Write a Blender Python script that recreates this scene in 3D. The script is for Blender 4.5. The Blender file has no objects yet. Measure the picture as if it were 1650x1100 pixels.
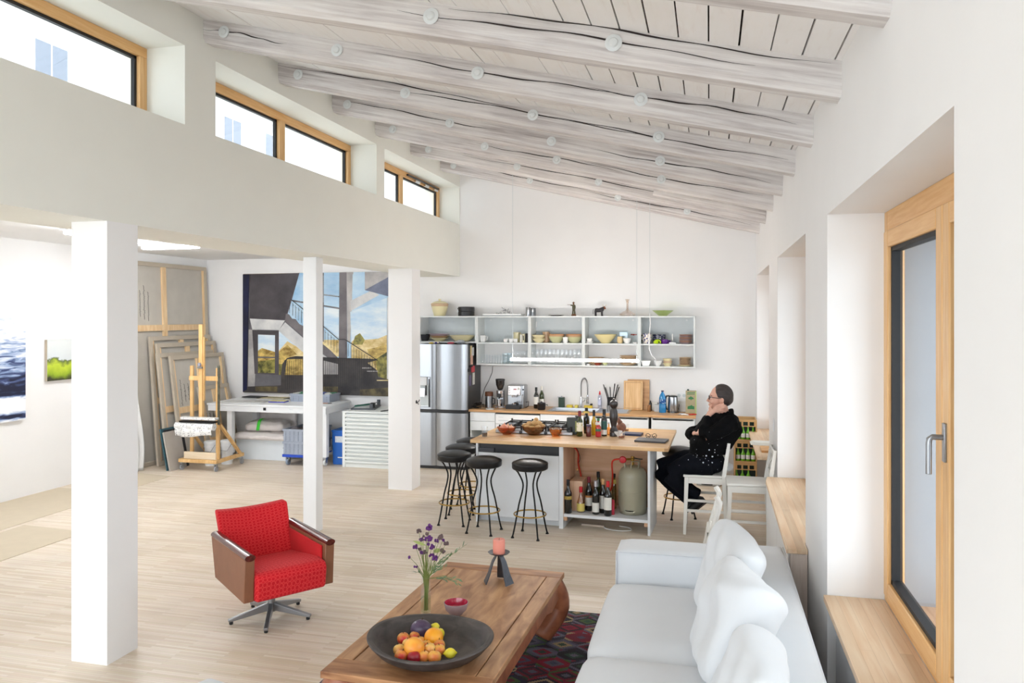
import bpy, math, random
from mathutils import Vector, Matrix
random.seed(7)
PI = math.pi
S = bpy.context.scene
COL = S.collection

# ------------------------------------------------------------ survey helpers
FOC, EYE, HOR = 1250.0, 2.2, 509.0          # focal length in px of a 1650 px frame, eye height, horizon row
YAW = math.atan(318/1250.0)
CY, SY = math.cos(YAW), math.sin(YAW)
def ray(u, v):
    a = (u-825)/FOC
    return (CY*a-SY, CY+SY*a, -(v-HOR)/FOC)
def onz(u, v, z):
    r = ray(u, v); d = (z-EYE)/r[2]; return Vector((r[0]*d, r[1]*d, z))
def ony(u, v, y):
    r = ray(u, v); d = y/r[1]; return Vector((r[0]*d, y, EYE+r[2]*d))
def onx(u, v, x):
    r = ray(u, v); d = x/r[0]; return Vector((x, r[1]*d, EYE+r[2]*d))
def xat(u, y): return ony(u, HOR, y).x

# ------------------------------------------------------------ materials
def lin(c):
    out = []
    for k in c:
        k = k/255.0
        out.append(k/12.92 if k <= .04045 else ((k+.055)/1.055)**2.4)
    return tuple(out)+(1.0,)
MATS = {}
def mat(name, col, rough=.6, metal=0.0, var=.06, scale=8.0, bump=0.0, bscale=60.0, coat=0.0, sheen=0.0, stretch=(1,1,1), sss=0.0, spec=.5):
    if name in MATS: return MATS[name]
    m = bpy.data.materials.new(name); m.use_nodes = True
    nt = m.node_tree; N = nt.nodes; L = nt.links
    b = N['Principled BSDF']
    b.inputs['Roughness'].default_value = rough; b.inputs['Metallic'].default_value = metal
    b.inputs['Coat Weight'].default_value = coat; b.inputs['Sheen Weight'].default_value = sheen
    b.inputs['Specular IOR Level'].default_value = spec
    if sss:
        b.inputs['Subsurface Weight'].default_value = sss; b.inputs['Subsurface Radius'].default_value = (.02,.008,.005); b.inputs['Subsurface Scale'].default_value = .6
    tc = N.new('ShaderNodeTexCoord'); mp = N.new('ShaderNodeMapping'); mp.inputs['Scale'].default_value = stretch
    L.new(tc.outputs['Object'], mp.inputs['Vector'])
    nz = N.new('ShaderNodeTexNoise'); nz.inputs['Scale'].default_value = scale; nz.inputs['Detail'].default_value = 4
    L.new(mp.outputs['Vector'], nz.inputs['Vector'])
    mx = N.new('ShaderNodeMix'); mx.data_type = 'RGBA'
    c = lin(col)
    mx.inputs['A'].default_value = tuple(max(0, x*(1-var*2.2)) for x in c[:3])+(1,)
    mx.inputs['B'].default_value = tuple(min(1, x*(1+var*1.6)) for x in c[:3])+(1,)
    L.new(nz.outputs['Fac'], mx.inputs['Factor']); L.new(mx.outputs['Result'], b.inputs['Base Color'])
    if bump:
        n2 = N.new('ShaderNodeTexNoise'); n2.inputs['Scale'].default_value = bscale; n2.inputs['Detail'].default_value = 3
        L.new(mp.outputs['Vector'], n2.inputs['Vector'])
        bp = N.new('ShaderNodeBump'); bp.inputs['Strength'].default_value = bump; bp.inputs['Distance'].default_value = .01
        L.new(n2.outputs['Fac'], bp.inputs['Height']); L.new(bp.outputs['Normal'], b.inputs['Normal'])
    MATS[name] = m
    return m
def wood(name, c1, c2, rough=.5, stretch=(1,12,12), scale=3.0, boards=None, coat=0.0, bump=.08):
    """streaky wood; stretch is small along the grain. boards=(axis_len, axis_width, lenAxis, widAxis) adds glued staves"""
    if name in MATS: return MATS[name]
    m = bpy.data.materials.new(name); m.use_nodes = True
    nt = m.node_tree; N = nt.nodes; L = nt.links; b = N['Principled BSDF']
    b.inputs['Roughness'].default_value = rough; b.inputs['Coat Weight'].default_value = coat
    tc = N.new('ShaderNodeTexCoord'); mp = N.new('ShaderNodeMapping'); mp.inputs['Scale'].default_value = stretch
    L.new(tc.outputs['Object'], mp.inputs['Vector'])
    nz = N.new('ShaderNodeTexNoise'); nz.inputs['Scale'].default_value = scale; nz.inputs['Detail'].default_value = 6; nz.inputs['Distortion'].default_value = .6
    L.new(mp.outputs['Vector'], nz.inputs['Vector'])
    rp = N.new('ShaderNodeValToRGB'); rp.color_ramp.elements[0].position = .3; rp.color_ramp.elements[1].position = .7
    rp.color_ramp.elements[0].color = lin(c1); rp.color_ramp.elements[1].color = lin(c2)
    L.new(nz.outputs['Fac'], rp.inputs['Fac'])
    src = rp.outputs['Color']
    if boards:
        bl, bw, rot = boards
        mp2 = N.new('ShaderNodeMapping'); mp2.inputs['Rotation'].default_value = rot
        L.new(tc.outputs['Object'], mp2.inputs['Vector'])
        br = N.new('ShaderNodeTexBrick'); br.inputs['Scale'].default_value = 1
        br.inputs['Brick Width'].default_value = bl; br.inputs['Row Height'].default_value = bw
        br.inputs['Mortar Size'].default_value = .0007; br.inputs['Mortar Smooth'].default_value = .3; br.inputs['Bias'].default_value = 0
        br.offset = .37; br.offset_frequency = 3
        br.inputs['Color1'].default_value = (.78,.76,.72,1); br.inputs['Color2'].default_value = (1.0,1.0,1.0,1); br.inputs['Mortar'].default_value = (.6,.55,.5,1)
        L.new(mp2.outputs['Vector'], br.inputs['Vector'])
        mm = N.new('ShaderNodeMix'); mm.data_type = 'RGBA'; mm.blend_type = 'MULTIPLY'; mm.inputs['Factor'].default_value = 1
        L.new(src, mm.inputs['A']); L.new(br.outputs['Color'], mm.inputs['B']); src = mm.outputs['Result']
    L.new(src, b.inputs['Base Color'])
    if bump:
        bp = N.new('ShaderNodeBump'); bp.inputs['Strength'].default_value = bump; bp.inputs['Distance'].default_value = .01
        L.new(nz.outputs['Fac'], bp.inputs['Height']); L.new(bp.outputs['Normal'], b.inputs['Normal'])
    MATS[name] = m
    return m
def clear(name, tint=(1,1,1), gloss=.06, edge=.55):
    """thin clear glass: see-through, with a sheen that grows at grazing angles"""
    if name in MATS: return MATS[name]
    m = bpy.data.materials.new(name); m.use_nodes = True
    nt = m.node_tree; N = nt.nodes; L = nt.links
    N.remove(N['Principled BSDF']); out = N['Material Output']
    tr = N.new('ShaderNodeBsdfTransparent'); tr.inputs['Color'].default_value = tuple(tint)+(1,)
    gl = N.new('ShaderNodeBsdfGlossy'); gl.inputs['Roughness'].default_value = .03; gl.inputs['Color'].default_value = (.95,.97,1,1)
    lw = N.new('ShaderNodeLayerWeight'); lw.inputs['Blend'].default_value = .25
    mr = N.new('ShaderNodeMapRange'); mr.inputs['To Min'].default_value = gloss; mr.inputs['To Max'].default_value = edge
    L.new(lw.outputs['Facing'], mr.inputs['Value'])
    mx = N.new('ShaderNodeMixShader')
    L.new(mr.outputs['Result'], mx.inputs['Fac']); L.new(tr.outputs['BSDF'], mx.inputs[1]); L.new(gl.outputs['BSDF'], mx.inputs[2])
    L.new(mx.outputs['Shader'], out.inputs['Surface'])
    MATS[name] = m
    return m
def glow(name, col, strength):
    if name in MATS: return MATS[name]
    m = bpy.data.materials.new(name); m.use_nodes = True
    b = m.node_tree.nodes['Principled BSDF']
    b.inputs['Emission Color'].default_value = lin(col); b.inputs['Emission Strength'].default_value = strength
    MATS[name] = m
    return m

# ------------------------------------------------------------ mesh builder
class MB:
    def __init__(s): s.v = []; s.f = []; s.m = []; s.mats = []
    def mi(s, m):
        if m not in s.mats: s.mats.append(m)
        return s.mats.index(m)
    def add(s, vs, fs, m):
        o = len(s.v); k = s.mi(m); s.v += [tuple(p) for p in vs]
        for f in fs: s.f.append(tuple(i+o for i in f)); s.m.append(k)
        return s
    def box(s, x0, y0, z0, x1, y1, z1, m):
        x0, x1 = min(x0,x1), max(x0,x1); y0, y1 = min(y0,y1), max(y0,y1); z0, z1 = min(z0,z1), max(z0,z1)
        vs = [(x0,y0,z0),(x1,y0,z0),(x1,y1,z0),(x0,y1,z0),(x0,y0,z1),(x1,y0,z1),(x1,y1,z1),(x0,y1,z1)]
        return s.add(vs, [(0,3,2,1),(4,5,6,7),(0,1,5,4),(1,2,6,5),(2,3,7,6),(3,0,4,7)], m)
    def bar(s, p0, p1, w, h, m, up=(0,0,1), w1=None, h1=None):
        p0, p1 = Vector(p0), Vector(p1); d = (p1-p0).normalized(); u = Vector(up)
        a = d.cross(u)
        if a.length < 1e-4: a = d.cross(Vector((1,0,0)))
        a.normalize(); b = a.cross(d).normalized()
        w1 = w if w1 is None else w1; h1 = h if h1 is None else h1
        vs = []
        for p, ww, hh in ((p0,w,h),(p1,w1,h1)):
            for i, j in ((-1,-1),(1,-1),(1,1),(-1,1)): vs.append(p+a*(i*ww/2)+b*(j*hh/2))
        return s.add(vs, [(0,1,2,3),(7,6,5,4),(0,4,5,1),(1,5,6,2),(2,6,7,3),(3,7,4,0)], m)
    def lathe(s, prof, m, c=(0,0,0), n=24, sx=1, sy=1):
        """prof: list of (r, z[, material from here up])"""
        rings = []; o = len(s.v)
        for p in prof:
            r, z = p[0], p[1]
            if r < 1e-6: rings.append([len(s.v)]); s.v.append((c[0],c[1],c[2]+z))
            else:
                rings.append(list(range(len(s.v), len(s.v)+n)))
                for i in range(n):
                    t = 2*PI*i/n; s.v.append((c[0]+sx*r*math.cos(t), c[1]+sy*r*math.sin(t), c[2]+z))
        cur = m
        for k in range(len(prof)-1):
            if len(prof[k]) > 2 and prof[k][2] is not None: cur = prof[k][2]
            a, b = rings[k], rings[k+1]; q = s.mi(cur)
            for i in range(n):
                j = (i+1) % n
                if len(a) == 1 and len(b) == 1: break
                if len(a) == 1: f = (a[0], b[j], b[i])
                elif len(b) == 1: f = (a[i], a[j], b[0])
                else: f = (a[i], a[j], b[j], b[i])
                s.f.append(f); s.m.append(q)
        return s
    def cyl(s, p0, p1, r0, m, r1=None, n=16): return s.tube([p0, p1], [r0, r0 if r1 is None else r1], m, n)
    def tube(s, pts, r, m, n=8, ey=1.0, up=None):
        pts = [Vector(p) for p in pts]
        rs = r if isinstance(r, (list, tuple)) else [r]*len(pts)
        ax = None; rings = []
        for i, p in enumerate(pts):
            d = (pts[min(i+1, len(pts)-1)]-pts[max(i-1, 0)])
            d = d.normalized() if d.length > 1e-9 else Vector((0,0,1))
            if ax is None:
                ax = d.cross(Vector(up) if up else (Vector((0,0,1)) if abs(d.z) < .9 else Vector((1,0,0)))).normalized()
            else:
                ax = (ax-d*ax.dot(d))
                ax = ax.normalized() if ax.length > 1e-6 else d.orthogonal().normalized()
            b = d.cross(ax).normalized()
            rg = []
            for k in range(n):
                t = 2*PI*k/n; rg.append(len(s.v)); s.v.append(tuple(p+ax*(rs[i]*math.cos(t))+b*(rs[i]*ey*math.sin(t))))
            rings.append(rg)
        q = s.mi(m)
        for a, b in zip(rings, rings[1:]):
            for k in range(n): s.f.append((a[k], a[(k+1)%n], b[(k+1)%n], b[k])); s.m.append(q)
        s.f.append(tuple(reversed(rings[0]))); s.m.append(q); s.f.append(tuple(rings[-1])); s.m.append(q)
        return s
    def ring(s, c, R, r, m, n=32, k=8, tilt=None):
        o = len(s.v); q = s.mi(m); c = Vector(c)
        for i in range(n):
            t = 2*PI*i/n
            for j in range(k):
                a = 2*PI*j/k
                p = Vector(((R+r*math.cos(a))*math.cos(t), (R+r*math.cos(a))*math.sin(t), r*math.sin(a)))
                if tilt: p = tilt @ p
                s.v.append(tuple(c+p))
        for i in range(n):
            for j in range(k):
                s.f.append((o+i*k+j, o+((i+1)%n)*k+j, o+((i+1)%n)*k+(j+1)%k, o+i*k+(j+1)%k)); s.m.append(q)
        return s
    def ball(s, c, r, m, n=14, rot=None):
        r = (r,r,r) if not isinstance(r, (tuple, list)) else r
        c = Vector(c); o = len(s.v); h = n//2; q = s.mi(m)
        def T(p):
            p = Vector(p)
            return tuple(c+(rot @ p if rot else p))
        s.v.append(T((0,0,-r[2])))
        for i in range(1, h):
            a = -PI/2+PI*i/h
            for j in range(n):
                t = 2*PI*j/n; s.v.append(T((r[0]*math.cos(a)*math.cos(t), r[1]*math.cos(a)*math.sin(t), r[2]*math.sin(a))))
        s.v.append(T((0,0,r[2]))); top = len(s.v)-1
        for j in range(n):
            s.f.append((o, o+1+(j+1)%n, o+1+j)); s.m.append(q)
            s.f.append((top, top-n+j, top-n+(j+1)%n)); s.m.append(q)
        for i in range(h-2):
            for j in range(n):
                a = o+1+i*n; s.f.append((a+j, a+(j+1)%n, a+n+(j+1)%n, a+n+j)); s.m.append(q)
        return s
    def prism(s, pts, axis, a0, a1, m):
        """pts in the plane across axis ('x': (y,z), 'y': (x,z), 'z': (x,y))"""
        def P(p, a): return (a,p[0],p[1]) if axis == 'x' else ((p[0],a,p[1]) if axis == 'y' else (p[0],p[1],a))
        n = len(pts); vs = [P(p,a0) for p in pts]+[P(p,a1) for p in pts]
        fs = [tuple(range(n)), tuple(reversed(range(n,2*n)))]+[(i, i+n, (i+1)%n+n, (i+1)%n) for i in range(n)]
        return s.add(vs, fs, m)
    def grid(s, fn, nu, nv, m, wrap=False):
        o = len(s.v); q = s.mi(m)
        for i in range(nu+1):
            for j in range(nv+1): s.v.append(tuple(fn(i/nu, j/nv)))
        for i in range(nu):
            for j in range(nv):
                a = o+i*(nv+1)+j; s.f.append((a, a+nv+1, a+nv+2, a+1)); s.m.append(q)
        return s
    def xf(s, M):
        s.v = [tuple(M @ Vector(p)) for p in s.v]; return s
    def merge(s, o):
        for f, k in zip(o.f, o.m):
            s.f.append(tuple(i+len(s.v) for i in f)); s.m.append(s.mi(o.mats[k]))
        s.v += o.v; return s
    def obj(s, name, parent=None, bev=0, seg=2, sharp=35, sub=0, remesh=0, smooth=0, solid=0):
        me = bpy.data.meshes.new(name); me.from_pydata(s.v, [], s.f); me.validate()
        import bmesh
        bm = bmesh.new(); bm.from_mesh(me); bmesh.ops.recalc_face_normals(bm, faces=bm.faces); bm.to_mesh(me); bm.free()
        for m in s.mats: me.materials.append(m)
        if len(me.polygons) == len(s.m): me.polygons.foreach_set('material_index', s.m)
        me.polygons.foreach_set('use_smooth', [True]*len(me.polygons))
        if not remesh and not sub: me.set_sharp_from_angle(angle=math.radians(sharp))
        o = bpy.data.objects.new(name, me); COL.objects.link(o)
        if solid:
            k = o.modifiers.new('thickness', 'SOLIDIFY'); k.thickness = solid; k.offset = 0
        if bev:
            k = o.modifiers.new('bevel', 'BEVEL'); k.width = bev; k.segments = seg; k.limit_method = 'ANGLE'; k.angle_limit = math.radians(40)
            k.harden_normals = False
        if sub:
            k = o.modifiers.new('subdivision', 'SUBSURF'); k.levels = sub; k.render_levels = sub
        if remesh:
            k = o.modifiers.new('remesh', 'REMESH'); k.mode = 'VOXEL'; k.voxel_size = remesh; k.use_smooth_shade = True
        if smooth:
            k = o.modifiers.new('smooth', 'SMOOTH'); k.factor = .5; k.iterations = smooth
        if parent: o.parent = parent
        return o

# ------------------------------------------------------------ things
def tag(o, label, cat, group=None, kind=None):
    o['label'] = label
    if cat: o['category'] = cat
    if group: o['group'] = group
    if kind: o['kind'] = kind
    return o
def thing(name, label, cat, loc=(0,0,0), rotz=0, group=None):
    o = bpy.data.objects.new(name, None); o.empty_display_size = .1; COL.objects.link(o)
    o.location = loc; o.rotation_euler = (0,0,rotz)
    return tag(o, label, cat, group)
def solo(name, mb, label, cat, loc=(0,0,0), rotz=0, group=None, **k):
    o = mb.obj(name, **k); o.location = loc; o.rotation_euler = (0,0,rotz)
    return tag(o, label, cat, group)
def structure(name, mb, label, cat=None, parent=None, **k):
    o = mb.obj(name, parent, **k)
    if not parent: tag(o, label, cat or name.split('_')[0], None, 'structure')
    return o
def dup(root, loc=None, rotz=None, label=None, group=None):
    r = root.copy(); COL.objects.link(r)
    if loc is not None: r.location = loc
    if rotz is not None: r.rotation_euler = (0,0,rotz)
    if label: r['label'] = label
    if group: r['group'] = group
    for ch in list(root.children):
        c = ch.copy(); COL.objects.link(c); c.parent = r
        for g in list(ch.children):
            d = g.copy(); COL.objects.link(d); d.parent = c
    return r

# ------------------------------------------------------------ shared materials
WALL = mat('white_plaster', (243,242,241), .85, var=.012, scale=3, bump=.03, bscale=90)
WALL2 = mat('white_plaster_warm', (240,240,232), .85, var=.012, scale=3, bump=.03, bscale=90)
CEILW = mat('white_ceiling_paint', (246,246,246), .85, var=.01)
PINE = wood('larch_frame', (222,170,108), (238,196,140), .45, stretch=(14,14,.8), scale=4, coat=.1, bump=.03)
PINEH = wood('larch_frame_rail', (226,170,104), (240,194,134), .45, stretch=(14,.8,14), scale=4, coat=.1, bump=.03)
SILL = wood('beech_sill', (232,196,158), (246,222,192), .5, stretch=(9,.6,9), scale=3, boards=(1.6,.055,(0,0,PI/2)), bump=.03)
GASKET = mat('black_gasket', (28,28,30), .6)
PANE = clear('window_glass', (.95,.965,.97), .03, .16)
GLASS = clear('drinking_glass', (.985,.99,.992), .05, .24)
WHITE = mat('white_lacquer', (240,241,242), .4, var=.01)
PALEGREY = mat('pale_grey_board', (206,214,216), .5, var=.02)
STEEL = mat('brushed_steel', (164,167,171), .28, 1, var=.05, scale=6, stretch=(40,40,.6))
DARKSTEEL = mat('dark_steel', (70,70,72), .35, .9)
CHROME = mat('chrome', (215,215,218), .12, 1, var=.01)
BLACK = mat('black_plastic', (24,24,26), .4)
BLACKMETAL = mat('black_iron', (30,28,28), .45, .6)
BRASS = mat('brass', (178,142,72), .3, 1, var=.1)
CREAM = mat('cream_glaze', (236,224,180), .3, var=.03, coat=.3)
YELLOWG = mat('yellow_glaze', (232,222,178), .3, var=.04, coat=.3)
TANG = mat('tan_glaze', (206,170,134), .35, var=.06, coat=.2)
PORC = mat('white_porcelain', (242,242,240), .25, var=.01, coat=.3)
LABELW = mat('white_label', (232,230,222), .7)
LABELY = mat('yellow_label', (226,204,112), .7)
LABELR = mat('red_label', (190,30,36), .6)
LABELG = mat('green_label', (62,120,92), .6)
BOTTLE = mat('dark_bottle_glass', (20,20,18), .08, var=.02, coat=.6)
BOTTLEG = mat('green_bottle_glass', (52,62,24), .08, var=.05, coat=.6)
RED = mat('red_capsule', (200,30,40), .35)
WINE = mat('burgundy_capsule', (120,26,44), .4)

# ------------------------------------------------------------ the room
XL, XR, YB = -8.1, .62, 11.25       # studio left wall, right wall face, back wall
XW = -3.68                           # face of the clerestory wall
ZB0, ZLED, ZOP = 2.8, 3.585, 4.16    # bottom of the wall over the columns, ledge, top of the clerestory openings
ZC_L, ZC_R = 4.43, 3.43              # ceiling boards at the clerestory wall and at the right wall
SLOPE = (ZC_R-ZC_L)/(XR-XW)
def zc(x): return ZC_L+SLOPE*(x-XW)
YN = -2.6                            # room carried on behind the camera

# floor: mosaic strips
def floor_mat():
    m = bpy.data.materials.new('strip_parquet'); m.use_nodes = True
    nt = m.node_tree; N = nt.nodes; L = nt.links; b = N['Principled BSDF']
    tc = N.new('ShaderNodeTexCoord')
    def brick(w, h, c1, c2, off):
        br = N.new('ShaderNodeTexBrick'); br.inputs['Scale'].default_value = 1; br.inputs['Brick Width'].default_value = w; br.inputs['Row Height'].default_value = h
        br.inputs['Mortar Size'].default_value = .0006; br.inputs['Mortar Smooth'].default_value = .5; br.inputs['Bias'].default_value = -.1
        br.offset = off; br.offset_frequency = 2
        br.inputs['Color1'].default_value = lin(c1); br.inputs['Color2'].default_value = lin(c2); br.inputs['Mortar'].default_value = lin((176,158,136))
        L.new(tc.outputs['Object'], br.inputs['Vector']); return br
    b1 = brick(.56, .022, (236,223,206), (217,198,173), .43)
    nz = N.new('ShaderNodeTexNoise'); nz.inputs['Scale'].default_value = 1.1; nz.inputs['Detail'].default_value = 3
    L.new(tc.outputs['Object'], nz.inputs['Vector'])
    mx = N.new('ShaderNodeMix'); mx.data_type = 'RGBA'; mx.blend_type = 'MULTIPLY'; mx.inputs['Factor'].default_value = 1
    rp = N.new('ShaderNodeValToRGB'); rp.color_ramp.elements[0].color = (.86,.85,.83,1); rp.color_ramp.elements[1].color = (1,1,1,1); rp.color_ramp.elements[0].position = .3; rp.color_ramp.elements[1].position = .6
    L.new(nz.outputs['Fac'], rp.inputs['Fac'])
    mp = N.new('ShaderNodeMapping'); mp.inputs['Scale'].default_value = (2, 60, 1); L.new(tc.outputs['Object'], mp.inputs['Vector'])
    n3 = N.new('ShaderNodeTexNoise'); n3.inputs['Scale'].default_value = 2; n3.inputs['Detail'].default_value = 4; L.new(mp.outputs['Vector'], n3.inputs['Vector'])
    m3 = N.new('ShaderNodeMix'); m3.data_type = 'RGBA'; m3.blend_type = 'SOFT_LIGHT'; m3.inputs['Factor'].default_value = .3
    L.new(b1.outputs['Color'], m3.inputs['A']); L.new(n3.outputs['Color'], m3.inputs['B'])
    L.new(m3.outputs['Result'], mx.inputs['A']); L.new(rp.outputs['Color'], mx.inputs['B'])
    L.new(mx.outputs['Result'], b.inputs['Base Color']); b.inputs['Roughness'].default_value = .42
    return m
FLOOR = floor_mat()
structure('floor', MB().box(XL-.3, YN, -.12, XR+.3, YB+.3, 0, FLOOR), 'pale strip parquet floor of the studio')
structure('wall_back', MB().box(XL-.3, YB, 0, XR+.3, YB+.3, 4.7, WALL), 'white plastered back wall behind the kitchen')
structure('wall_left', MB().box(XL-.3, 5.2, 0, XL, YB, 3.3, WALL), 'white studio wall on the far left with canvases leaning on it')

# clerestory wall: solid strip above the columns, piers, strip above the openings
TH = .62
OPEN = [(YN+.3, 4.86), (5.22, 8.2), (8.42, YB-.02)]
w = MB()
w.box(XW-TH, YN, ZB0, XW, YB, ZLED, WALL2)
ys = [YN]+[y for o in OPEN for y in o]+[YB]
for a, b in zip(ys[0::2], ys[1::2]): w.box(XW-TH, a, ZLED, XW, b, ZOP, WALL2)
w.box(XW-TH, YN, ZOP, XW, YB, ZC_L+.2, WALL2)
structure('wall_clerestory', w, 'white wall carried on columns with a band of high windows')
structure('ceiling_studio', MB().box(XL-.3, YN, 3.13, XW-TH, YB, 3.35, CEILW), 'low white ceiling over the painting studio', 'ceiling')
# flat strip of ceiling just behind the beam wall is the wall underside itself

# clerestory windows
def clerestory(name, y0, y1, mull, label, opener=False):
    t = thing(name, label, 'window', (XW-.32, y0, ZLED)); t['kind'] = 'structure'
    L = y1-y0; Hh = ZOP-.07-0; h = ZOP-ZLED
    f = MB(); fw = .075
    f.box(-.07,0,h-fw,0,L,h,PINEH); f.box(-.07,0,0,0,L,.05,PINEH)
    for y in [0, L-fw]: f.box(-.07,y,.05,0,y+fw,h-fw,PINE)
    for y in mull: f.box(-.07,y-y0-.05,.05,.002,y-y0+.05,h-fw,PINE)
    f.obj('window_frame', t, bev=.004)
    edges = [fw]+[q for y in mull for q in (y-y0-.05, y-y0+.05)]+[L-fw]
    for a, b in zip(edges[0::2], edges[1::2]):
        g = MB(); e = .022
        g.box(-.06,a,.05,-.03,b,.05+e,GASKET); g.box(-.06,a,h-fw-e,-.03,b,h-fw,GASKET); g.box(-.06,a,.05,-.03,a+e,h-fw,GASKET); g.box(-.06,b-e,.05,-.03,b,h-fw,GASKET)
        g.obj('gasket', t)
        MB().box(-.05,a+e,.05+e,-.044,b-e,h-fw-e,PANE).obj('pane', t)
    if opener:
        o = MB(); yy = L-1.35
        o.box(.005,yy,h-.05,.03,L-.1,h-.028,DARKSTEEL)
        for q in (yy+.25, yy+.62, yy+1.0): o.cyl((.03,q,h-.08),(.03,q+.16,h-.08),.018,CHROME)
        o.obj('window_opener', t)
    return t
clerestory('window_1', OPEN[0][0], OPEN[0][1], [1.6], 'high clerestory window nearest the camera at the upper left')
clerestory('window_2', OPEN[1][0], OPEN[1][1], [6.72], 'middle clerestory window of two panes above the slim post')
clerestory('window_3', OPEN[2][0], OPEN[2][1], [9.72], 'farthest clerestory window with a metal opener at its top', True)

# columns
cb = MB().box(-3.945, 4.105, 0, -3.675, 4.375, ZB0, WALL)
structure('column', cb, 'thick white square column nearest the camera left of the red armchair', 'column')
structure('column', MB().box(-3.96, 9.18, 0, -3.64, 9.47, ZB0, WALL), 'white square column between the flat file cabinet and the fridge', 'column')
structure('column', MB().box(-4.01, 7.13, 0, -3.86, 7.27, ZB0, WHITE), 'slim white post in front of the large staircase painting', 'column', bev=.006)
hk = MB()
hk.lathe([(0,0),(.022,0),(.022,.006),(0,.006)], DARKSTEEL).xf(Matrix.Rotation(PI/2,4,'Y'))
hk.tube([(0,0,0),(.03,0,.0),(.045,0,.03)], .006, DARKSTEEL); hk.tube([(0,0,0),(.035,0,-.03)], .006, DARKSTEEL)
hk.tube([(0,0,.0),(.02,-.04,.02)], .005, DARKSTEEL)
solo('coat_hook', hk, 'small dark metal hook on the side of the far white column', 'hook', (-3.64, 9.33, 1.1))

# right wall with three deep niches
NICHE = [(2.25, 4.5), (5.48, 7.67), (8.72, 10.92)]
ZS, ZN, TW = .69, 2.75, .5
w = MB()
w.box(XR, YN, 0, XR+TW, NICHE[0][0], 4.3, WALL)
for a, b in ((NICHE[0][1], NICHE[1][0]), (NICHE[1][1], NICHE[2][0]), (NICHE[2][1], YB)): w.box(XR, a, 0, XR+TW, b, 4.3, WALL)
for a, b in NICHE:
    w.box(XR, a, ZN, XR+TW, b, 4.3, WALL); w.box(XR+.22, a, 0, XR+TW, b, ZS-.04, WALL)
structure('wall_right', w, 'white right wall with three deep window niches')

XF = XR+.285          # inner face of the window frames
def casement(name, a, b, label):
    t = thing(name, label, 'window', (XF, a, ZS)); t['kind'] = 'structure'
    L = b-a; h = ZN-ZS; fw = .065
    f = MB()
    f.box(0,0,0,.085,fw,h,PINE); f.box(0,L-fw,0,.085,L,h,PINE)
    f.box(0,fw,h-fw-.04,.085,L-fw,h,PINEH); f.box(0,fw,0,.085,L-fw,.06,PINEH)
    f.obj('window_frame', t, bev=.004)
    mid = L/2
    for k, (y0, y1) in enumerate(((fw+.004, mid-.006), (mid+.006, L-fw-.004))):
        sfr = MB(); sw = .085; z0, z1 = .05, h-fw-.045
        sfr.box(-.018,y0,z0,.06,y0+sw,z1,PINE); sfr.box(-.018,y1-sw,z0,.06,y1,z1,PINE)
        sfr.box(-.018,y0+sw,z0,.06,y1-sw,z0+sw,PINEH); sfr.box(-.018,y0+sw,z1-sw,.06,y1-sw,z1,PINEH)
        so = sfr.obj('sash', t, bev=.006)
        g = MB(); e = .022; p0, p1, q0, q1 = y0+sw, y1-sw, z0+sw, z1-sw
        g.box(.0,p0,q0,.05,p0+e,q1,GASKET); g.box(.0,p1-e,q0,.05,p1,q1,GASKET); g.box(.0,p0,q0,.05,p1,q0+e,GASKET); g.box(.0,p0,q1-e,.05,p1,q1,GASKET)
        g.obj('gasket', so)
        MB().box(.02,p0+e,q0+e,.026,p1-e,q1-e,PANE).obj('pane', so)
    hd = MB(); hz_ = 1.72-ZS-.01+.0
    hy = mid-.05
    hz_ = 1.02
    hd.box(-.028,hy-.016,hz_-.075,-.018,hy+.016,hz_+.075,STEEL)
    hd.tube([(-.018,hy,hz_+.02),(-.066,hy,hz_+.02),(-.076,hy,hz_+.012),(-.078,hy,hz_-.005),(-.078,hy,hz_-.125)], .011, STEEL, 14, up=(0,1,0))
    hd.obj('window_handle', t, bev=.002)
    return t
casement('window_4', *NICHE[0], 'tall timber window with a steel handle nearest the camera on the right')
casement('window_5', *NICHE[1], 'tall timber window hidden in the middle niche of the right wall')
casement('window_6', *NICHE[2], 'tall timber window hidden in the farthest niche of the right wall')
# outer reveals of the windows, rendered grey, with timber boards laid outside
OUTR = mat('grey_outer_render', (146,151,158), .9, var=.03)
DECK = wood('outer_boards', (176,140,112), (206,172,144), .7, stretch=(9,.7,9), scale=3, boards=(1.8,.09,(0,0,PI/2)))
ou = MB(); od = MB()
for a, b in NICHE:
    x0, x1 = XF+.09, XR+TW+.32
    ou.box(x0, b-.03, ZS-.3, x1, b-.001, ZN, OUTR).box(x0, a+.001, ZS-.3, x1, a+.03, ZN, OUTR).box(x0, a+.03, ZN-.03, x1, b-.03, ZN-.001, OUTR)
    od.box(x0, a+.03, ZS-.05, x1+.1, b-.03, ZS-.01, DECK)
structure('trim_3', ou, 'grey rendered outer window reveals', 'trim')
structure('trim_4', od, 'timber boards laid outside the right windows', 'trim')
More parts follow.
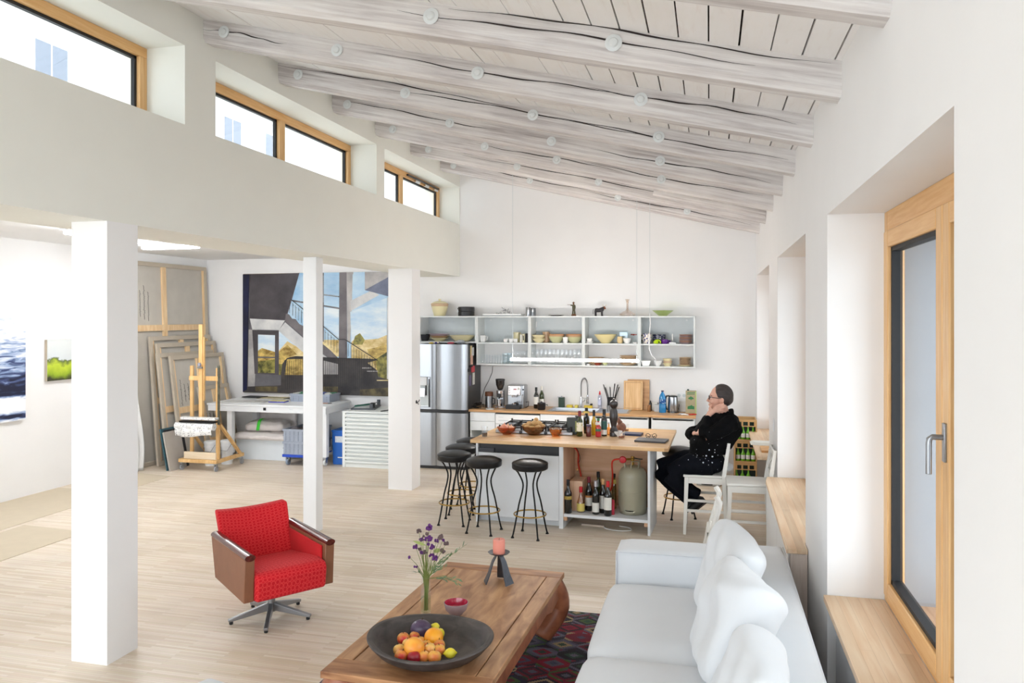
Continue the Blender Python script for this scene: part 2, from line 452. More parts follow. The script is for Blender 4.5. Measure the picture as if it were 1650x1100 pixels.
# sills and the low boxes under them
def sill(name, a, b, x0, label, catn='sill'):
    s_ = MB().box(x0, a+.004, ZS-.035, XF, b-.004, ZS, SILL)
    structure(name, s_, label, catn, bev=.003)
sill('trim_1', NICHE[0][0], NICHE[0][1], XR-.02, 'pale wooden window sill of the nearest niche beside the sofa')
RADP = mat('radiator_cover_white', (232,233,236), .45, var=.01)
rc = thing('radiator_cover', 'white ribbed radiator cover under the nearest window sill', 'radiator cover', (XR+.01, NICHE[0][0]+.02, 0))
MB().box(.03,0,.06,.06,2.2,ZS-.05,RADP).obj('front_panel', rc, bev=.004)
g = MB()
for i in range(100): g.box(.065,.02+i*.0217,ZS-.07,.15,.03+i*.0217,ZS-.052,RADP)
g.box(.06,.0,.06,.19,2.2,ZS-.075,RADP); g.obj('grille', rc)
# bench of the middle niche
PANEL = wood('pinkish_ash_panel', (214,196,182), (232,218,206), .5, stretch=(10,10,.8), scale=4)
bt = thing('window_bench', 'long pale wooden bench board in the middle niche behind the sofa', 'bench', (0, 0, 0))
MB().prism([(.485,NICHE[1][0]-.16),(XR-.004,NICHE[1][0]-.16),(XR-.004,NICHE[1][0]+.01),(XF-.02,NICHE[1][0]+.01),(XF-.02,NICHE[1][1]-.01),(.525,NICHE[1][1]-.01),(.5,NICHE[1][1]-.2)], 'z', ZS-.03, ZS, SILL).obj('bench_top', bt, bev=.003)
MB().box(.51,NICHE[1][0]-.14,.0,XR-.004,NICHE[1][0]-.12,ZS-.03,PANEL).box(.60,NICHE[1][0]-.145,0,.605,NICHE[1][0]-.14,ZS-.03,PANEL).obj('end_panel', bt)
fp = MB()
for i in range(4):
    y = NICHE[1][0]-.1+i*.56; fp.box(.515,y,.03,.535,y+.545,ZS-.032,WHITE)
fp.obj('front_panel', bt, bev=.003)
sill('trim_2', NICHE[2][0], NICHE[2][1], XR-.12, 'pale wooden sill of the farthest niche beside the bottle crates')

# ------------------------------------------------------------ ceiling boards and beams
def whitewash(name, c1, c2, c3, stretch, scale=2.0, tilt=0.0, warp=.4, bmp=.25):
    m = bpy.data.materials.new(name); m.use_nodes = True
    nt = m.node_tree; N = nt.nodes; L = nt.links; b = N['Principled BSDF']; b.inputs['Roughness'].default_value = .75
    tc = N.new('ShaderNodeTexCoord'); oi = N.new('ShaderNodeObjectInfo')
    ad = N.new('ShaderNodeVectorMath'); ad.operation = 'ADD'
    L.new(tc.outputs['Object'], ad.inputs[0]); L.new(oi.outputs['Location'], ad.inputs[1])
    mp = N.new('ShaderNodeMapping'); mp.inputs['Scale'].default_value = stretch
    m0 = N.new('ShaderNodeMapping'); m0.inputs['Rotation'].default_value = (0,tilt,0); L.new(ad.outputs[0], m0.inputs['Vector']); L.new(m0.outputs['Vector'], mp.inputs['Vector'])
    n1 = N.new('ShaderNodeTexNoise'); n1.inputs['Scale'].default_value = scale; n1.inputs['Detail'].default_value = 8; n1.inputs['Roughness'].default_value = .65; n1.inputs['Distortion'].default_value = warp
    L.new(mp.outputs['Vector'], n1.inputs['Vector'])
    rp = N.new('ShaderNodeValToRGB'); e = rp.color_ramp.elements
    e[0].position = .32; e[0].color = lin(c1); e[1].position = .62; e[1].color = lin(c3); k = e.new(.47); k.color = lin(c2)
    L.new(n1.outputs['Fac'], rp.inputs['Fac'])
    n2 = N.new('ShaderNodeTexNoise'); n2.inputs['Scale'].default_value = 1.6; n2.inputs['Detail'].default_value = 3; L.new(ad.outputs[0], n2.inputs['Vector'])
    r2 = N.new('ShaderNodeValToRGB'); r2.color_ramp.elements[0].position = .4; r2.color_ramp.elements[1].position = .7; r2.color_ramp.elements[0].color = (0,0,0,1); r2.color_ramp.elements[1].color = (.55,.55,.55,1)
    L.new(n2.outputs['Fac'], r2.inputs['Fac'])
    mx = N.new('ShaderNodeMix'); mx.data_type = 'RGBA'; mx.inputs['B'].default_value = lin((244,240,236))
    L.new(r2.outputs['Color'], mx.inputs['Factor']); L.new(rp.outputs['Color'], mx.inputs['A']); L.new(mx.outputs['Result'], b.inputs['Base Color'])
    bp = N.new('ShaderNodeBump'); bp.inputs['Strength'].default_value = bmp; bp.inputs['Distance'].default_value = .006
    L.new(n1.outputs['Fac'], bp.inputs['Height']); L.new(bp.outputs['Normal'], b.inputs['Normal'])
    return m
BEAM = whitewash('whitewashed_beam', (176,168,166), (206,200,198), (228,225,223), (.55,15,15), 2.6, math.atan(SLOPE), .15)
BOARD = whitewash('whitewashed_board', (244,240,238), (251,250,249), (253,252,252), (10,1.2,10), bmp=.08)
GAP = mat('dark_gap', (60,44,36), .9)
CRACK = mat('dark_crack', (52,44,42), .9)
cm = MB(); rr = random.Random(3)
x = XW-.02; n = 0
while x < XR+.02:
    wd = .148; g = (.001 if x < -2.2 else .003+.004*rr.random()) if rr.random() < .75 else .0015
    if x > -.9: g = .004+.006*rr.random()
    x1 = min(x+wd, XR+.03); dz = rr.uniform(-.002,.002)
    vs = []
    for yy in (YN, YB):
        for xx, up in ((x,0),(x1-g,0),(x1-g,.022),(x,.022)): vs.append((xx, yy, zc(xx)+up+dz))
    cm.add(vs, [(0,1,2,3),(7,6,5,4),(0,4,5,1),(1,5,6,2),(2,6,7,3),(3,7,4,0)], BOARD)
    x = x1; n += 1
vs = [(XW-.3,YN,zc(XW-.3)+.03),(XR+.3,YN,zc(XR+.3)+.03),(XR+.3,YB+.2,zc(XR+.3)+.03),(XW-.3,YB+.2,zc(XW-.3)+.03)]
vs += [(a,b_,c+.1) for a,b_,c in vs]
cm.add(vs, [(0,1,2,3),(7,6,5,4),(0,4,5,1),(1,5,6,2),(2,6,7,3),(3,7,4,0)], GAP)
structure('ceiling', cm, 'sloping ceiling of whitewashed boards')
WASHER = mat('translucent_washer', (226,230,230), .35, var=.02)
BY = [2.97, 4.02, 5.07, 6.11, 7.12, 8.15, 9.22, 10.35]
names = ['first ceiling beam from the camera cut by the top of the frame','second ceiling beam from the camera ending above the near window','third ceiling beam from the camera at the near clerestory pier','fourth ceiling beam from the camera above the middle clerestory window','fifth ceiling beam from the camera','sixth ceiling beam from the camera','seventh ceiling beam from the camera with a patched splice','last ceiling beam in front of the back wall']
bw, bh = .145, .175
for k, y in enumerate(BY):
    t = thing('ceiling_beam', 'whitewashed timber '+names[k], 'beam', (XW, y, ZC_L)); t['kind'] = 'structure'
    m = MB(); rb = random.Random(20+k)
    nseg = 28; Lx = XR-XW
    sec = []
    for i in range(nseg+1):
        xx = Lx*i/nseg; top = SLOPE*xx+.004
        j = lambda q: rb.uniform(-q, q)*.45
        ch = .012
        sec.append([(xx, 0+j(.003), top),(xx, 0+j(.003), top-bh*.82+j(.005)),(xx, ch*2.2+j(.004), top-bh+j(.003)),(xx, bw-ch+j(.003), top-bh+j(.003)),(xx, bw+j(.003), top-bh*.85),(xx, bw, top)])
    vs = [p for s_ in sec for p in s_]; fs = []
    for i in range(nseg):
        for q in range(6): fs.append((i*6+q, i*6+(q+1)%6, (i+1)*6+(q+1)%6, (i+1)*6+q))
    fs += [tuple(range(6)), tuple(reversed(range(nseg*6, nseg*6+6)))]
    m.add(vs, fs, BEAM)
    m.obj('timber', t, sharp=25)
    cr = MB()
    spans = {0:[(.5,2.1,.25),(2.3,4.0,.4)],1:[(.1,1.6,.2),(2.3,4.25,.05),(2.0,3.9,.45)],2:[(.0,.7,.5),(1.4,3.2,.4),(2.9,4.2,.35)],3:[(.0,2.2,.1),(1.0,3.3,.42),(2.4,4.25,.5)],4:[(.05,1.8,.35),(2.6,4.2,.55)],5:[(1.2,2.8,.4),(2.4,4.2,.35)],6:[(.0,2.0,.12),(.7,3.8,.4)],7:[(.05,2.2,.3),(2.0,4.2,.5)]}[k]
    for a, b_, fr in spans:
        nn = 22; ph = rb.random()*6
        pts = []
        for i in range(nn+1):
            q = i/nn; xx = a+(b_-a)*q
            wob = .010*math.sin(ph+q*7)+.004*math.sin(ph*2+q*23)
            wd = .0035*math.sin(PI*min(1,max(0,q)))+.0004
            zz = SLOPE*xx-bh*.8*fr+wob-.012*q
            pts.append((xx, zz, wd*(.6+.8*abs(math.sin(ph+q*11)))))
        vs = []
        for xx, zz, wd in pts: vs += [(xx,-.0042,zz-wd),(xx,-.0042,zz+wd)]
        cr.add(vs, [(2*i,2*i+2,2*i+3,2*i+1) for i in range(nn)], CRACK)
    cr.obj('crack', t)
    offs = [[.3,1.32,2.34,3.32],[.25,1.2,2.2,3.2],[.18,1.1,2.15,3.25],[.2,1.2,2.3,3.3],[.17,1.25,2.25,3.25],[.22,1.3,2.1,3.2],[.25,1.4,2.4,3.3],[.2,1.3,2.5,3.4]][k]
    for xx in offs:
        d = MB(); d.lathe([(0,0),(.042,0),(.045,.006),(.03,.010),(.026,.010),(.02,.02),(.008,.022),(0,.022)], WASHER, n=20)
        d.xf(Matrix.Translation((xx,-.003,SLOPE*xx-.075)) @ Matrix.Rotation(PI/2,4,'X'))
        d.obj('washer', t)
    if k == 6:
        sp = MB(); x0, x1 = 3.05, Lx
        sp.tube([(x0,-.02,SLOPE*x0-.07),(x1,-.02,SLOPE*x1-.07)], .045, BEAM, 14); sp.obj('splice', t)

# lamps under the studio ceiling
def ceil_lamp(x, y, label):
    t = thing('ceiling_lamp', label, 'lamp', (x, y, 3.13))
    MB().box(-.42,-.07,-.03,.42,.07,0,WHITE).obj('housing', t)
    MB().box(-.4,-.055,-.075,.4,.055,-.03,glow('tube_light',(250,252,255),32)).obj('diffuser', t, bev=.02, seg=3)
    return t
ceil_lamp(-6.15, 6.75, 'white tube lamp on the studio ceiling left of the near column')
ceil_lamp(-6.65, 8.5, 'white tube lamp on the studio ceiling right of the near column')

# ------------------------------------------------------------ outside
FAC = mat('pale_render_facade', (206,204,202), .9, var=.05, scale=5, bump=.1, bscale=20)
FWIN = mat('facade_window_glass', (120,128,140), .2)
FWF = mat('facade_window_frame', (226,226,226), .6)
fb = thing('apartment_building', 'pale rendered apartment building seen through the clerestory windows', 'building', (-17, 0, -3))
fm = MB(); fm.box(-.4,-14,0,0,34,24,FAC); fm.obj('facade', fb)
for zf in (4.0, 7.4, 10.8, 14.2):
    for i in range(15):
        y = -10+i*2.7
        a = MB(); a.box(-.05,y-.6,zf,.03,y+.6,zf+1.7,FWF); a.box(.02,y-.52,zf+.08,.035,y-.03,zf+1.62,FWIN); a.box(.02,y+.03,zf+.08,.035,y+.52,zf+1.62,FWIN); a.box(-.02,y-.68,zf-.08,.12,y+.68,zf,FWF)
        a.obj('facade_window', fb)
BACKD = mat('grey_backdrop', (104,108,116), .9, var=.03)
nb = MB(); nb.box(1.6,12.5,-3,9,13,9,BACKD); nb.box(1.6,13,-3,2,24,9,BACKD)  # added grey block, stands in the way of the bright sky behind the panes
solo('window_backdrop', nb, 'grey block added outside to darken the view through the near right window', 'building')
structure('ground', MB().box(-30,-20,-3.2,30,40,-3,mat('paving',(150,148,144),.9)), 'paved ground outside the studio')

# ------------------------------------------------------------ camera, sky, colour
cam = bpy.data.cameras.new('camera'); co = bpy.data.objects.new('camera', cam); COL.objects.link(co)
cam.sensor_width = 36; cam.lens = FOC/1650*36; cam.shift_y = -41/1650.0; cam.clip_start = .05; cam.clip_end = 200
co.location = (0,0,EYE); co.rotation_euler = (PI/2, 0, YAW)
S.camera = co
wd = bpy.data.worlds.new('overcast'); S.world = wd; wd.use_nodes = True
wn = wd.node_tree; bg = wn.nodes['Background']
tcw = wn.nodes.new('ShaderNodeTexCoord'); sx = wn.nodes.new('ShaderNodeSeparateXYZ'); rw = wn.nodes.new('ShaderNodeValToRGB')
wn.links.new(tcw.outputs['Generated'], sx.inputs[0]); wn.links.new(sx.outputs['Z'], rw.inputs['Fac'])
rw.color_ramp.elements[0].color = (.87,.935,1.0,1); rw.color_ramp.elements[1].color = (.90,.955,1.0,1)
wn.links.new(rw.outputs['Color'], bg.inputs['Color']); bg.inputs['Strength'].default_value = 1.5
S.cycles.transparent_max_bounces = 48
S.view_settings.view_transform = 'Standard'; S.view_settings.look = 'None'; S.view_settings.gamma = 1; S.view_settings.use_curve_mapping = False
S.view_settings.exposure = 1.62
# ============================================================ living corner
REDF = mat('red_wool', (204,34,40), .85, var=.10, scale=5, bump=.25, bscale=220, sheen=.06, spec=.2)
def red_fabric():
    m = bpy.data.materials.new('red_patterned_wool'); m.use_nodes = True
    nt = m.node_tree; N = nt.nodes; L = nt.links; b = N['Principled BSDF']; b.inputs['Roughness'].default_value = .85; b.inputs['Sheen Weight'].default_value = .06; b.inputs['Specular IOR Level'].default_value = .2
    tc = N.new('ShaderNodeTexCoord'); vo = N.new('ShaderNodeTexVoronoi'); vo.feature = 'DISTANCE_TO_EDGE'; vo.inputs['Scale'].default_value = 30; vo.inputs['Randomness'].default_value = .12
    vo.feature = 'F1'; vo.voronoi_dimensions = '2D'; vo.inputs['Scale'].default_value = 34; vo.inputs['Randomness'].default_value = .25
    sp = N.new('ShaderNodeSeparateXYZ'); L.new(tc.outputs['Object'], sp.inputs[0])
    ad = N.new('ShaderNodeMath'); ad.operation = 'ADD'; L.new(sp.outputs['Z'], ad.inputs[0]); L.new(sp.outputs['Y'], ad.inputs[1])
    cb_ = N.new('ShaderNodeCombineXYZ'); L.new(sp.outputs['X'], cb_.inputs[0]); L.new(ad.outputs[0], cb_.inputs[1]); L.new(cb_.outputs[0], vo.inputs['Vector'])
    rp = N.new('ShaderNodeValToRGB'); e = rp.color_ramp.elements; e[0].position = .36; e[0].color = lin((198,26,36)); e[1].position = .56; e[1].color = lin((206,34,42)); k_ = e.new(.44); k_.color = lin((222,66,66))
    L.new(vo.outputs['Distance'], rp.inputs['Fac'])
    L.new(rp.outputs['Color'], b.inputs['Base Color'])
    nz = N.new('ShaderNodeTexNoise'); nz.inputs['Scale'].default_value = 260; L.new(tc.outputs['Object'], nz.inputs['Vector'])
    bp = N.new('ShaderNodeBump'); bp.inputs['Strength'].default_value = .25; bp.inputs['Distance'].default_value = .004; L.new(nz.outputs['Fac'], bp.inputs['Height']); L.new(bp.outputs['Normal'], b.inputs['Normal'])
    return m
REDP = red_fabric()
LEATH = mat('brown_leatherette', (134,88,62), .5, var=.08, scale=14, bump=.1, bscale=120)
ARMW = wood('dark_mahogany', (70,28,24), (104,48,40), .25, stretch=(14,1,14), scale=3, coat=.5, bump=.02)
STAR = mat('satin_grey_steel', (150,150,152), .35, .8, var=.03)
def armchair():
    t = thing('armchair', 'red wool swivel armchair with brown leather sides on a steel star base', 'armchair', (-3.1, 5.06, 0), math.radians(54))
    W = .292                                    # half width to the arm centre
    s_ = MB()                                  # seat block, front = -y
    prof = [(-.36,.26),(-.385,.42),(-.35,.455),(-.25,.462),(.22,.40),(.25,.26)]
    s_.prism(prof, 'x', -W+.035, W-.035, REDP); s_.obj('seat', t, bev=.03, seg=4)
    b = MB()
    def bk(u, v):
        x = (u-.5)*2; z = .33+.42*v; lean = .20+.17*v
        curve = .05*(1-x*x); zz = z-.022*(1-x*x)*v*1.2
        return (x*(W-.035+.015*v), lean+curve-.03, zz)
    def bk2(u, v):
        p = bk(u, v); return (p[0], p[1]+.085, p[2]+.004)
    n = 14; vs = []; o = []
    for fn in (bk, bk2):
        for i in range(n+1):
            for j in range(n+1): vs.append(fn(i/n, j/n))
    M = (n+1)**2; fs = []
    for i in range(n):
        for j in range(n):
            a = i*(n+1)+j; fs.append((a, a+n+1, a+n+2, a+1)); fs.append((M+a, M+a+1, M+a+n+2, M+a+n+1))
    for i in range(n):
        a = i*(n+1); fs.append((a, M+a, M+a+n+1, a+n+1)); a = i*(n+1)+n; fs.append((a, a+n+1, M+a+n+1, M+a))
        a = i; fs.append((a, a+1, M+a+1, M+a)); a = n*(n+1)+i; fs.append((a, M+a, M+a+1, a+1))
    b.add(vs, fs, REDP); b.obj('backrest', t, bev=.02, seg=3)
    for sgn in (-1, 1):
        a = MB(); x0, x1 = sgn*(W-.034), sgn*(W+.036)
        a.prism([(-.345,.565),(.315,.585),(.235,.30),(-.325,.265)], 'x', x0+.0*sgn, x1, LEATH); ao = a.obj('arm_panel', t, bev=.006)
        q = MB(); q.prism([(-.30,.545),(.26,.56),(.22,.29),(-.30,.26)], 'x', sgn*(W-.034), sgn*(W-.05), REDF); q.obj('inner_arm_pad', t, bev=.006)
        r = MB(); r.tube([(sgn*(W+.001),-.352,.572),(sgn*(W+.001),.32,.592)], .037, ARMW, 16, ey=.62); r.obj('armrest', t, sharp=50)
    u = MB(); u.box(-.22,-.25,.235,.22,.2,.262,BLACK); u.obj('seat_pan', t)
    p = MB(); p.lathe([(0,.05),(.034,.05),(.034,.09),(.026,.1),(.026,.24),(0,.24)], STAR, n=20); p.obj('pedestal', t)
    for k in range(5):
        an = math.radians(-138-54+72*k); d = Vector((math.cos(an), math.sin(an), 0))
        lg = MB(); lg.bar(d*.02+Vector((0,0,.085)), d*.30+Vector((0,0,.028)), .034, .055, STAR, w1=.03, h1=.02)
        lg.lathe([(0,0),(.014,0),(.014,.018),(0,.018)], BLACK, (d.x*.28,d.y*.28,0), 12); lg.obj('leg', t, bev=.004)
    return t
armchair()

# ---------------------------------------------------------------- rug
def kilim():
    m = bpy.data.materials.new('kilim_weave'); m.use_nodes = True
    nt = m.node_tree; N = nt.nodes; L = nt.links; b = N['Principled BSDF']; b.inputs['Roughness'].default_value = .95
    tc = N.new('ShaderNodeTexCoord'); sp = N.new('ShaderNodeSeparateXYZ'); L.new(tc.outputs['Object'], sp.inputs[0])
    def M(op, a, b_=None, c=None):
        n = N.new('ShaderNodeMath'); n.operation = op
        for i, q in enumerate((a, b_, c)):
            if q is None: continue
            if isinstance(q, (int, float)): n.inputs[i].default_value = q
            else: L.new(q, n.inputs[i])
        return n.outputs[0]
    # stepped lozenges: distance |x|+|y| inside cells, quantised
    PX, PY = .21, .145
    qx = M('SNAP', sp.outputs['X'], .007); qy = M('SNAP', sp.outputs['Y'], .010)
    row = M('FLOOR', M('DIVIDE', qy, PY)); 
    ox = M('ADD', qx, M('MULTIPLY', M('MODULO', M('ABSOLUTE', row), 2.0), PX/2))
    cx = M('ABSOLUTE', M('SUBTRACT', M('FRACT', M('DIVIDE', ox, PX)), .5)); cy = M('ABSOLUTE', M('SUBTRACT', M('FRACT', M('DIVIDE', qy, PY)), .5))
    dd = M('ADD', cx, cy)                                     # 0 centre .. 1 corner
    col = M('FLOOR', M('DIVIDE', ox, PX))
    cell = N.new('ShaderNodeCombineXYZ'); L.new(col, cell.inputs[0]); L.new(row, cell.inputs[1])
    ring = M('FLOOR', M('MULTIPLY', dd, 6.0))
    L.new(ring, cell.inputs[2])
    wn_ = N.new('ShaderNodeTexWhiteNoise'); wn_.noise_dimensions = '3D'; L.new(cell.outputs[0], wn_.inputs['Vector'])
    rp = N.new('ShaderNodeValToRGB'); rp.color_ramp.interpolation = 'CONSTANT'
    cols = [(104,16,40),(30,24,34),(40,56,38),(86,82,96),(128,20,46),(38,30,50),(24,20,28),(66,86,44),(98,92,106),(116,16,36),(46,26,38),(150,128,96),(44,66,52),(100,22,44),(26,22,30),(70,66,84)]
    e = rp.color_ramp.elements; e[0].color = lin(cols[0]); e[1].position = 1/len(cols); e[1].color = lin(cols[1])
    for i, c in enumerate(cols[2:], 2): k = e.new(i/len(cols)); k.color = lin(c)
    L.new(wn_.outputs['Value'], rp.inputs['Fac'])
    nz = N.new('ShaderNodeTexNoise'); nz.inputs['Scale'].default_value = 90; L.new(tc.outputs['Object'], nz.inputs['Vector'])
    mx = N.new('ShaderNodeMix'); mx.data_type = 'RGBA'; mx.blend_type = 'SOFT_LIGHT'; mx.inputs['Factor'].default_value = .6
    L.new(rp.outputs['Color'], mx.inputs['A']); L.new(nz.outputs['Color'], mx.inputs['B']); L.new(mx.outputs['Result'], b.inputs['Base Color'])
    bp = N.new('ShaderNodeBump'); bp.inputs['Strength'].default_value = .4; bp.inputs['Distance'].default_value = .004; L.new(nz.outputs['Fac'], bp.inputs['Height']); L.new(bp.outputs['Normal'], b.inputs['Normal'])
    return m
rg = MB(); rr = random.Random(5)
rg.grid(lambda u, v: (-1.2+u*2.4, -1.55+v*3.1, .006+.002*math.sin(u*9)*math.sin(v*7)), 30, 30, kilim())
solo('kilim_rug', rg, 'multicoloured kilim rug with red and green lozenges under the coffee table', 'rug', (-1.06, 4.15, 0), solid=.006)

# ---------------------------------------------------------------- coffee table
TEAK = wood('worn_teak', (146,100,66), (206,160,116), .5, stretch=(5,1.2,5), scale=3.2, bump=.12)
TEAKC = wood('worn_teak_cross', (134,86,54), (192,142,98), .5, stretch=(1.2,5,5), scale=3.2, bump=.12)
TEAKR = wood('red_teak_leg', (124,66,42), (176,110,76), .4, stretch=(3,3,3), scale=3, bump=.1)
GROOVE = mat('table_groove', (48,26,16), .9)
TX, TY, TRZ = -1.41, 4.35, math.radians(-1.6)
ct = thing('coffee_table', 'worn wooden low coffee table with curled legs on the kilim rug', 'table', (TX, TY, .012), TRZ)
hw, hl, zt = .425, .89, .438
m = MB()
m.box(-hw+.10,-hl+.16,zt-.03,hw-.10,hl-.12,zt-.002,TEAK)                       # field
m.box(-hw,-hl+.16+.003,zt-.035,-hw+.094,hl-.12-.003,zt,TEAK); m.box(hw-.094,-hl+.16+.003,zt-.035,hw,hl-.12-.003,zt,TEAK)
m.box(-hw,-hl,zt-.035,hw,-hl+.16,zt,TEAKC); m.box(-hw,hl-.12,zt-.035,hw,hl,zt,TEAKC)
m.box(-hw+.02,-hl+.02,zt-.05,hw-.02,hl-.02,zt-.03,GROOVE)
m.obj('tabletop', ct, bev=.004)
m = MB()
for sx in (-1, 1): m.prism([(-hl+.03,zt-.04),(hl-.03,zt-.04),(hl-.05,zt-.14),(hl-.30,zt-.17),(hl-.45,zt-.13),(-hl+.45,zt-.13),(-hl+.30,zt-.17),(-hl+.05,zt-.14)], 'x', sx*(hw-.05), sx*(hw-.015), TEAKR)
for sy in (-1, 1): m.prism([(-hw+.03,zt-.04),(hw-.03,zt-.04),(hw-.05,zt-.14),(hw-.2,zt-.15),(hw-.28,zt-.12),(-hw+.28,zt-.12),(-hw+.2,zt-.15),(-hw+.05,zt-.14)], 'y', sy*(hl-.05), sy*(hl-.015), TEAKR)
m.obj('apron', ct, bev=.006)
for sx in (-1, 1):
    for sy in (-1, 1):
        lg = MB(); d = Vector((sx*.70, sy*.71, 0)); c0 = Vector((sx*(hw-.085), sy*(hl-.085), 0))
        path = []; rad = []
        for q in range(11):
            a = q/10; z = zt-.05-(zt-.09)*a
            out = .075*math.sin(PI*min(1,a*1.05))-.06*max(0,a-.55)*2
            path.append(c0+d*out+Vector((0,0,z))); rad.append(.085-.022*a if a < .7 else .07-.02*(a-.7))
        path.append(c0-d*.06+Vector((0,0,.03))); rad.append(.05)
        lg.tube(path, rad, TEAKR, 12, up=(sx,sy,0)); 
        zmin = min(v[2] for v in lg.v); lg.v = [(x,y,max(z,0)) for x,y,z in lg.v]
        lg.obj('leg', ct, sharp=60)

# big dark wooden bowl with fruit
DARKW = wood('charred_wood', (46,40,38), (82,74,70), .5, stretch=(2,2,6), scale=5, bump=.2)
BX, BYY, BZ = -1.395, 3.77, .4515
wb = MB()
wb.lathe([(0,.0),(.17,.0),(.235,.02),(.285,.055),(.318,.092),(.322,.1),(.318,.106),(.300,.106),(.292,.1),(.272,.065),(.245,.04),(.225,.03),(0,.026)], DARKW, n=72)
def warp(v):
    x,y,z = v; a = math.atan2(y,x); r = math.hypot(x,y); k = 1+.03*math.cos(2*a+.5)+.012*math.cos(3*a)
    return (x*k, y*k*.98, z+(.010*math.cos(2*a-.4) if r > .25 else 0)*(r/.32))
wb.v = [warp(v) for v in wb.v]
solo('wooden_bowl', wb, 'large shallow dark wooden bowl full of fruit on the coffee table', 'bowl', (BX,BYY,BZ))
def fruit_mat(name, c1, c2, rough=.35):
    if name in MATS: return MATS[name]
    m = bpy.data.materials.new(name); m.use_nodes = True; nt = m.node_tree; N = nt.nodes; L = nt.links; b = N['Principled BSDF']; b.inputs['Roughness'].default_value = rough
    tc = N.new('ShaderNodeTexCoord'); nz = N.new('ShaderNodeTexNoise'); nz.inputs['Scale'].default_value = 16; nz.inputs['Detail'].default_value = 5
    L.new(tc.outputs['Object'], nz.inputs['Vector']); rp = N.new('ShaderNodeValToRGB'); e = rp.color_ramp.elements
    e[0].position = .38; e[1].position = .62; e[0].color = lin(c1); e[1].color = lin(c2); L.new(nz.outputs['Fac'], rp.inputs['Fac']); L.new(rp.outputs['Color'], b.inputs['Base Color'])
    b.inputs['Subsurface Weight'].default_value = .05
    MATS[name] = m; return m
STEMB = mat('stem_brown', (70,52,34), .8)
def fruit(name, cat, label, u, v, r, m, kind='apple', lift=0, rz=0):
    zf = BZ+.03
    # rest it so its centre sits r above the bowl floor (or higher when it lies on others)
    p = onz(u, v, zf+r+lift)
    rxy = math.hypot(p.x-BX, p.y-BYY)
    f = MB(); n = 20
    if kind in ('apple', 'orange'):
        dip = .10 if kind == 'apple' else .015
        prof = []
        for i in range(15):
            a = -PI/2+PI*i/14
            rr_ = r*math.cos(a); z = r*.94*math.sin(a)
            q_ = max(0,(abs(math.sin(a))-.75)/.25); z -= math.copysign(r*dip*q_*q_, z)
            prof.append((max(rr_,0), z))
        f.lathe(prof, m, n=n)
    elif kind == 'lemon':
        prof = [(0,-1.32),(.12,-1.3),(.2,-1.18),(.45,-1.0),(.8,-.6),(.98,-.1),(.96,.3),(.74,.75),(.42,1.05),(.22,1.2),(.13,1.36),(0,1.4)]
        f.lathe([(a*r, b*r) for a, b in prof], m, n=n); f.xf(Matrix.Rotation(PI/2,4,'Y'))
    elif kind == 'mango':
        f.ball((0,0,0), (r*1.12, r*.95, r*.95), m, 22)
    rm = Matrix.Rotation(rz,4,'Z') @ Matrix.Rotation(random.uniform(-.5,.5),4,'X')
    f.xf(rm)
    if kind == 'apple' or kind == 'mango':
        e = thing(name, label, cat, p); f.obj('flesh', e, sharp=80)
        s_ = MB(); t0 = rm @ Vector((0,0,r*.78)); t1 = rm @ Vector((r*.1,0,r*1.12)); s_.tube([t0, t1], r*.06, STEMB, 6); s_.obj('stem', e)
        return e
    return solo(name, f, label, cat, p, sharp=80)
APR = fruit_mat('apple_red_yellow', (226,172,80), (206,52,44)); APY = fruit_mat('apple_yellow_blush', (240,196,92), (232,128,64)); APD = fruit_mat('apple_deep_red', (170,24,40), (140,16,34))
ORA = fruit_mat('orange_peel', (244,160,30), (248,172,44), .4); ORY = fruit_mat('mandarin_peel', (246,176,70), (240,150,48), .4); LEM = fruit_mat('lemon_peel', (232,214,40), (244,228,70), .4)
PUR = fruit_mat('purple_mango', (84,66,92), (58,44,70)); APP = fruit_mat('apple_pale', (244,206,110), (238,170,96))
fx = lambda q: 580+q/7.5
fy = lambda q: 970+q/7.5
FR = [('mango','fruit','purple mango at the back of the fruit in the dark bowl',740,325,.052,PUR,'mango',0),
 ('lemon','lemon','small yellow lemon at the back right of the fruit heap',905,305,.027,LEM,'apple',0.012),
 ('lemon','lemon','yellow lemon half hidden behind the bright orange',955,375,.03,LEM,'apple',0.0),
 ('orange','orange','bright orange on the right side of the fruit heap',892,425,.050,ORA,'orange',0.0),
 ('apple','apple','red apple at the far left of the fruit heap',525,437,.033,APR,'apple',0),
 ('apple','apple','red and yellow apple just left of the purple mango',663,415,.030,APR,'apple',0),
 ('apple','apple','orange apple tucked between the mango and the large mandarin',728,478,.028,APY,'apple',.006),
 ('apple','apple','pale yellow apple behind the large mandarin',580,505,.030,APP,'apple',.004),
 ('mandarin','mandarin','largest fruit of the heap, a round yellow orange mandarin in the middle',655,548,.053,ORY,'orange',.006),
 ('apple','apple','small blushed apple behind the middle of the heap',805,512,.024,APY,'apple',.012),
 ('apple','apple','blushed apple at the right edge below the bright orange',957,518,.031,APR,'apple',0),
 ('apple','apple','yellow apple in the middle right of the heap',843,562,.030,APP,'apple',.01),
 ('apple','apple','golden apple beside the loose lemon',960,575,.030,APY,'apple',0),
 ('apple','apple','plain yellow apple at the left edge of the heap',472,572,.030,APP,'apple',.0),
 ('apple','apple','red and yellow apple at the front left corner of the heap',497,650,.033,APR,'apple',0),
 ('apple','apple','deep red apple at the front of the heap',652,668,.034,APD,'apple',0),
 ('apple','apple','small orange apple at the front beside the deep red one',772,655,.031,APY,'apple',0),
 ('apple','apple','striped golden apple at the front right of the heap',900,660,.034,APY,'apple',0),
 ('lemon','lemon','loose yellow lemon lying at the right of the fruit heap',1088,615,.026,LEM,'lemon',0)]
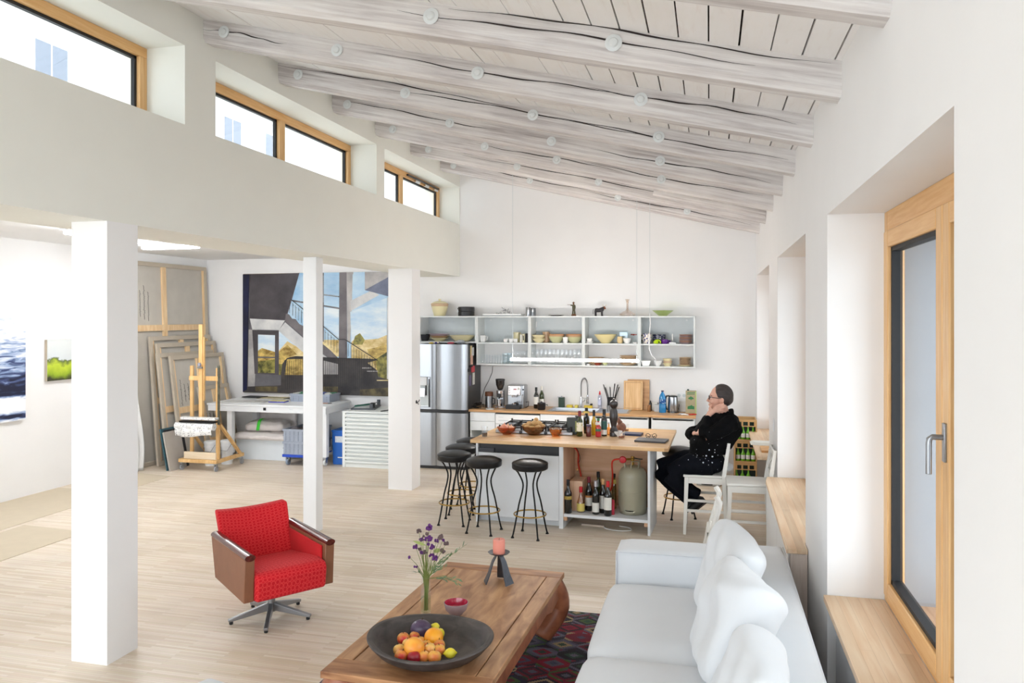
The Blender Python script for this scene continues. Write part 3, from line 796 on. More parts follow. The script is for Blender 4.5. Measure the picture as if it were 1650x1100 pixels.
for i, (nm, ct_, lb, a, b, r, mm, kd, lf) in enumerate(FR): fruit(nm, ct_, lb, fx(a), fy(b), r, mm, kd, lf, rz=(.45 if kd == 'lemon' else i*1.3))

MAUVE = mat('mauve_stoneware', (150,128,130), .6, var=.05); CRIM = mat('crimson_glaze', (176,34,62), .15, var=.06, coat=.5)
sb = MB(); sb.lathe([(0,0,MAUVE),(.034,0),(.038,.006),(.062,.03),(.072,.065),(.072,.07,MAUVE),(.068,.071,CRIM),(.058,.034),(.03,.012),(0,.010)], MAUVE, n=36)
solo('small_bowl', sb, 'small mauve stoneware bowl with a crimson inside next to the vase', 'bowl', onz(735,989,.4515))

# vase of dried flowers
vp = onz(686,988,.4515)
vt = thing('glass_vase', 'clear glass bottle vase standing behind the wooden bowl', 'vase', vp)
g = MB(); g.lathe([(0,.002),(.030,.002),(.032,.01),(.0315,.09),(.030,.13),(.026,.155),(.0265,.17),(.026,.21),(.0285,.214),(.027,.216),(.0245,.21),(.0245,.17),(.029,.125),(.0295,.012),(0,.012)], GLASS, n=28); g.obj('glass', vt)
g = MB(); g.lathe([(0,.013),(.0285,.013),(.0285,.10),(0,.10)], clear('vase_water',(.86,.9,.78),.03,.3), n=24); g.obj('water', vt)
LEAF = mat('olive_leaf', (104,128,92), .55, var=.15, scale=20); STEMG = mat('green_stem', (112,124,58), .6, var=.15, scale=20); PURF = mat('purple_flower', (94,40,110), .8, var=.2, scale=40); DRYF = mat('dried_flower_head', (104,84,84), .9, var=.2, scale=40); PALEL = mat('pale_leaf', (166,178,104), .6, var=.1)
fl = thing('flower_bunch', 'bunch of purple dried flowers and olive twigs in the glass vase', 'flowers', vp)
fr_ = random.Random(11)
def fpos(px, py): # zoomed crop coordinates to a point on the bouquet's plane
    p = ony(630+px/6.47, 830+py/6.47, vp.y+fr_.uniform(-.05,.05)); return p-vp
HEADS = [(397,125,.024,PURF),(292,165,.018,DRYF),(380,195,.016,DRYF),(403,243,.022,PURF),(368,247,.016,PURF),(335,222,.012,DRYF),(318,255,.018,PURF),(475,265,.016,PURF),(518,228,.022,DRYF),(540,262,.014,PURF),(575,295,.018,DRYF),(425,328,.02,PURF),(257,330,.02,PURF),(298,355,.014,DRYF),(540,370,.02,DRYF),(425,422,.02,PURF),(462,452,.022,PURF),(197,440,.014,PURF),(256,538,.014,PURF),(320,388,.014,PURF),(355,385,.016,DRYF),(388,300,.012,PURF)]
base = lambda: Vector((fr_.uniform(-.012,.012), fr_.uniform(-.012,.012), .02))
for i, (a, b, r, mm) in enumerate(HEADS):
    p = fpos(a, b); q0 = base(); neck = Vector((p.x*.12+fr_.uniform(-.01,.01), p.y*.12, .212))
    pts = [q0, neck, neck*.45+p*.55+Vector((0,0,.012)), p]
    st = MB(); st.tube(pts, [.0026,.0024,.0016,.001], STEMG, 6); so = st.obj('stem', fl)
    h = MB()
    for k in range(9):
        d = Vector((fr_.uniform(-1,1), fr_.uniform(-1,1), fr_.uniform(-.7,.9))).normalized()*r*.55
        h.ball(p+d, r*.42, mm, 7)
    h.obj('flower_head', so, sharp=180)
def leaf(mb, p, d, ln, wd, m):
    d = d.normalized(); s_ = d.cross(Vector((fr_.uniform(-.5,.5), -.6, 1))).normalized(); nn = s_.cross(d)
    pr_ = [(0,0),(.3,.9),(.55,1),(.8,.6),(1,0)]
    vs = [p]
    for a, b in pr_[1:-1]: vs += [p+d*ln*a+s_*wd*b*.5, p+d*ln*a-s_*wd*b*.5+nn*.002]
    vs.append(p+d*ln)
    mb.add(vs, [(0,1,2),(1,3,4,2),(3,5,6,4),(5,7,6)], m)
TW_ = [((410,690),(560,430)),((410,680),(790,300)),((400,700),(560,545)),((420,700),(700,670)),((395,640),(660,390)),((400,690),(530,470)),((410,690),(690,705)),((330,600),(250,600))]
for a, b in TW_:
    p0 = fpos(*a); p1 = fpos(*b); p0 = Vector((p0.x*.5, p0.y*.3, .21)); q0 = base(); mid = p0.lerp(p1,.5)+Vector((0,0,.02))
    tw = MB(); tw.tube([q0, p0, mid, p1], [.002,.002,.0014,.0008], STEMG, 6)
    for k in range(8):
        q = .25+.75*k/7
        pp = (p0*(1-q)**2+mid*2*q*(1-q)+p1*q*q); dr = (p1-p0).normalized()
        leaf(tw, pp, dr+Vector((fr_.uniform(-.7,.7), fr_.uniform(-.9,.9), fr_.uniform(-.9,.9)))*.8, .036*fr_.uniform(.7,1.2), .0075, LEAF)
    tw.obj('olive_twig', fl)
lf = MB(); p = fpos(320,312); leaf(lf, p+Vector((.03,0,0)), Vector((-1,0,.25)), .09, .022, PALEL); lf.obj('pale_leaf', fl); lf = MB(); leaf(lf, fpos(440,370), Vector((1,0,.1)), .05, .035, PALEL); lf.obj('pale_leaf', fl)

# candle stand
IRON = mat('forged_iron', (84,86,92), .45, .7, var=.12, scale=30, bump=.15)
cp = onz(804,938,.4515)
cs = thing('candle_stand', 'forged iron three-legged candle stand at the far end of the coffee table', 'candle holder', cp)
for k, an in enumerate((205, -25, 88)):
    a = math.radians(an); d = Vector((math.cos(a), math.sin(a), 0)); s_ = Vector((-d.y, d.x, 0)); lg = MB(); vs = []
    prof = [(.006,.185,.012),(.022,.180,.016),(.045,.14,.022),(.07,.06,.032),(.095,.004,.040)]
    for off in (0,-.006):
        for r, z, w_ in prof: vs += [d*(r+off)+s_*w_+Vector((0,0,z+off*.4)), d*(r+off)-s_*w_+Vector((0,0,z+off*.4))]
    n = len(prof); fs = []
    for i in range(n-1):
        fs += [(2*i,2*i+2,2*i+3,2*i+1),(2*n+2*i,2*n+2*i+1,2*n+2*i+3,2*n+2*i+2),(2*i,2*n+2*i,2*n+2*i+2,2*i+2),(2*i+1,2*i+3,2*n+2*i+3,2*n+2*i+1)]
    fs += [(0,1,2*n+1,2*n),(2*n-2,4*n-2,4*n-1,2*n-1)]
    vs = [v-Vector((0,0,0)) if v.z > 0 else Vector((v.x,v.y,0)) for v in vs]
    lg.add(vs, fs, IRON); lg.obj('leg', cs)
pl = MB(); pl.lathe([(0,.182),(.03,.184),(.066,.194),(.072,.200),(.066,.200),(.03,.190),(0,.189)], IRON, n=36); pl.obj('drip_plate', cs)
WAX = mat('coral_wax', (232,148,130), .5, var=.03, sss=.3)
cd = thing('candle', 'coral pink pillar candle on the iron stand', 'candle', cp+Vector((0,0,.1905)))
c_ = MB(); c_.lathe([(0,0),(.038,0),(.0395,.004),(.0395,.088),(.036,.094),(.02,.090),(0,.088)], WAX, n=32); c_.obj('wax', cd, sharp=50)
MB().tube([(0,0,.086),(.002,0,.100)], .0015, BLACK, 6).obj('wick', cd)

# ---------------------------------------------------------------- white sofa
SOFA = mat('white_cotton_slipcover', (222,225,228), .9, var=.012, scale=6, bump=.12, bscale=9, sheen=.2)
st = thing('sofa', 'large white slipcovered sofa with its back to the right wall', 'sofa', (0,0,0))
def soft(name, x0,y0,z0,x1,y1,z1, parent, puff=.03, n=12, m=None, loc=None, rot=None, bev=.035):
    """a stuffed block: rounded and crowned on the top and sides"""
    mb = MB(); m = m or SOFA
    cx, cy, cz = (x0+x1)/2, (y0+y1)/2, (z0+z1)/2; hx, hy, hz_ = (x1-x0)/2, (y1-y0)/2, (z1-z0)/2
    vs = []; idx = {}
    def V(i, j, k):
        key = (i,j,k)
        if key in idx: return idx[key]
        a, b, c = 2*i/n-1, 2*j/n-1, 2*k/n-1
        r = min(bev, hx*.9, hy*.9, hz_*.9)
        # rounded box
        q = Vector((a*hx, b*hy, c*hz_)); core = Vector((max(-hx+r, min(hx-r, q.x)), max(-hy+r, min(hy-r, q.y)), max(-hz_+r, min(hz_-r, q.z))))
        d = q-core
        if d.length > 1e-6:
            q = core+d.normalized()*r
        f = lambda s_: 1-s_**4
        q += Vector((math.copysign(puff*.35*f(b)*f(c), a) if abs(a) > .99 else 0, math.copysign(puff*.35*f(a)*f(c), b) if abs(b) > .99 else 0, math.copysign(puff*f(a)*f(b), c) if c > .99 else 0))
        idx[key] = len(vs); vs.append((q.x+cx, q.y+cy, q.z+cz)); return idx[key]
    fs = []
    for a in range(n):
        for b in range(n):
            fs += [(V(a,b,0),V(a,b+1,0),V(a+1,b+1,0),V(a+1,b,0)),(V(a,b,n),V(a+1,b,n),V(a+1,b+1,n),V(a,b+1,n)),
                   (V(a,0,b),V(a+1,0,b),V(a+1,0,b+1),V(a,0,b+1)),(V(a,n,b),V(a,n,b+1),V(a+1,n,b+1),V(a+1,n,b)),
                   (V(0,a,b),V(0,a,b+1),V(0,a+1,b+1),V(0,a+1,b)),(V(n,a,b),V(n,a+1,b),V(n,a+1,b+1),V(n,a,b+1))]
    mb.add(vs, fs, m)
    o = mb.obj(name, parent, sharp=180)
    if loc is not None: o.location = loc
    if rot is not None: o.rotation_euler = rot
    return o
SY0, SY1 = 2.3, 5.53
soft('base', -.60, SY0+.05, .03, .46, SY1-.02, .30, st, 0)
soft('armrest', -.615, SY1-.30, .02, .46, SY1, .63, st, .012)
soft('armrest', -.615, SY0, .02, .46, SY0+.30, .63, st, .012)
soft('backrest', .20, SY0, .02, .485, SY1-.005, .655, st, .012)
soft('seat_cushion', -.635, 4.085, .28, .21, SY1-.305, .425, st, .035, bev=.05)
soft('seat_cushion', -.635, 2.93, .28, .21, 4.08, .425, st, .035, bev=.05)
pp = MB()
e = .006
pp.tube([(-.607,SY1-.297,.1),(-.607,SY1-.297,.618),(.2,SY1-.297,.622)], e, SOFA, 6); pp.tube([(.478,SY1-.02,.64),(.478,SY0+.02,.64)], e, SOFA, 6)
pp.obj('piping', st)
def pillow(name, label, loc, rot, sx, sz, th, seed, sag=.0, group=None):
    """square scatter cushion, thin at the seams with pinched corners"""
    mb = MB(); n = 26; r = random.Random(seed); ph = [r.uniform(0,6) for _ in range(6)]
    vs = []; fs = []
    for side in (1, -1):
        for i in range(n+1):
            for j in range(n+1):
                a, b = 2*i/n-1, 2*j/n-1
                pass
                X = a*(1-.07*(1-b*b)*0-.06*(1-abs(b))**.8*abs(a)**3); Z = b*(1-.06*(1-abs(a))**.8*abs(b)**3)
                h = max(0,(1-a**6))**.5*max(0,(1-b**6))**.5; rc = 1-.16*(a*a*b*b)**1.5
                wr = .10*math.sin(3.1*a+ph[0]+2*b)+.08*math.sin(4.3*b+ph[1]-2.2*a)+.05*math.sin(9*a+5*b+ph[2])
                fold = -.10*math.exp(-((a*.8+b*.6-.1)*5)**2)+.07*math.exp(-((a*.5-b*.9+.3)*6)**2)
                X *= rc; Z *= rc; vs.append((X*sx, side*th*h*(1+(wr+fold)*1.3)+.012*math.sin(2*a+ph[3])*b, Z*sz-sag*(1-a*a)*max(0,b)**2))
    M = (n+1)**2
    for i in range(n):
        for j in range(n):
            q = i*(n+1)+j; fs.append((q, q+1, q+n+2, q+n+1)); fs.append((M+q, M+q+n+1, M+q+n+2, M+q+1))
    for i in range(n):
        for q, w_ in ((i*(n+1), (i+1)*(n+1)), (i*(n+1)+n, (i+1)*(n+1)+n), (i, i+1), (n*(n+1)+i, n*(n+1)+i+1)): fs.append((q, w_, M+w_, M+q))
    mb.add(vs, fs, SOFA)
    mb.v = [v for v in mb.v]
    o = mb.obj(name, None, sharp=180); o.location = loc; o.rotation_euler = rot
    k = o.modifiers.new('weld', 'WELD'); k.merge_threshold = .002
    k = o.modifiers.new('subdivision', 'SUBSURF'); k.levels = 1; k.render_levels = 1
    return tag(o, label, 'cushion', group)
D = math.radians
pillow('scatter_cushion', 'white scatter cushion standing farthest along the sofa back', (.10, 4.60, .70), (D(-16), D(4), D(-78)), .36, .30, .10, 1)
pillow('scatter_cushion', 'large crumpled white cushion in the middle of the sofa back', (.11, 3.98, .70), (D(-20), D(-5), D(-82)), .40, .30, .13, 2, sag=.04)
pillow('scatter_cushion', 'white cushion nearest the camera at the bottom of the picture', (.14, 3.30, .62), (D(-24), D(3), D(-86)), .32, .27, .11, 3)
# corner of a second white seat at the bottom edge
ot = thing('white_ottoman', 'white upholstered seat showing only its corner at the bottom edge of the picture', 'ottoman', (-2.315, 2.875, 0), D(-14))
soft('cushion', -.20, -.45, .12, .14, .46, .44, ot, .02, bev=.09); soft('base', -.18, -.42, .03, .12, .43, .14, ot, 0)
# ============================================================ kitchen
# ---------------------------------------------------------------- wall shelves
YS = 10.88; YSB = YB-.004
SHM = mat('shelf_pale_grey', (222,226,225), .5, var=.015); SHB = mat('shelf_back_grey', (212,219,221), .6, var=.02)
HANG = mat('white_cap', (236,236,236), .4)
US = [xat(677,YS)-.02, xat(767.5,YS), xat(853,YS), xat(940,YS), xat(1030,YS), xat(1120,YS)]
ZT, ZM, ZBOT = 2.2, 1.805, 1.485
names = ['single-tier grey wall cabinet frame above the fridge','two-tier open grey wall shelf with tumblers, second from the left','two-tier open grey wall shelf holding the wine flutes','two-tier open grey wall shelf with the big cream bowl','two-tier open grey wall shelf at the right end']
th_ = .02
for k in range(5):
    x0, x1 = US[k], US[k+1]; low = ZM if k == 0 else ZBOT
    t = thing('wall_shelf', names[k], 'shelf', (x0, YS, low)); W_ = x1-x0; H_ = ZT-low; D_ = YSB-YS
    for a in (.001, W_-th_-.001):
        MB().box(a,0,0,a+th_,D_,H_,SHM).obj('side_panel', t)
    MB().box(th_+.002,0,H_-th_,W_-th_-.002,D_,H_,SHM).obj('top_panel', t)
    MB().box(th_+.002,0,0,W_-th_-.002,D_,th_,SHM).obj('bottom_panel', t)
    MB().box(th_+.002,D_-.012,(0 if k == 0 else ZM-low)+th_,W_-th_-.002,D_-.004,H_-th_,SHB).obj('back_panel', t)
    if k: MB().box(th_+.002,0,ZM-low-th_/2,W_-th_-.002,D_-.013,ZM-low+th_/2,SHM).obj('shelf_board', t)
    for a in (.12, W_-.12):
        c_ = MB(); c_.lathe([(0,0),(.011,0),(.010,.006),(0,.007)], HANG, n=12); c_.xf(Matrix.Translation((a,D_-.012,H_-.06)) @ Matrix.Rotation(PI/2,4,'X')); c_.obj('screw_cap', t)
# standing heights on the shelves
Z0, Z1, Z2 = ZT, ZM+th_/2, ZBOT+th_
Z1L = ZM+th_
so_ = MB(); so_.box(-.04,-.012,-.04,.04,0,.04,WHITE); so_.lathe([(0,0),(.022,0),(.022,.004),(.018,.006),(.018,.002),(0,.002)], PALEGREY, n=20)
so_ = MB().box(-.042,-.012,-.042,.042,0,.042,WHITE)
q = MB(); q.lathe([(0,.0),(.024,0),(.024,.003),(.020,.003),(.020,.001),(0,.001)], PALEGREY, n=24); q.xf(Matrix.Translation((0,-.0125,0)) @ Matrix.Rotation(PI/2,4,'X')); so_.merge(q)
solo('wall_socket', so_, 'white power socket inside the third wall shelf', 'socket', (xat(860,11.2), YSB-.013, 2.075))

def at(u, y, z): return Vector((xat(u,y), y, z))
def bowl_prof(r, h, foot=.45, t=.006, lip=None):
    return [(0,0),(r*foot,0),(r*foot*1.02,.006),(r*.78,h*.42),(r,h),(r-t,h),(r*.76,h*.45),(r*foot*.9,.012),(0,.010)]
def plate_prof(r, h=.018): return [(0,0),(r*.6,0),(r*.65,.003),(r,h),(r-.003,h+.003),(r*.62,.007),(0,.006)]
def item(name, prof, m, label, cat, u, y, z, n=28, group=None, sx=1, sy=1, sharp=45, rz=0):
    if m is GLASS or m is MATS.get('bluish_glass'):      # thin blown glass: one wall is enough
        prof = prof[:max(range(len(prof)), key=lambda i: (prof[i][1], -i))+1]
    b = MB(); b.lathe(prof, m, n=n, sx=sx, sy=sy); return solo(name, b, label, cat, at(u,y,z), rz, group, sharp=sharp)
def stack(name, count, r, h, dz, m, label, cat, u, y, z, group, prof=None, label_top=None, label_bottom=None, cols=None):
    """a pile of equal plates or bowls, each one its own object"""
    out = []
    for i in range(count):
        b = MB(); b.lathe(prof or plate_prof(r, h), (cols[i % len(cols)] if cols else m), n=32)
        lb = label
        if i == count-1 and label_top: lb = label_top
        elif i == 0 and label_bottom: lb = label_bottom
        p = at(u,y,z+i*dz); out.append(solo(name, b, lb, cat, (p.x+random.uniform(-.003,.003), p.y, p.z), 0, group if lb == label else None, sharp=50))
    return out

# ---- on top of the shelves
RBAND = mat('red_glaze_band', (170,76,60), .3)
t = thing('lidded_crock', 'pale yellow lidded stoneware crock with red bands on the shelf above the fridge', 'crock', at(708.5,11.06,Z0))
b = MB(); b.lathe([(0,0),(.082,0),(.088,.01),(.125,.135),(.128,.150,RBAND),(.129,.158,YELLOWG),(.128,.165),(.12,.165),(.085,.012),(0,.012)], YELLOWG, n=36); b.obj('pot', t)
b = MB(); b.lathe([(.131,.166),(.133,.172,RBAND),(.133,.182,YELLOWG),(.128,.190),(.085,.215),(.03,.228),(.016,.23),(.014,.238),(.022,.25),(.016,.258),(0,.26)], YELLOWG, n=36); b.obj('lid', t)
t = thing('stacking_tin', 'round black two-tier lunch tin beside the yellow crock', 'tin', at(751.5,11.05,Z0))
b = MB(); b.lathe([(0,0),(.118,0),(.122,.004),(.122,.066),(.118,.069),(0,.069)], BLACK, n=36); b.obj('lower_tier', t)
b = MB(); b.lathe([(0,.070),(.118,.070),(.122,.073),(.122,.132),(.118,.137),(.02,.140),(0,.140)], BLACK, n=36); b.obj('upper_tier', t)
b = MB(); b.box(-.135,-.012,.058,-.118,.012,.078,STEEL); b.box(-.132,-.02,.10,-.12,.02,.118,BLACK); b.obj('clasp', t)
t = thing('platter', 'white rectangular platter with silver bric-a-brac on the second wall shelf', 'platter', at(812,11.05,Z0))
b = MB(); b.box(-.28,-.11,.0,.28,.11,.008,PALEGREY); b.box(-.29,-.12,.008,.29,.12,.032,PORC); b.obj('tray', t, bev=.004)
r_ = random.Random(4)
SILV = mat('silver_leaf', (210,210,212), .25, .9, var=.05)
b = MB()
for i in range(40):
    a = r_.uniform(0,6.28); r = r_.uniform(0,.10); h = (1-abs(r)/.11)*.085
    p = Vector((math.cos(a)*r*1.5, math.sin(a)*r*.7, .034+r_.uniform(0,1)*h)); d = Vector((r_.uniform(-1,1), r_.uniform(-1,1), r_.uniform(-.2,1))).normalized()
    b.tube([p, p+d*.03, p+d*.05+Vector((0,0,-.01))], [.010,.013,.003], SILV if i % 3 else PORC, 6, ey=.35)
b.v = [(x,y,max(z,.0325)) for x,y,z in b.v]
solo('silver_ornament', b, 'heap of silver leaf shaped ornaments on the white platter', 'ornament', at(811,11.05,Z0+.0))
for q, (u, h) in enumerate(((851,.125),(858,.115))):
    b = MB(); b.lathe([(0,0),(.034 if q == 0 else .05,0),(.034 if q == 0 else .05,h),(.036 if q == 0 else .052,h+.003),(.031 if q == 0 else .047,h+.002),(.03 if q == 0 else .046,.01),(0,.01)], STEEL, n=28)
    solo('steel_canister', b, ('slim steel canister standing in front on top of the shelves','wide steel canister behind the slim one on top of the shelves')[q], 'canister', at(u,10.98+q*.13,Z0))
item('dark_plate', plate_prof(.115,.012), mat('dark_wood_plate',(86,66,54),.5), 'flat dark plate on top of the shelves left of the carved hunter', 'plate', 896, 11.05, Z0)
item('shot_glass', [(0,0),(.016,0),(.022,.05),(.0205,.05),(.0145,.006),(0,.006)], GLASS, 'tiny clear glass on top of the shelves right of the carved hunter', 'glass', 939, 11.0, Z0, 16)
# carved hunter
CARV = mat('carved_lime_wood', (122,84,56), .55, var=.2, scale=30); CARVG = mat('painted_green_coat', (86,82,58), .6, var=.2, scale=30)
t = thing('carved_figure', 'small carved wooden figure of a hunter aiming to the left on the shelf top', 'figurine', at(924.5,11.0,Z0))
b = MB(); b.lathe([(0,0),(.036,0),(.034,.02),(.026,.03),(0,.032)], CARV, n=14); b.obj('base', t)
b = MB(); b.tube([(-.014,0,.03),(-.012,0,.07),(-.006,0,.105)], [.012,.011,.014], CARVG, 8); b.tube([(.016,0,.03),(.012,0,.07),(.006,0,.105)], [.012,.011,.014], CARVG, 8)
b.tube([(0,0,.095),(.002,0,.125),(.002,0,.15),(0,0,.165)], [.022,.026,.024,.012], CARVG, 10); b.ball((-.004,0,.178), (.013,.012,.016), CARV, 10)
b.tube([(.0,-.01,.155),(-.025,-.018,.150),(-.045,-.012,.158)], [.010,.009,.007], CARVG, 8); b.tube([(.0,.01,.155),(-.02,.014,.148),(-.035,.004,.156)], [.010,.009,.007], CARVG, 8)
b.obj('figure', t, sharp=80)
b = MB(); b.lathe([(0,0),(.022,0),(.021,.004),(.012,.006),(.010,.014),(0,.016)], CARV, (-.003,0,.189), 14); b.obj('hat', t)
b = MB(); b.tube([(.01,-.012,.160),(-.09,-.014,.163)], [.004,.0025], CARV, 6); b.obj('rifle', t)
# bull
BULL = mat('black_bull_ceramic', (46,42,46), .45, var=.1); BULLF = mat('brown_bull_face', (140,78,46), .5); HORN = mat('horn', (214,200,170), .4)
t = thing('bull_figurine', 'small black bull figurine facing right on the shelf top', 'figurine', at(965.5,11.0,Z0))
b = MB()
b.tube([(-.062,0,.085),(-.04,0,.083),(0,0,.082),(.035,0,.090),(.055,0,.105)], [.022,.030,.029,.033,.026], BULL, 12)
b.tube([(.045,0,.10),(.07,-.004,.120),(.078,-.008,.128)], [.026,.02,.014], BULL, 10)
for x, y in ((-.055,-.016),(-.045,.016),(.035,-.016),(.045,.016)): b.tube([(x,y,.075),(x-.002,y,.04),(x+.001,y,.0)], [.012,.008,.008], BULL, 8)
b.tube([(-.08,0,.095),(-.088,0,.08),(-.086,0,.03)], [.004,.003,.004], BULL, 6)
b.obj('body', t, sharp=90)
b = MB(); b.tube([(.072,-.012,.132),(.084,-.018,.112),(.090,-.02,.100)], [.013,.012,.009], BULLF, 10); b.obj('face', t, sharp=90)
b = MB()
for sy in (-1, 1): b.tube([(.074,-.012+sy*.008,.142),(.078,-.012+sy*.028,.150),(.086,-.012+sy*.034,.165)], [.005,.004,.001], HORN, 6)
b.v = [(x+.0,y,z) for x,y,z in b.v]
b2 = MB(); b2.tube([(.066,-.012,.142),(.052,-.014,.150),(.054,-.014,.168)], [.005,.004,.001], HORN, 6); b2.obj('horn', t, sharp=90)
b2 = MB(); b2.tube([(.086,-.012,.140),(.098,-.014,.150),(.096,-.014,.168)], [.005,.004,.001], HORN, 6); b2.obj('horn', t, sharp=90)
# decanter, green bowl
item('decanter', [(0,0),(.09,0),(.112,.012),(.112,.03),(.085,.052),(.03,.078),(.016,.10),(.014,.17),(.022,.215),(.034,.235),(.032,.236),(.020,.215),(.012,.17),(.014,.10),(.028,.074),(.08,.05),(.108,.03),(.107,.014),(.088,.004),(0,.004)], clear('decanter_glass',(.93,.88,.84),.06,.6), 'clear wide-bottomed glass decanter on top of the shelves', 'decanter', 1011, 11.02, Z0, 32)
item('green_dish', [(0,0),(.055,0),(.06,.006),(.10,.04),(.148,.078),(.144,.079),(.095,.044),(.05,.012),(0,.010)], clear('green_glass',(.80,.86,.56),.12,.5), 'pale green flared glass bowl at the right end of the shelf tops', 'bowl', 1068, 11.02, Z0, 32)

# ---- first shelf: above the fridge
BLKW = mat('black_woven', (44,46,52), .7, var=.2, scale=60, bump=.4, bscale=150)
item('woven_basket', [(0,0),(.08,0),(.11,.05),(.118,.10),(.112,.10),(.10,.05),(.075,.008),(0,.008)], BLKW, 'dark woven basket beside the column on the shelf over the fridge', 'basket', 681, 11.02, Z1L)
LILAC = mat('lilac_glaze', (206,186,200), .35, var=.05)
stack('serving_bowl', 3, .14, .05, .028, YELLOWG, 'shallow serving bowl in the middle of the left stack over the fridge', 'bowl', 708, 11.02, Z1L, None, prof=[(0,0),(.06,0),(.065,.005),(.11,.028),(.155,.05),(.150,.053),(.10,.033),(0,.012)], label_top='lilac rimmed serving bowl topping the left stack over the fridge', label_bottom='yellow serving bowl at the bottom of the left stack over the fridge', cols=[YELLOWG, TANG, LILAC])
item('serving_bowl', [(0,0),(.10,0),(.11,.008),(.16,.045),(.192,.088),(.186,.09),(.15,.05),(.09,.014),(0,.012)], YELLOWG, 'wide yellow glazed bowl with an orange rim on the shelf over the fridge', 'bowl', 745, 11.02, Z1L, 40)
# ---- second unit upper
t = thing('milk_jug', 'white boxy milk jug at the left of the tumbler shelf', 'jug', at(778.5,11.0,Z1)); b = MB(); b.prism([(-.035,0),(.035,0),(.04,.10),(-.045,.105)], 'y', -.035, .035, PORC); b.obj('body', t, bev=.008); b = MB(); b.tube([(.03,0,.09),(.065,0,.08),(.06,0,.035),(.034,0,.025)], .007, PORC, 8); b.obj('handle', t)
TUMB = [(0,0),(.028,0),(.036,.10),(.0345,.10),(.0265,.008),(0,.008)]
for i, (u, y, k_) in enumerate(((788,10.96,.7),(793,11.08,.75),(797,10.97,.85),(802,11.1,1.05),(806,10.98,.95),(809,11.08,.9))):
    item('water_glass', [(a*.95, b_*k_) for a, b_ in TUMB], GLASS, 'clear water glass among the crowd on the upper tumbler shelf', 'glass', u, y, Z1, 18, group='water glasses on the upper tumbler shelf')
CUPP = [(0,0),(.022,0),(.03,.008),(.036,.055),(.033,.055),(.028,.012),(0,.010)]
for u, lb in ((815,'first white cup from the left on the upper tumbler shelf'),(823.5,'second white cup on the upper tumbler shelf'),(830.5,'third white cup in front of the yellow jug')): item('white_cup', CUPP, PORC, lb, 'cup', u, 10.95, Z1, 22)
t = thing('yellow_jug', 'pale yellow jug at the back of the upper tumbler shelf', 'jug', at(833,11.1,Z1)); b = MB(); b.lathe([(0,0),(.04,0),(.056,.04),(.05,.11),(.056,.145),(.052,.145),(.046,.11),(.052,.04),(0,.01)], YELLOWG, n=26); b.obj('body', t); b = MB(); b.tube([(.05,0,.125),(.085,0,.11),(.08,0,.05),(.053,0,.04)], .007, YELLOWG, 8); b.obj('handle', t)
for i, (u, w_, h_, c_) in enumerate(((840.5,.03,.115,(226,224,214)),(844.5,.035,.125,(230,222,190)),(849,.03,.13,(44,42,44)))):
    b = MB(); b.box(-w_/2,-.04,0,w_/2,.04,h_,mat('packet_%d'%i,c_,.6)); 
    if i == 1: b.box(-.008,-.0405,.03,.008,-.04,.10,BLACK)
    solo('tea_packet', b, ('white upright tea packet right of the yellow jug','cream tea packet with a dark motif','black tea packet beside the shelf divider')[i], 'packet', at(u,10.98+.03*i,Z1), bev=.002)
# ---- second unit lower: tumblers, jar tower, wine glasses
for i in range(9):
    item('tall_tumbler', [(a*.98, b_*1.2) for a, b_ in TUMB], GLASS, 'tall clear tumbler in the row on the lower left shelf', 'glass', 778+i*4.4, (10.95,11.05,11.14)[i % 3], Z2, 18, group='tall tumblers on the lower left shelf')
for i in range(3):
    item('stacking_jar', [(0,0),(.045,0),(.052,.02),(.050,.05),(.048,.05),(.049,.02),(.04,.006),(0,.006)], clear('bluish_glass',(.84,.90,.92),.08,.7), ('bluish glass jar at the bottom of the jar tower','bluish glass jar in the middle of the jar tower','bluish glass jar topping the jar tower')[i], 'jar', 815, 10.98, Z2+i*.0505, 22)
for i in range(3):
    item('stacking_jar', [(0,0),(.040,0),(.046,.02),(.044,.05),(.042,.05),(.043,.02),(.036,.006),(0,.006)], MATS['bluish_glass'], ('lowest jar of the rear jar tower on the lower shelf','middle jar of the rear jar tower on the lower shelf','top jar of the rear jar tower on the lower shelf')[i], 'jar', 822, 11.1, Z2+i*.048, 22)
WINEG = [(0,0),(.034,0),(.033,.003),(.006,.006),(.004,.06),(.012,.075),(.036,.10),(.039,.13),(.033,.175),(.0315,.175),(.037,.13),(.034,.102),(.01,.078),(0,.076)]
for i in range(6):
    item('wine_glass', [(a, b_*1.08) for a, b_ in WINEG], GLASS, 'clear stemmed wine glass on the lower left shelf behind the lamp bar', 'wine glass', 829+i*4.1, (11.0,11.12)[i % 2], Z2, 18, group='wine glasses on the lower left shelf')
FLUTE = [(0,0),(.03,0),(.029,.003),(.005,.006),(.0035,.07),(.010,.085),(.022,.12),(.023,.16),(.019,.215),(.018,.215),(.0215,.16),(.0205,.122),(.008,.09),(0,.088)]
for j in range(3):
    for i in range(12):
        item('champagne_flute', FLUTE, GLASS, 'clear champagne flute in the rows of flutes behind the lamp bar', 'champagne flute', 858+i*6.7+j*1.2, 10.96+.10*j, Z2, 14, group='champagne flutes on the lower middle shelf')
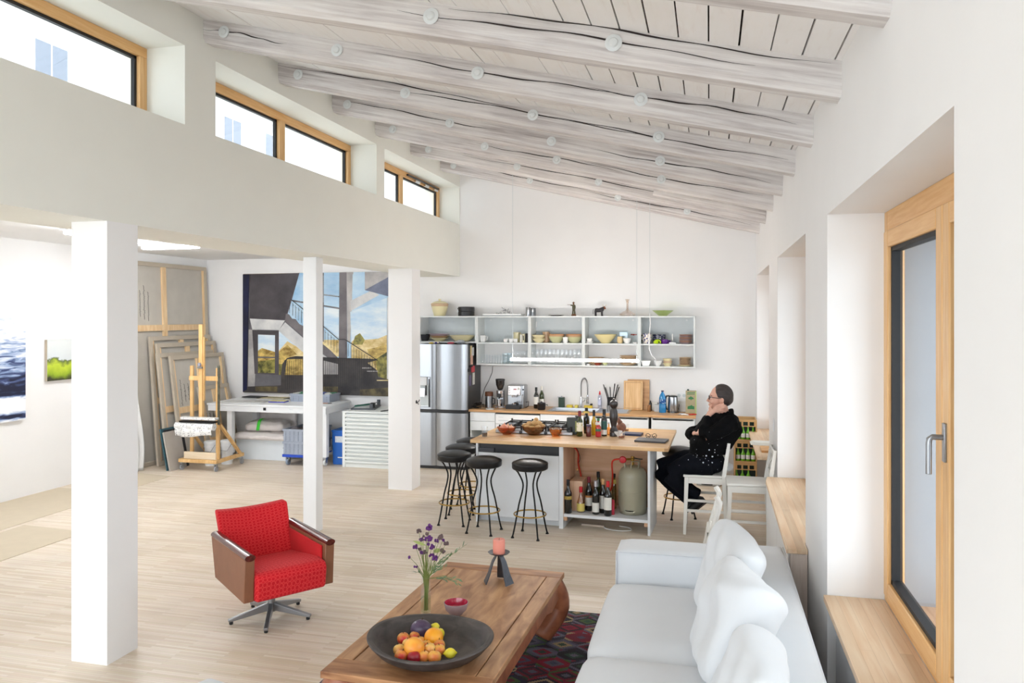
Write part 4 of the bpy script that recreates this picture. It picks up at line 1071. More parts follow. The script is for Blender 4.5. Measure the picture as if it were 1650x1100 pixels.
# ---- third unit upper
OR_ = mat('orange_rim_glaze', (214,160,116), .3, var=.06, coat=.3)
stack('breakfast_bowl', 2, .09, .06, .05, CREAM, '', 'bowl', 868, 10.99, Z1, None, prof=bowl_prof(.098,.062), label_top='cream bowl sitting in another bowl at the left of the third shelf', label_bottom='cream bowl under another at the left of the third shelf')
t = thing('tan_pitcher', 'tan stoneware pitcher behind the cream bowls', 'pitcher', at(880,11.12,Z1)); b = MB(); b.lathe([(0,0),(.05,0),(.058,.05),(.052,.12),(.056,.155),(.052,.155),(.047,.12),(.053,.05),(0,.01)], TANG, n=26); b.obj('body', t); b = MB(); b.tube([(.05,0,.13),(.08,0,.115),(.078,0,.06),(.054,0,.05)], .007, TANG, 8); b.obj('handle', t)
stack('mixing_bowl', 3, .115, .085, .017, YELLOWG, 'tan mixing bowl nested in the middle stack of the third shelf', 'bowl', 897, 11.02, Z1, 'nested bowls in the middle of the third shelf', prof=bowl_prof(.118,.09,.5), cols=[mat('sage_glaze',(206,206,160),.3,var=.05,coat=.3), TANG, OR_], label_top='topmost tan bowl of the middle stack on the third shelf', label_bottom='sage bowl at the bottom of the middle stack on the third shelf')
item('beaker', [(0,0),(.03,0),(.04,.085),(.037,.085),(.028,.008),(0,.008)], PORC, 'white porcelain beaker between the bowl stacks on the third shelf', 'beaker', 911, 10.93, Z1, 24)
stack('mixing_bowl', 3, .12, .09, .02, YELLOWG, 'tan mixing bowl inside the right stack of the third shelf', 'bowl', 925, 11.04, Z1, 'nested bowls at the right of the third shelf', prof=bowl_prof(.125,.085,.5), cols=[MATS['sage_glaze'], TANG, OR_], label_top='topmost tan bowl of the right stack on the third shelf', label_bottom='sage bowl at the bottom of the right stack on the third shelf')
# ---- fourth unit upper
item('saucer', plate_prof(.062,.02), PORC, 'white saucer under the cup at the left of the fourth shelf', 'saucer', 950, 10.97, Z1)
item('white_cup', [(a*1.15, b_*1.1) for a, b_ in CUPP], PORC, 'white cup on a saucer beside the big cream bowl', 'cup', 950, 10.97, Z1+.0075, 24)
item('salad_bowl', [(0,0),(.06,0),(.065,.008),(.12,.065),(.160,.125),(.154,.126),(.112,.068),(.05,.014),(0,.012)], mat('cream_straw_glaze',(230,216,160),.35,var=.03,coat=.2), 'big cream coloured salad bowl on the fourth shelf', 'bowl', 975.5, 11.02, Z1, 40)
item('cream_tumbler', [(0,0),(.03,0),(.042,.03),(.036,.095),(.033,.095),(.038,.03),(0,.008)], mat('ochre_cream',(228,202,150),.4), 'cream clay tumbler right of the big cream bowl', 'tumbler', 999, 10.98, Z1, 24)
b = MB(); b.box(-.06,-.05,0,.06,.05,.16,clear('glass_box',(.82,.9,.92),.12,.6)); solo('glass_box', b, 'clear glass storage box behind the white bowl on the fourth shelf', 'box', at(1005,11.16,Z1), bev=.006)
item('white_bowl', bowl_prof(.062,.075,.5), PORC, 'white bowl in front of the glass box on the fourth shelf', 'bowl', 1010.5, 10.95, Z1, 30)
item('stem_dish', [(0,0),(.032,0),(.03,.004),(.006,.01),(.006,.09),(.05,.105),(.055,.125),(.052,.125),(.045,.11),(0,.105)], GLASS, 'clear glass stem dish at the right of the fourth shelf', 'dish', 1021, 11.08, Z1, 24)
b = MB(); r_ = random.Random(2)
for i in range(9): b.ball((r_.uniform(-.035,.035), r_.uniform(-.03,.03), .008+r_.uniform(0,.01)), (.014,.012,.008), mat('red_petals',(170,70,56),.7,var=.2,scale=30), 8)
solo('dried_peppers', b, 'small heap of dried red peppers in the stem dish', 'dried peppers', at(1021,11.08,Z1+.1095))
item('salt_dish', [(0,0),(.028,0),(.034,.02),(.031,.02),(.024,.006),(0,.006)], PORC, 'small white salt dish at the front right of the fourth shelf', 'dish', 1023, 10.93, Z1, 20)
# ---- fifth unit upper
BLUEP = mat('blue_pattern', (58,72,130), .3, var=.1)
def patterned(name, mat_a, mat_b, sc, th):
    m = bpy.data.materials.new(name); m.use_nodes = True; nt = m.node_tree; N = nt.nodes; L = nt.links; b = N['Principled BSDF']; b.inputs['Roughness'].default_value = .25
    tc = N.new('ShaderNodeTexCoord'); vo = N.new('ShaderNodeTexVoronoi'); vo.inputs['Scale'].default_value = sc; L.new(tc.outputs['Object'], vo.inputs['Vector'])
    rp = N.new('ShaderNodeValToRGB'); e = rp.color_ramp.elements; e[0].color = lin(mat_a); e[1].color = lin(mat_b); e[0].position = th; e[1].position = th+.05
    L.new(vo.outputs['Distance'], rp.inputs['Fac']); L.new(rp.outputs['Color'], b.inputs['Base Color']); return m
BLUEW = patterned('blue_white_pottery', (48,62,124), (224,214,204), 34, .36); BLUED = patterned('dark_blue_pottery', (200,200,204), (40,44,70), 40, .32)
t = thing('blue_white_jug', 'blue and white patterned pottery jug on the right-hand shelf', 'jug', at(1042.5,10.99,Z1)); b = MB(); b.lathe([(0,0),(.05,0),(.062,.05),(.06,.11),(.064,.14),(.06,.14),(.055,.11),(.057,.05),(0,.01)], BLUEW, n=28); b.obj('body', t); b = MB(); b.tube([(-.055,0,.12),(-.092,0,.10),(-.09,0,.05),(-.06,0,.035)], .008, BLACK, 8); b.obj('handle', t)
item('patterned_pot', [(0,0),(.08,0),(.092,.05),(.088,.10),(.092,.125),(.087,.125),(.083,.10),(.086,.05),(0,.01)], BLUED, 'dark blue patterned pot behind the lime green squeezer', 'pot', 1062, 11.12, Z1, 32)
LIME = mat('lime_plastic', (190,220,30), .35); PURP = mat('purple_plastic', (96,34,130), .35, var=.05)
t = thing('lemon_squeezer', 'lime green lemon squeezer lying on the right-hand shelf', 'squeezer', at(1057,10.93,Z1)); b = MB(); b.lathe([(0,0),(.028,0),(.036,.02),(.03,.04),(.014,.055),(0,.06)], LIME, n=20); b.obj('head', t); b = MB(); b.tube([(.0,0,.045),(.03,0,.052),(.055,0,.04),(.062,0,.008)], [.012,.011,.010,.008], LIME, 8); b.obj('handle', t)
item('purple_cup', [(0,0),(.035,0),(.048,.02),(.045,.06),(.041,.06),(.043,.02),(0,.008)], PURP, 'purple cup on the right-hand shelf beside the squeezer', 'cup', 1071, 10.97, Z1, 24)
item('purple_cup', [(0,0),(.024,0),(.032,.015),(.03,.045),(.027,.045),(.028,.015),(0,.006)], PURP, 'smaller purple cup right behind the first purple cup', 'cup', 1077, 11.05, Z1, 24)
t = thing('candlestick', 'low white candlestick with a thin white candle on the right-hand shelf', 'candlestick', at(1083.5,10.95,Z1)); b = MB(); b.box(-.045,-.03,0,.045,.03,.022,PORC); b.obj('base', t, bev=.004); b = MB(); b.lathe([(0,.022),(.012,.022),(.010,.045),(0,.046)], GLASS, n=14); b.obj('cup', t)
b = MB(); b.lathe([(0,0),(.0075,0),(.007,.09),(0,.092)], PORC, n=12); solo('taper_candle', b, 'thin white candle standing in the low candlestick', 'candle', at(1083.5,10.95,Z1+.0465))
stack('dessert_plate', 8, .095, .018, .0155, TANG, 'pinkish clay plate within the stack at the right end of the top tier', 'plate', 1105, 11.0, Z1, 'pinkish clay plates at the right end', cols=[mat('lilac_clay',(176,160,170),.4), mat('pink_clay',(196,152,130),.4), mat('pale_pink_clay',(204,168,146),.4)], label_top='topmost pinkish clay plate at the right end of the top tier', label_bottom='lilac clay plate at the bottom of the right-hand stack')
# ---- fourth unit lower
SAND = mat('sand_stoneware', (222,194,160), .45, var=.06)
stack('dinner_plate', 6, .115, .02, .017, SAND, 'sand coloured dinner plate in the pile left on the lower fourth shelf', 'plate', 960.5, 11.04, Z2, 'sand coloured dinner plates on the lower shelf', label_top='topmost sand coloured plate left on the lower fourth shelf')
for i,(u,lb) in enumerate(((984,'small clear tumbler between the plate piles on the lower fourth shelf'),)): item('water_glass', [(a*.9,b_*.6) for a,b_ in TUMB], GLASS, lb, 'glass', u, 11.0, Z2, 18)
stack('soup_plate', 5, .125, .03, .026, SAND, 'sand coloured soup plate in the pile right on the lower fourth shelf', 'plate', 1012.5, 11.04, Z2, 'sand coloured soup plates on the lower shelf', label_top='topmost sand coloured soup plate right on the lower fourth shelf')
item('red_dish', bowl_prof(.05,.03,.6), mat('red_earthenware',(150,62,44),.5), 'small red earthenware dish at the front of the lower fourth shelf', 'dish', 963, 10.905, Z2, 24)
item('pale_green_dish', bowl_prof(.042,.04,.5), mat('celadon',(206,212,164),.4), 'small pale green dish at the front of the lower fourth shelf', 'dish', 975, 10.925, Z2, 24)
item('salt_dish', [(0,0),(.022,0),(.028,.018),(.025,.018),(.018,.006),(0,.006)], PORC, 'small white dish at the front left of the lower fourth shelf', 'dish', 948, 10.93, Z2, 20)
# ---- fifth unit lower
b = MB(); b.prism([(-.045,0),(.045,0),(.07,.075),(-.07,.075)], 'y', -.055, .055, PORC); solo('square_bowl', b, 'white square bowl on the lower right shelf beside the hanging cord', 'bowl', at(1041,10.97,Z2), bev=.006)
item('white_bowl', bowl_prof(.062,.075,.45), PORC, 'round white bowl on the lower right shelf under the hanging cord', 'bowl', 1060, 10.97, Z2, 30)
stack('rice_bowl', 3, .06, .045, .03, SAND, 'sand coloured rice bowl in the middle of the small stack', 'bowl', 1075.5, 10.98, Z2, None, prof=bowl_prof(.066,.045,.6), label_top='top rice bowl of the small stack on the lower right shelf', label_bottom='lowest rice bowl of the small stack on the lower right shelf', cols=[CREAM, SAND, CREAM])
stack('side_plate', 7, .085, .018, .0165, SAND, 'sand coloured side plate in the stack at the lower right end', 'plate', 1104, 10.99, Z2+.008, 'sand coloured side plates at the lower right end', label_top='topmost side plate of the stack at the lower right end', prof=[(0,0),(.05,0),(.085,.014),(.082,.017),(.05,.006),(0,.005)])
item('dinner_plate', plate_prof(.105,.016), CREAM, 'cream plate under the side plates at the lower right end', 'plate', 1104, 10.99, Z2)

# ---- lamp bar over the island, hung on two wires
YL = 9.235
xa, xb = xat(823,YL), xat(1029,YL)
zl = ony(823,578.5,YL).z
t = thing('pendant_lamp', 'long slim white lamp bar hanging on thin wires over the kitchen island', 'lamp', (0,YL,0))
MB().box(xa,-.03,zl-.015,xb,.03,zl+.015,glow('lamp_white',(255,250,246),22)).obj('lamp_bar', t, bev=.004)
for u in (826, 1026):
    x = xat(u,YL); MB().tube([(x,0,zl+.02),(x,0,zc(x)-bh)], .0022, PALEGREY, 6).obj('wire', t)
xc_ = xat(1047,YL); c_ = MB()
cpts = [ony(1047,300,YL),ony(1047,505,YL),ony(1048,520,YL),ony(1046,545,YL),ony(1046.5,562,YL),ony(1050,572,YL),ony(1056,578,YL),ony(1057.5,585,YL)]
cpts[0].z = zc(xc_)-bh
c_.tube([(p.x,0,p.z) for p in cpts[:2]], .0022, PALEGREY, 6); c_.tube([(p.x,0,p.z) for p in cpts[1:]], .006, HANG, 8)
c_.obj('cord', t)

# ---------------------------------------------------------------- fridge
FX1 = -3.335; FX0 = FX1-.91; FY = 10.53; FH = 1.795; mid = xat(702,FY)-FX0
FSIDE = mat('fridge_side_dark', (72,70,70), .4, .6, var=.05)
t = thing('fridge', 'large stainless steel side-by-side fridge with a water dispenser beside the column', 'fridge', (FX0,FY,0))
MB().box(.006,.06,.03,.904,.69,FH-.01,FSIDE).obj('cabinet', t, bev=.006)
def fdoor(x0, x1, z0, z1):
    mb = MB(); n = 10
    vs = []
    for i in range(n+1):
        a = i/n; x = x0+(x1-x0)*a; y = .012*(2*a-1)**2*1.0 + (.014 if i in (0,n) else 0)
        for z in (z0, z1): vs.append((x,y,z))
    fs = [(2*i,2*i+2,2*i+3,2*i+1) for i in range(n)]
    o = len(vs); vs += [(x0,.058,z0),(x0,.058,z1),(x1,.058,z0),(x1,.058,z1)]
    fs += [(o,0,1,o+1),(2*n,o+2,o+3,2*n+1),(o+2,o,o+1,o+3)]
    fs += [tuple([2*i for i in range(n+1)][::-1]+[o,o+2]), tuple([2*i+1 for i in range(n+1)]+[o+3,o+1])]
    mb.add(vs, fs, STEEL); return mb
zs0, zs1 = .81, .86
d1 = fdoor(.004, mid-.003, zs1, FH).obj('door', t); fdoor(mid+.003, .906, zs1, FH).obj('door', t)
fdoor(.004, mid-.003, .05, zs0).obj('door', t); fdoor(mid+.003, .906, .05, zs0).obj('door', t)
MB().box(.01,.02,zs0+.002,.90,.06,zs1-.002,BLACK).obj('handle_recess', t)
MB().box(.02,.05,.0,.89,.64,.048,BLACK).obj('plinth', t)
MB().box(.83,.02,FH,.90,.09,FH+.016,FSIDE).obj('hinge_cover', t)
x1d = xat(693,FY)-FX0; dsp = MB(); zd1 = 1.325; zd0 = .89
dsp.box(.12,-.012,zd0,x1d,.004,zd1,STEEL)
do = dsp.obj('water_dispenser', t, bev=.004)
MB().box(.14,-.014,zd0+.02,x1d-.02,-.012,zd1-.12,PALEGREY).obj('niche', do)
MB().box(.14,-.05,zd1-.12,x1d-.04,-.012,zd1,mat('dispenser_panel',(226,228,230),.3)).obj('control_panel', do, bev=.004)
MB().box(x1d-.06,-.04,zd0+.17,x1d-.045,-.014,zd1-.12,BLACK).box(.2,-.035,zd0+.15,x1d-.07,-.014,zd0+.27,CHROME).obj('lever', do)
MB().box(x1d-.018,-.016,zd0,x1d,-.012,zd1-.03,BLACK).obj('trim_strip', do)
# notes and magnets on the side of the fridge
nx = FX1-.0055
def note(v0, v1, u0, u1, col, nm, label, cat, th=.004):
    y0 = onx(u0, (v0+v1)/2, nx).y; y1 = onx(u1, (v0+v1)/2, nx).y; z1 = onx(u0, v0, nx).z; z0 = onx(u0, v1, nx).z
    b = MB(); b.box(0,-(y1-y0)*.32,0,th,(y1-y0)*.32,z1-z0,mat('note_'+nm, col, .7, var=.15, scale=40)); return solo(nm, b, label, cat, (nx,(y0+y1)/2,z0))
note(557,576,757,761,(214,190,132),'ribbon','straw coloured ribbon hanging at the top of the fridge side','ribbon')
note(560,573,758.5,764,(206,206,204),'photo_card','pale grey photo card under the ribbon on the fridge side','card',.007)
note(571,588,757,762.5,(214,168,148),'photo_print','pinkish photo print in the middle of the fridge side','photo',.005)
note(588,592,755.5,761,(34,30,32),'magnet','black magnet above the red heart on the fridge side','magnet',.014)
note(590,600,758,765,(196,74,84),'heart_magnet','red and pink magnet on the fridge side','magnet',.012)
note(594,599,753,757,(30,28,30),'magnet','small black magnet left of the red one on the fridge side','magnet',.014)
note(601,620,760.5,765.5,(216,214,206),'shopping_list','white paper list low on the fridge side','paper',.004)
note(605,622,755,759.5,(108,100,134),'postcard','dark violet postcard low on the fridge side','postcard',.004)
# things lying on top of the fridge
def blob(name, label, cat, p, dims, m, seed):
    b = MB(); b.ball((0,0,dims[2]), dims, m, 16); r = random.Random(seed)
    b.v = [(x*(1+.12*math.sin(9*z+x*20)), y, max(0,z)*(1+.08*math.sin(14*x))) for x,y,z in b.v]
    return solo(name, b, label, cat, p)
blob('snack_bag','white and blue snack bag lying on the fridge near the door gap','bag', at(703,10.75,FH-.009), (.05,.06,.022), patterned('snack_bag_print',(66,60,140),(220,214,206),16,.3), 1)
blob('sweet_bag','pink sweet bag lying on top of the fridge','bag', at(726,10.78,FH-.009), (.055,.06,.018), mat('pink_foil',(206,90,110),.4,var=.2,scale=20), 2)
blob('plastic_bag','crumpled grey plastic bag on the right of the fridge top','bag', at(741.5,10.8,FH-.009), (.065,.07,.034), mat('grey_film',(170,174,178),.35,var=.1), 3)
blob('yellow_pack','yellow snack pack lying at the left of the fridge top','pack', at(695,10.72,FH-.009), (.035,.05,.016), mat('yellow_foil',(220,190,70),.4), 4)

# ---------------------------------------------------------------- base cabinets and counter
YC = 10.63; ZC = .865
OAK = wood('oiled_oak_worktop', (194,144,94), (226,184,134), .45, stretch=(.9,10,10), scale=3, boards=(.55,.042,(0,0,0)), bump=.04, coat=.1)
CX0, CX1 = xat(757,YC), xat(1121,YC)
skx0, skx1 = xat(884,YC+.1), xat(1012,YC+.1)
wt = MB()
y0_, y1_ = YC+.075, YC+.535
wt.box(CX0-.01,YC-.02,ZC-.032,skx0,YB-.003,ZC,OAK).box(skx1,YC-.02,ZC-.032,CX1,YB-.003,ZC,OAK).box(skx0,YC-.02,ZC-.032,skx1,y0_,ZC,OAK).box(skx0,y1_,ZC-.032,skx1,YB-.003,ZC,OAK)
solo('worktop', wt, 'long oiled oak worktop along the back wall', 'worktop', (0,0,0))
FRONT = mat('white_cabinet_front', (232,236,238), .4, var=.01)
def cab(x0, x1, label, fronts, open_=False, gap=.003):
    t = thing('base_cabinet', label, 'cabinet', (x0,YC,0)); w_ = x1-x0; top = ZC-.034
    c = MB(); c.box(.001,.018,.0,.019,.58,top,SHM); c.box(w_-.019,.018,.0,w_-.001,.58,top,SHM); c.box(.019,.56,.07,w_-.019,.578,top,SHM); c.box(.019,.02,.07,w_-.019,.56,.088,SHM); c.box(.019,.02,top-.018,w_-.019,.56,top,SHM); c.box(.019,.06,0,w_-.019,.075,.07,SHM)
    c.obj('body', t)
    for nm, z0, z1 in fronts:
        MB().box(gap,0,z0,w_-gap,.017,z1,FRONT).obj(nm, t, bev=.002)
    return t
x_a, x_b, x_c, x_d = CX0, xat(798,YC), xat(870,YC), xat(1045,YC)
tp = ZC-.036
cab(x_a, x_b-.002, 'narrow base cabinet with two drawers over an open shelf next to the fridge', [('drawer',tp-.128,tp-.004),('drawer',tp-.262,tp-.132)])
cab(x_c+.002, xat(957,YC), 'white base cabinet under the left half of the sink', [('door',.075,tp-.004)])
cab(xat(957,YC)+.002, x_d, 'white base cabinet under the right half of the sink', [('drawer',tp-.30,tp-.035),('drawer',.075,tp-.305)])
cab(x_d+.035, CX1-.012, 'white base cabinet with two wide drawers at the right end of the counter', [('drawer',tp-.36,tp-.035),('drawer',.075,tp-.365)])
t = thing('dishwasher', 'white dishwasher with a knob on its panel under the oak worktop', 'dishwasher', (x_b,YC,0)); w_ = x_c-x_b
MB().box(.004,.02,.02,w_-.004,.57,tp-.02,WHITE).obj('body', t); MB().box(.004,.0,.08,w_-.004,.018,tp-.16,WHITE).obj('door', t, bev=.004)
c = MB(); c.box(.004,-.006,tp-.155,w_-.004,.018,tp-.022,WHITE); co_ = c.obj('control_panel', t, bev=.004)
c = MB(); c.lathe([(0,0),(.026,0),(.022,.014),(0,.016)], HANG, n=20); c.xf(Matrix.Translation((w_-.14,-.006,tp-.10)) @ Matrix.Rotation(PI/2,4,'X')); c.obj('knob', co_)
MB().box(.05,-.008,tp-.115,.20,-.005,tp-.105,PALEGREY).box(.22,-.008,tp-.085,.25,-.005,tp-.075,PALEGREY).box(.05,-.008,tp-.065,.12,-.005,tp-.06,PALEGREY).obj('marking', co_)
MB().box(.0,.01,tp-.02,w_,.03,tp-.002,BLACK).obj('top_gap', t)
# sink and spring tap
t = thing('sink', 'stainless steel sink set into the oak worktop', 'sink', (skx0,y0_,ZC)); sw, sd = skx1-skx0, y1_-y0_
s_ = MB(); zz = .004
bx = .62*sw
def frame(mb, a0, b0, a1, b1, c0, d0, c1, d1, z, m):
    mb.add([(a0,b0,z),(a1,b0,z),(a1,b1,z),(a0,b1,z),(c0,d0,z),(c1,d0,z),(c1,d1,z),(c0,d1,z)], [(0,1,5,4),(1,2,6,5),(2,3,7,6),(3,0,4,7)], m)
frame(s_, -.015,-.015,bx+.02,sd+.015, .03,.03,bx-.02,sd-.05, zz, STEEL)
s_.add([(.03,.03,zz),(bx-.02,.03,zz),(bx-.02,sd-.05,zz),(.03,sd-.05,zz),(.05,.05,-.17),(bx-.04,.05,-.17),(bx-.04,sd-.07,-.17),(.05,sd-.07,-.17)], [(4,5,6,7),(0,1,5,4),(1,2,6,5),(2,3,7,6),(3,0,4,7)], STEEL)
s_.obj('basin', t)
dr = MB(); dr.box(bx+.021,-.015,.0,sw+.015,sd+.015,.005,STEEL)
for i in range(9): dr.box(bx+.05,.05+i*.04,.005,sw-.02,.058+i*.04,.008,STEEL)
dr.obj('drainer', t)
tx = xat(936,11.12)
t = thing('spring_tap', 'tall chrome kitchen tap with a spring hose over the sink', 'tap', (tx,11.14,ZC+.0))
b = MB(); b.lathe([(0,0),(.026,0),(.026,.012),(.017,.018),(.016,.16),(.012,.17),(0,.17)], CHROME, n=20); b.obj('body', t)
b = MB(); pts = []
for i in range(25):
    a = i/24
    if a < .35: p = (0,0,.16+a/.35*.16)
    else:
        an = PI*(a-.35)/.65; p = (.052*(1-math.cos(an)), -.03*(1-math.cos(an)), .32+.115*math.sin(an))
    pts.append(p)
pts += [(.104,-.06,.26),(.104,-.06,.20)]
b.tube(pts, .0085, STEEL, 8)
# spring coils
for i in range(2, len(pts)-1):
    for q in (0,.5):
        p0 = Vector(pts[i]).lerp(Vector(pts[i+1] if i+1 < len(pts) else pts[i]), q); d = (Vector(pts[min(i+1,len(pts)-1)])-Vector(pts[i-1])).normalized()
        b.ring(p0, .0115, .0022, CHROME, 12, 5, tilt=d.to_track_quat('Z','Y').to_matrix())
b.obj('spring_hose', t)
b = MB(); b.lathe([(0,.07),(.016,.07),(.02,.085),(.014,.20),(0,.20)], CHROME, (.104,-.06,0), 16); b.obj('spray_head', t)
b = MB(); b.tube([(0,0,.155),(.05,-.03,.15),(.095,-.055,.15)], .005, CHROME, 8); b.ring((.104,-.06,.15), .018, .004, CHROME, 16, 6); b.obj('hose_bracket', t)
b = MB(); b.tube([(.016,0,.09),(.045,-.01,.10),(.06,-.015,.13)], .006, CHROME, 8); b.obj('lever', t)

# ---- small things on the counter
def bottle_prof(r, h, neck=.014, shoulder=.62, base=.0, cap=.16):
    hs = h*shoulder
    return r, h, neck, hs
def bottle(name, label, p, r, h, glass, cap_m, label_m=None, neck=.014, shoulder=.62, lab=(.12,.5), cap_h=.06, labels=None, cat='bottle', group=None, necktop=None):
    t = thing(name, label, cat, p, random.uniform(-.6,.6)*0, group); hs = h*shoulder
    b = MB(); b.lathe([(0,.004),(r*.8,0),(r,.006),(r,hs*.9),(r*.93,hs),(r*.6,hs+(h-hs)*.22),(neck*1.12,hs+(h-hs)*.42),(neck,hs+(h-hs)*.6),(neck,h-cap_h*.25),(0,h-cap_h*.25)], glass, n=24); b.obj('glass', t, sharp=60)
    b = MB(); b.lathe([(neck*1.08,h-cap_h),(neck*1.25,h-cap_h+.001),(neck*1.25,h-.002),(neck*1.1,h),(0,h)], cap_m, n=18); b.obj('cap', t)
    for z0, z1, mm in (labels or ([(lab[0],lab[1],label_m)] if label_m else [])):
        b = MB(); n = 16; vs = []
        for i in range(n+1):
            a = -PI/2-1.25+2.5*i/n
            for z in (h*z0, h*z1): vs.append(((r+.0008)*math.cos(a), (r+.0008)*math.sin(a), z))
        b.add(vs, [(2*i,2*i+2,2*i+3,2*i+1) for i in range(n)], mm); b.obj('label', t)
    return t
K = lambda u, y: at(u, y, ZC)
t = thing('dish_rack', 'small black wire rack with bowls next to the fridge', 'rack', K(769,10.8)); b = MB()
for x in (-.075,.075): b.tube([(x,-.07,.004),(x,-.07,.05),(x,.07,.05),(x,.07,.004)], .004, BLACK, 6)
for i in range(7): y = -.06+i*.02; b.tube([(-.075,y,.03),(-.03,y,.006),(.03,y,.006),(.075,y,.03)], .003, BLACK, 5)
b.tube([(-.08,-.07,.05),(.08,-.07,.05)], .004, BLACK, 6); b.tube([(-.08,.07,.05),(.08,.07,.05)], .004, BLACK, 6); b.obj('wire_frame', t)
item('dark_bowl', bowl_prof(.055,.045,.6), DARKSTEEL, 'dark bowl sitting in the black wire rack', 'bowl', 771, 10.8, ZC+.038, 24)
t = thing('coffee_canister', 'steel canister with a wooden lid between the rack and the coffee grinder', 'canister', K(788,10.9)); b = MB(); b.lathe([(0,0),(.055,0),(.055,.17),(0,.17)], STEEL, n=26); b.obj('body', t); b = MB(); b.lathe([(0,.1705),(.06,.1705),(.06,.225),(.054,.23),(0,.23)], wood('walnut',(86,50,30),(116,70,44),.5), n=26); b.obj('lid', t); b = MB(); b.tube([(.054,0,.14),(.085,0,.13),(.085,0,.06),(.054,0,.05)], .008, BLACK, 8); b.obj('handle', t)
item('coaster', [(0,0),(.06,0),(.06,.008),(0,.008)], PALEGREY, 'small pale coaster at the counter edge before the canister', 'coaster', 789, 10.70, ZC, 24)
t = thing('coffee_grinder', 'chrome coffee grinder with a dark bean hopper', 'grinder', K(806,10.88))
b = MB(); b.lathe([(0,0),(.075,0),(.078,.01),(.06,.03),(0,.03)], CHROME, n=28); b.obj('base', t)
b = MB(); b.box(-.05,.0,.03,.05,.07,.26,STEEL); b.tube([(0,0,.155),(0,0,.26)], .055, CHROME, 20); b.obj('body', t, bev=.01)
b = MB(); b.box(-.03,-.075,.165,.03,-.04,.215,BLACK); b.tube([(0,-.05,.165),(0,-.06,.14)], .012, BLACK, 10); b.obj('spout', t, bev=.004)
b = MB(); b.lathe([(0,.031),(.034,.031),(.036,.08),(.036,.13),(0,.13)], CHROME, (0,-.035,0), 20); b.obj('dosing_cup', t)
HOP = mat('smoked_hopper', (40,34,32), .12, coat=.5)
b = MB(); b.lathe([(.025,.262),(.04,.275),(.062,.34),(.066,.40),(0,.40)], HOP, n=28); b.obj('hopper', t); b = MB(); b.lathe([(0,.4005),(.068,.4005),(.068,.42),(.06,.424),(0,.425)], BLACK, n=28); b.obj('hopper_lid', t)
t = thing('espresso_machine', 'steel espresso machine on the counter beside the grinder', 'espresso machine', K(831,10.9))
b = MB(); b.box(-.125,.0,.0,.125,.22,.335,STEEL); b.obj('body', t, bev=.012, seg=3)
b = MB(); b.box(-.115,-.015,.185,.075,.0,.33,mat('machine_front',(210,206,204),.25,.8)); fo = b.obj('front_panel', t, bev=.008)
for x, z in ((-.09,.26),(-.09,.295),(-.09,.225)): c = MB(); c.lathe([(0,0),(.010,0),(.010,.008),(0,.008)], HANG, n=12); c.xf(Matrix.Translation((x,-.015,z)) @ Matrix.Rotation(PI/2,4,'X')); c.obj('button', fo)
c = MB(); c.lathe([(0,0),(.018,0),(.018,.006),(0,.006)], mat('gauge_face',(228,224,216),.3), n=18); c.xf(Matrix.Translation((.045,-.015,.285)) @ Matrix.Rotation(PI/2,4,'X')); c.obj('gauge', fo)
MB().box(-.03,-.0165,.27,.015,-.0155,.282,mat('red_badge',(176,44,50),.4)).obj('badge', fo)
b = MB()
for x in (-.04,-.012,.018): b.tube([(x,-.05,.205),(x,-.05,.165)], .013, CHROME, 12)
b.box(-.055,-.065,.195,.035,.0,.21,CHROME); b.obj('brew_group', t, bev=.002)
b = MB(); b.tube([(-.0,-.05,.085),(.02,-.09,.09),(.07,-.13,.075)], [.012,.010,.011], BLACK, 10); b.lathe([(0,.06),(.034,.06),(.036,.085),(0,.085)], CHROME, (-.01,-.05,0), 18); b.obj('portafilter', t)
b = MB(); b.box(-.12,-.12,.0,.09,-.002,.055,BLACK); b.box(-.11,-.11,.055,.08,-.01,.058,DARKSTEEL); b.obj('drip_tray', t, bev=.004)
b = MB(); b.tube([(.1,-.005,.20),(.105,-.04,.18),(.10,-.05,.09)], .006, CHROME, 8); b.lathe([(0,0),(.013,0),(.013,.018),(0,.02)], BLACK, (.112,-.012,.265), 12); b.obj('steam_wand', t)
b = MB(); b.tube([(.12,.12,.08),(.17,.1,.09),(.175,.06,.03),(.14,.02,.008)], .005, BLACK, 8); b.obj('cable', t)
BOT2 = bottle('wine_bottle','dark wine bottle with a white label left on the counter', K(864,10.97), .037,.305, BOTTLE, BLACK, LABELW, lab=(.2,.55))
bottle('wine_bottle','olive green wine bottle with a pale capsule right on the counter', K(873,11.04), .036,.315, BOTTLEG, LABELW, LABELW, lab=(.2,.42))
t = thing('small_pot', 'small black cast pot before the wine bottles', 'pot', K(872.5,10.82)); b = MB(); b.lathe([(0,0),(.05,0),(.055,.008),(.058,.085),(.06,.088),(.056,.088),(.05,.012),(0,.012)], BLACK, n=26); b.obj('body', t); b = MB(); b.lathe([(0,.0885),(.06,.0885),(.055,.10),(.012,.108),(.012,.12),(0,.122)], BLACK, n=26); b.obj('lid', t); b = MB(); b.tube([(.055,0,.07),(.085,0,.075),(.088,0,.06)], .006, BLACK, 6); b.obj('handle', t)
GTIN = mat('dark_green_tin', (38,62,46), .4, var=.1, scale=30)
t = thing('oil_tin', 'small dark green tin with an open lid left of the tap', 'tin', K(905,11.17)); b = MB(); b.box(-.042,-.035,0,.042,.035,.15,GTIN); b.obj('body', t, bev=.004); b = MB(); b.box(-.06,-.035,.151,.03,.035,.156,STEEL); b.lathe([(0,.156),(.012,.156),(.012,.168),(0,.168)], STEEL, n=12); b.obj('lid', t)
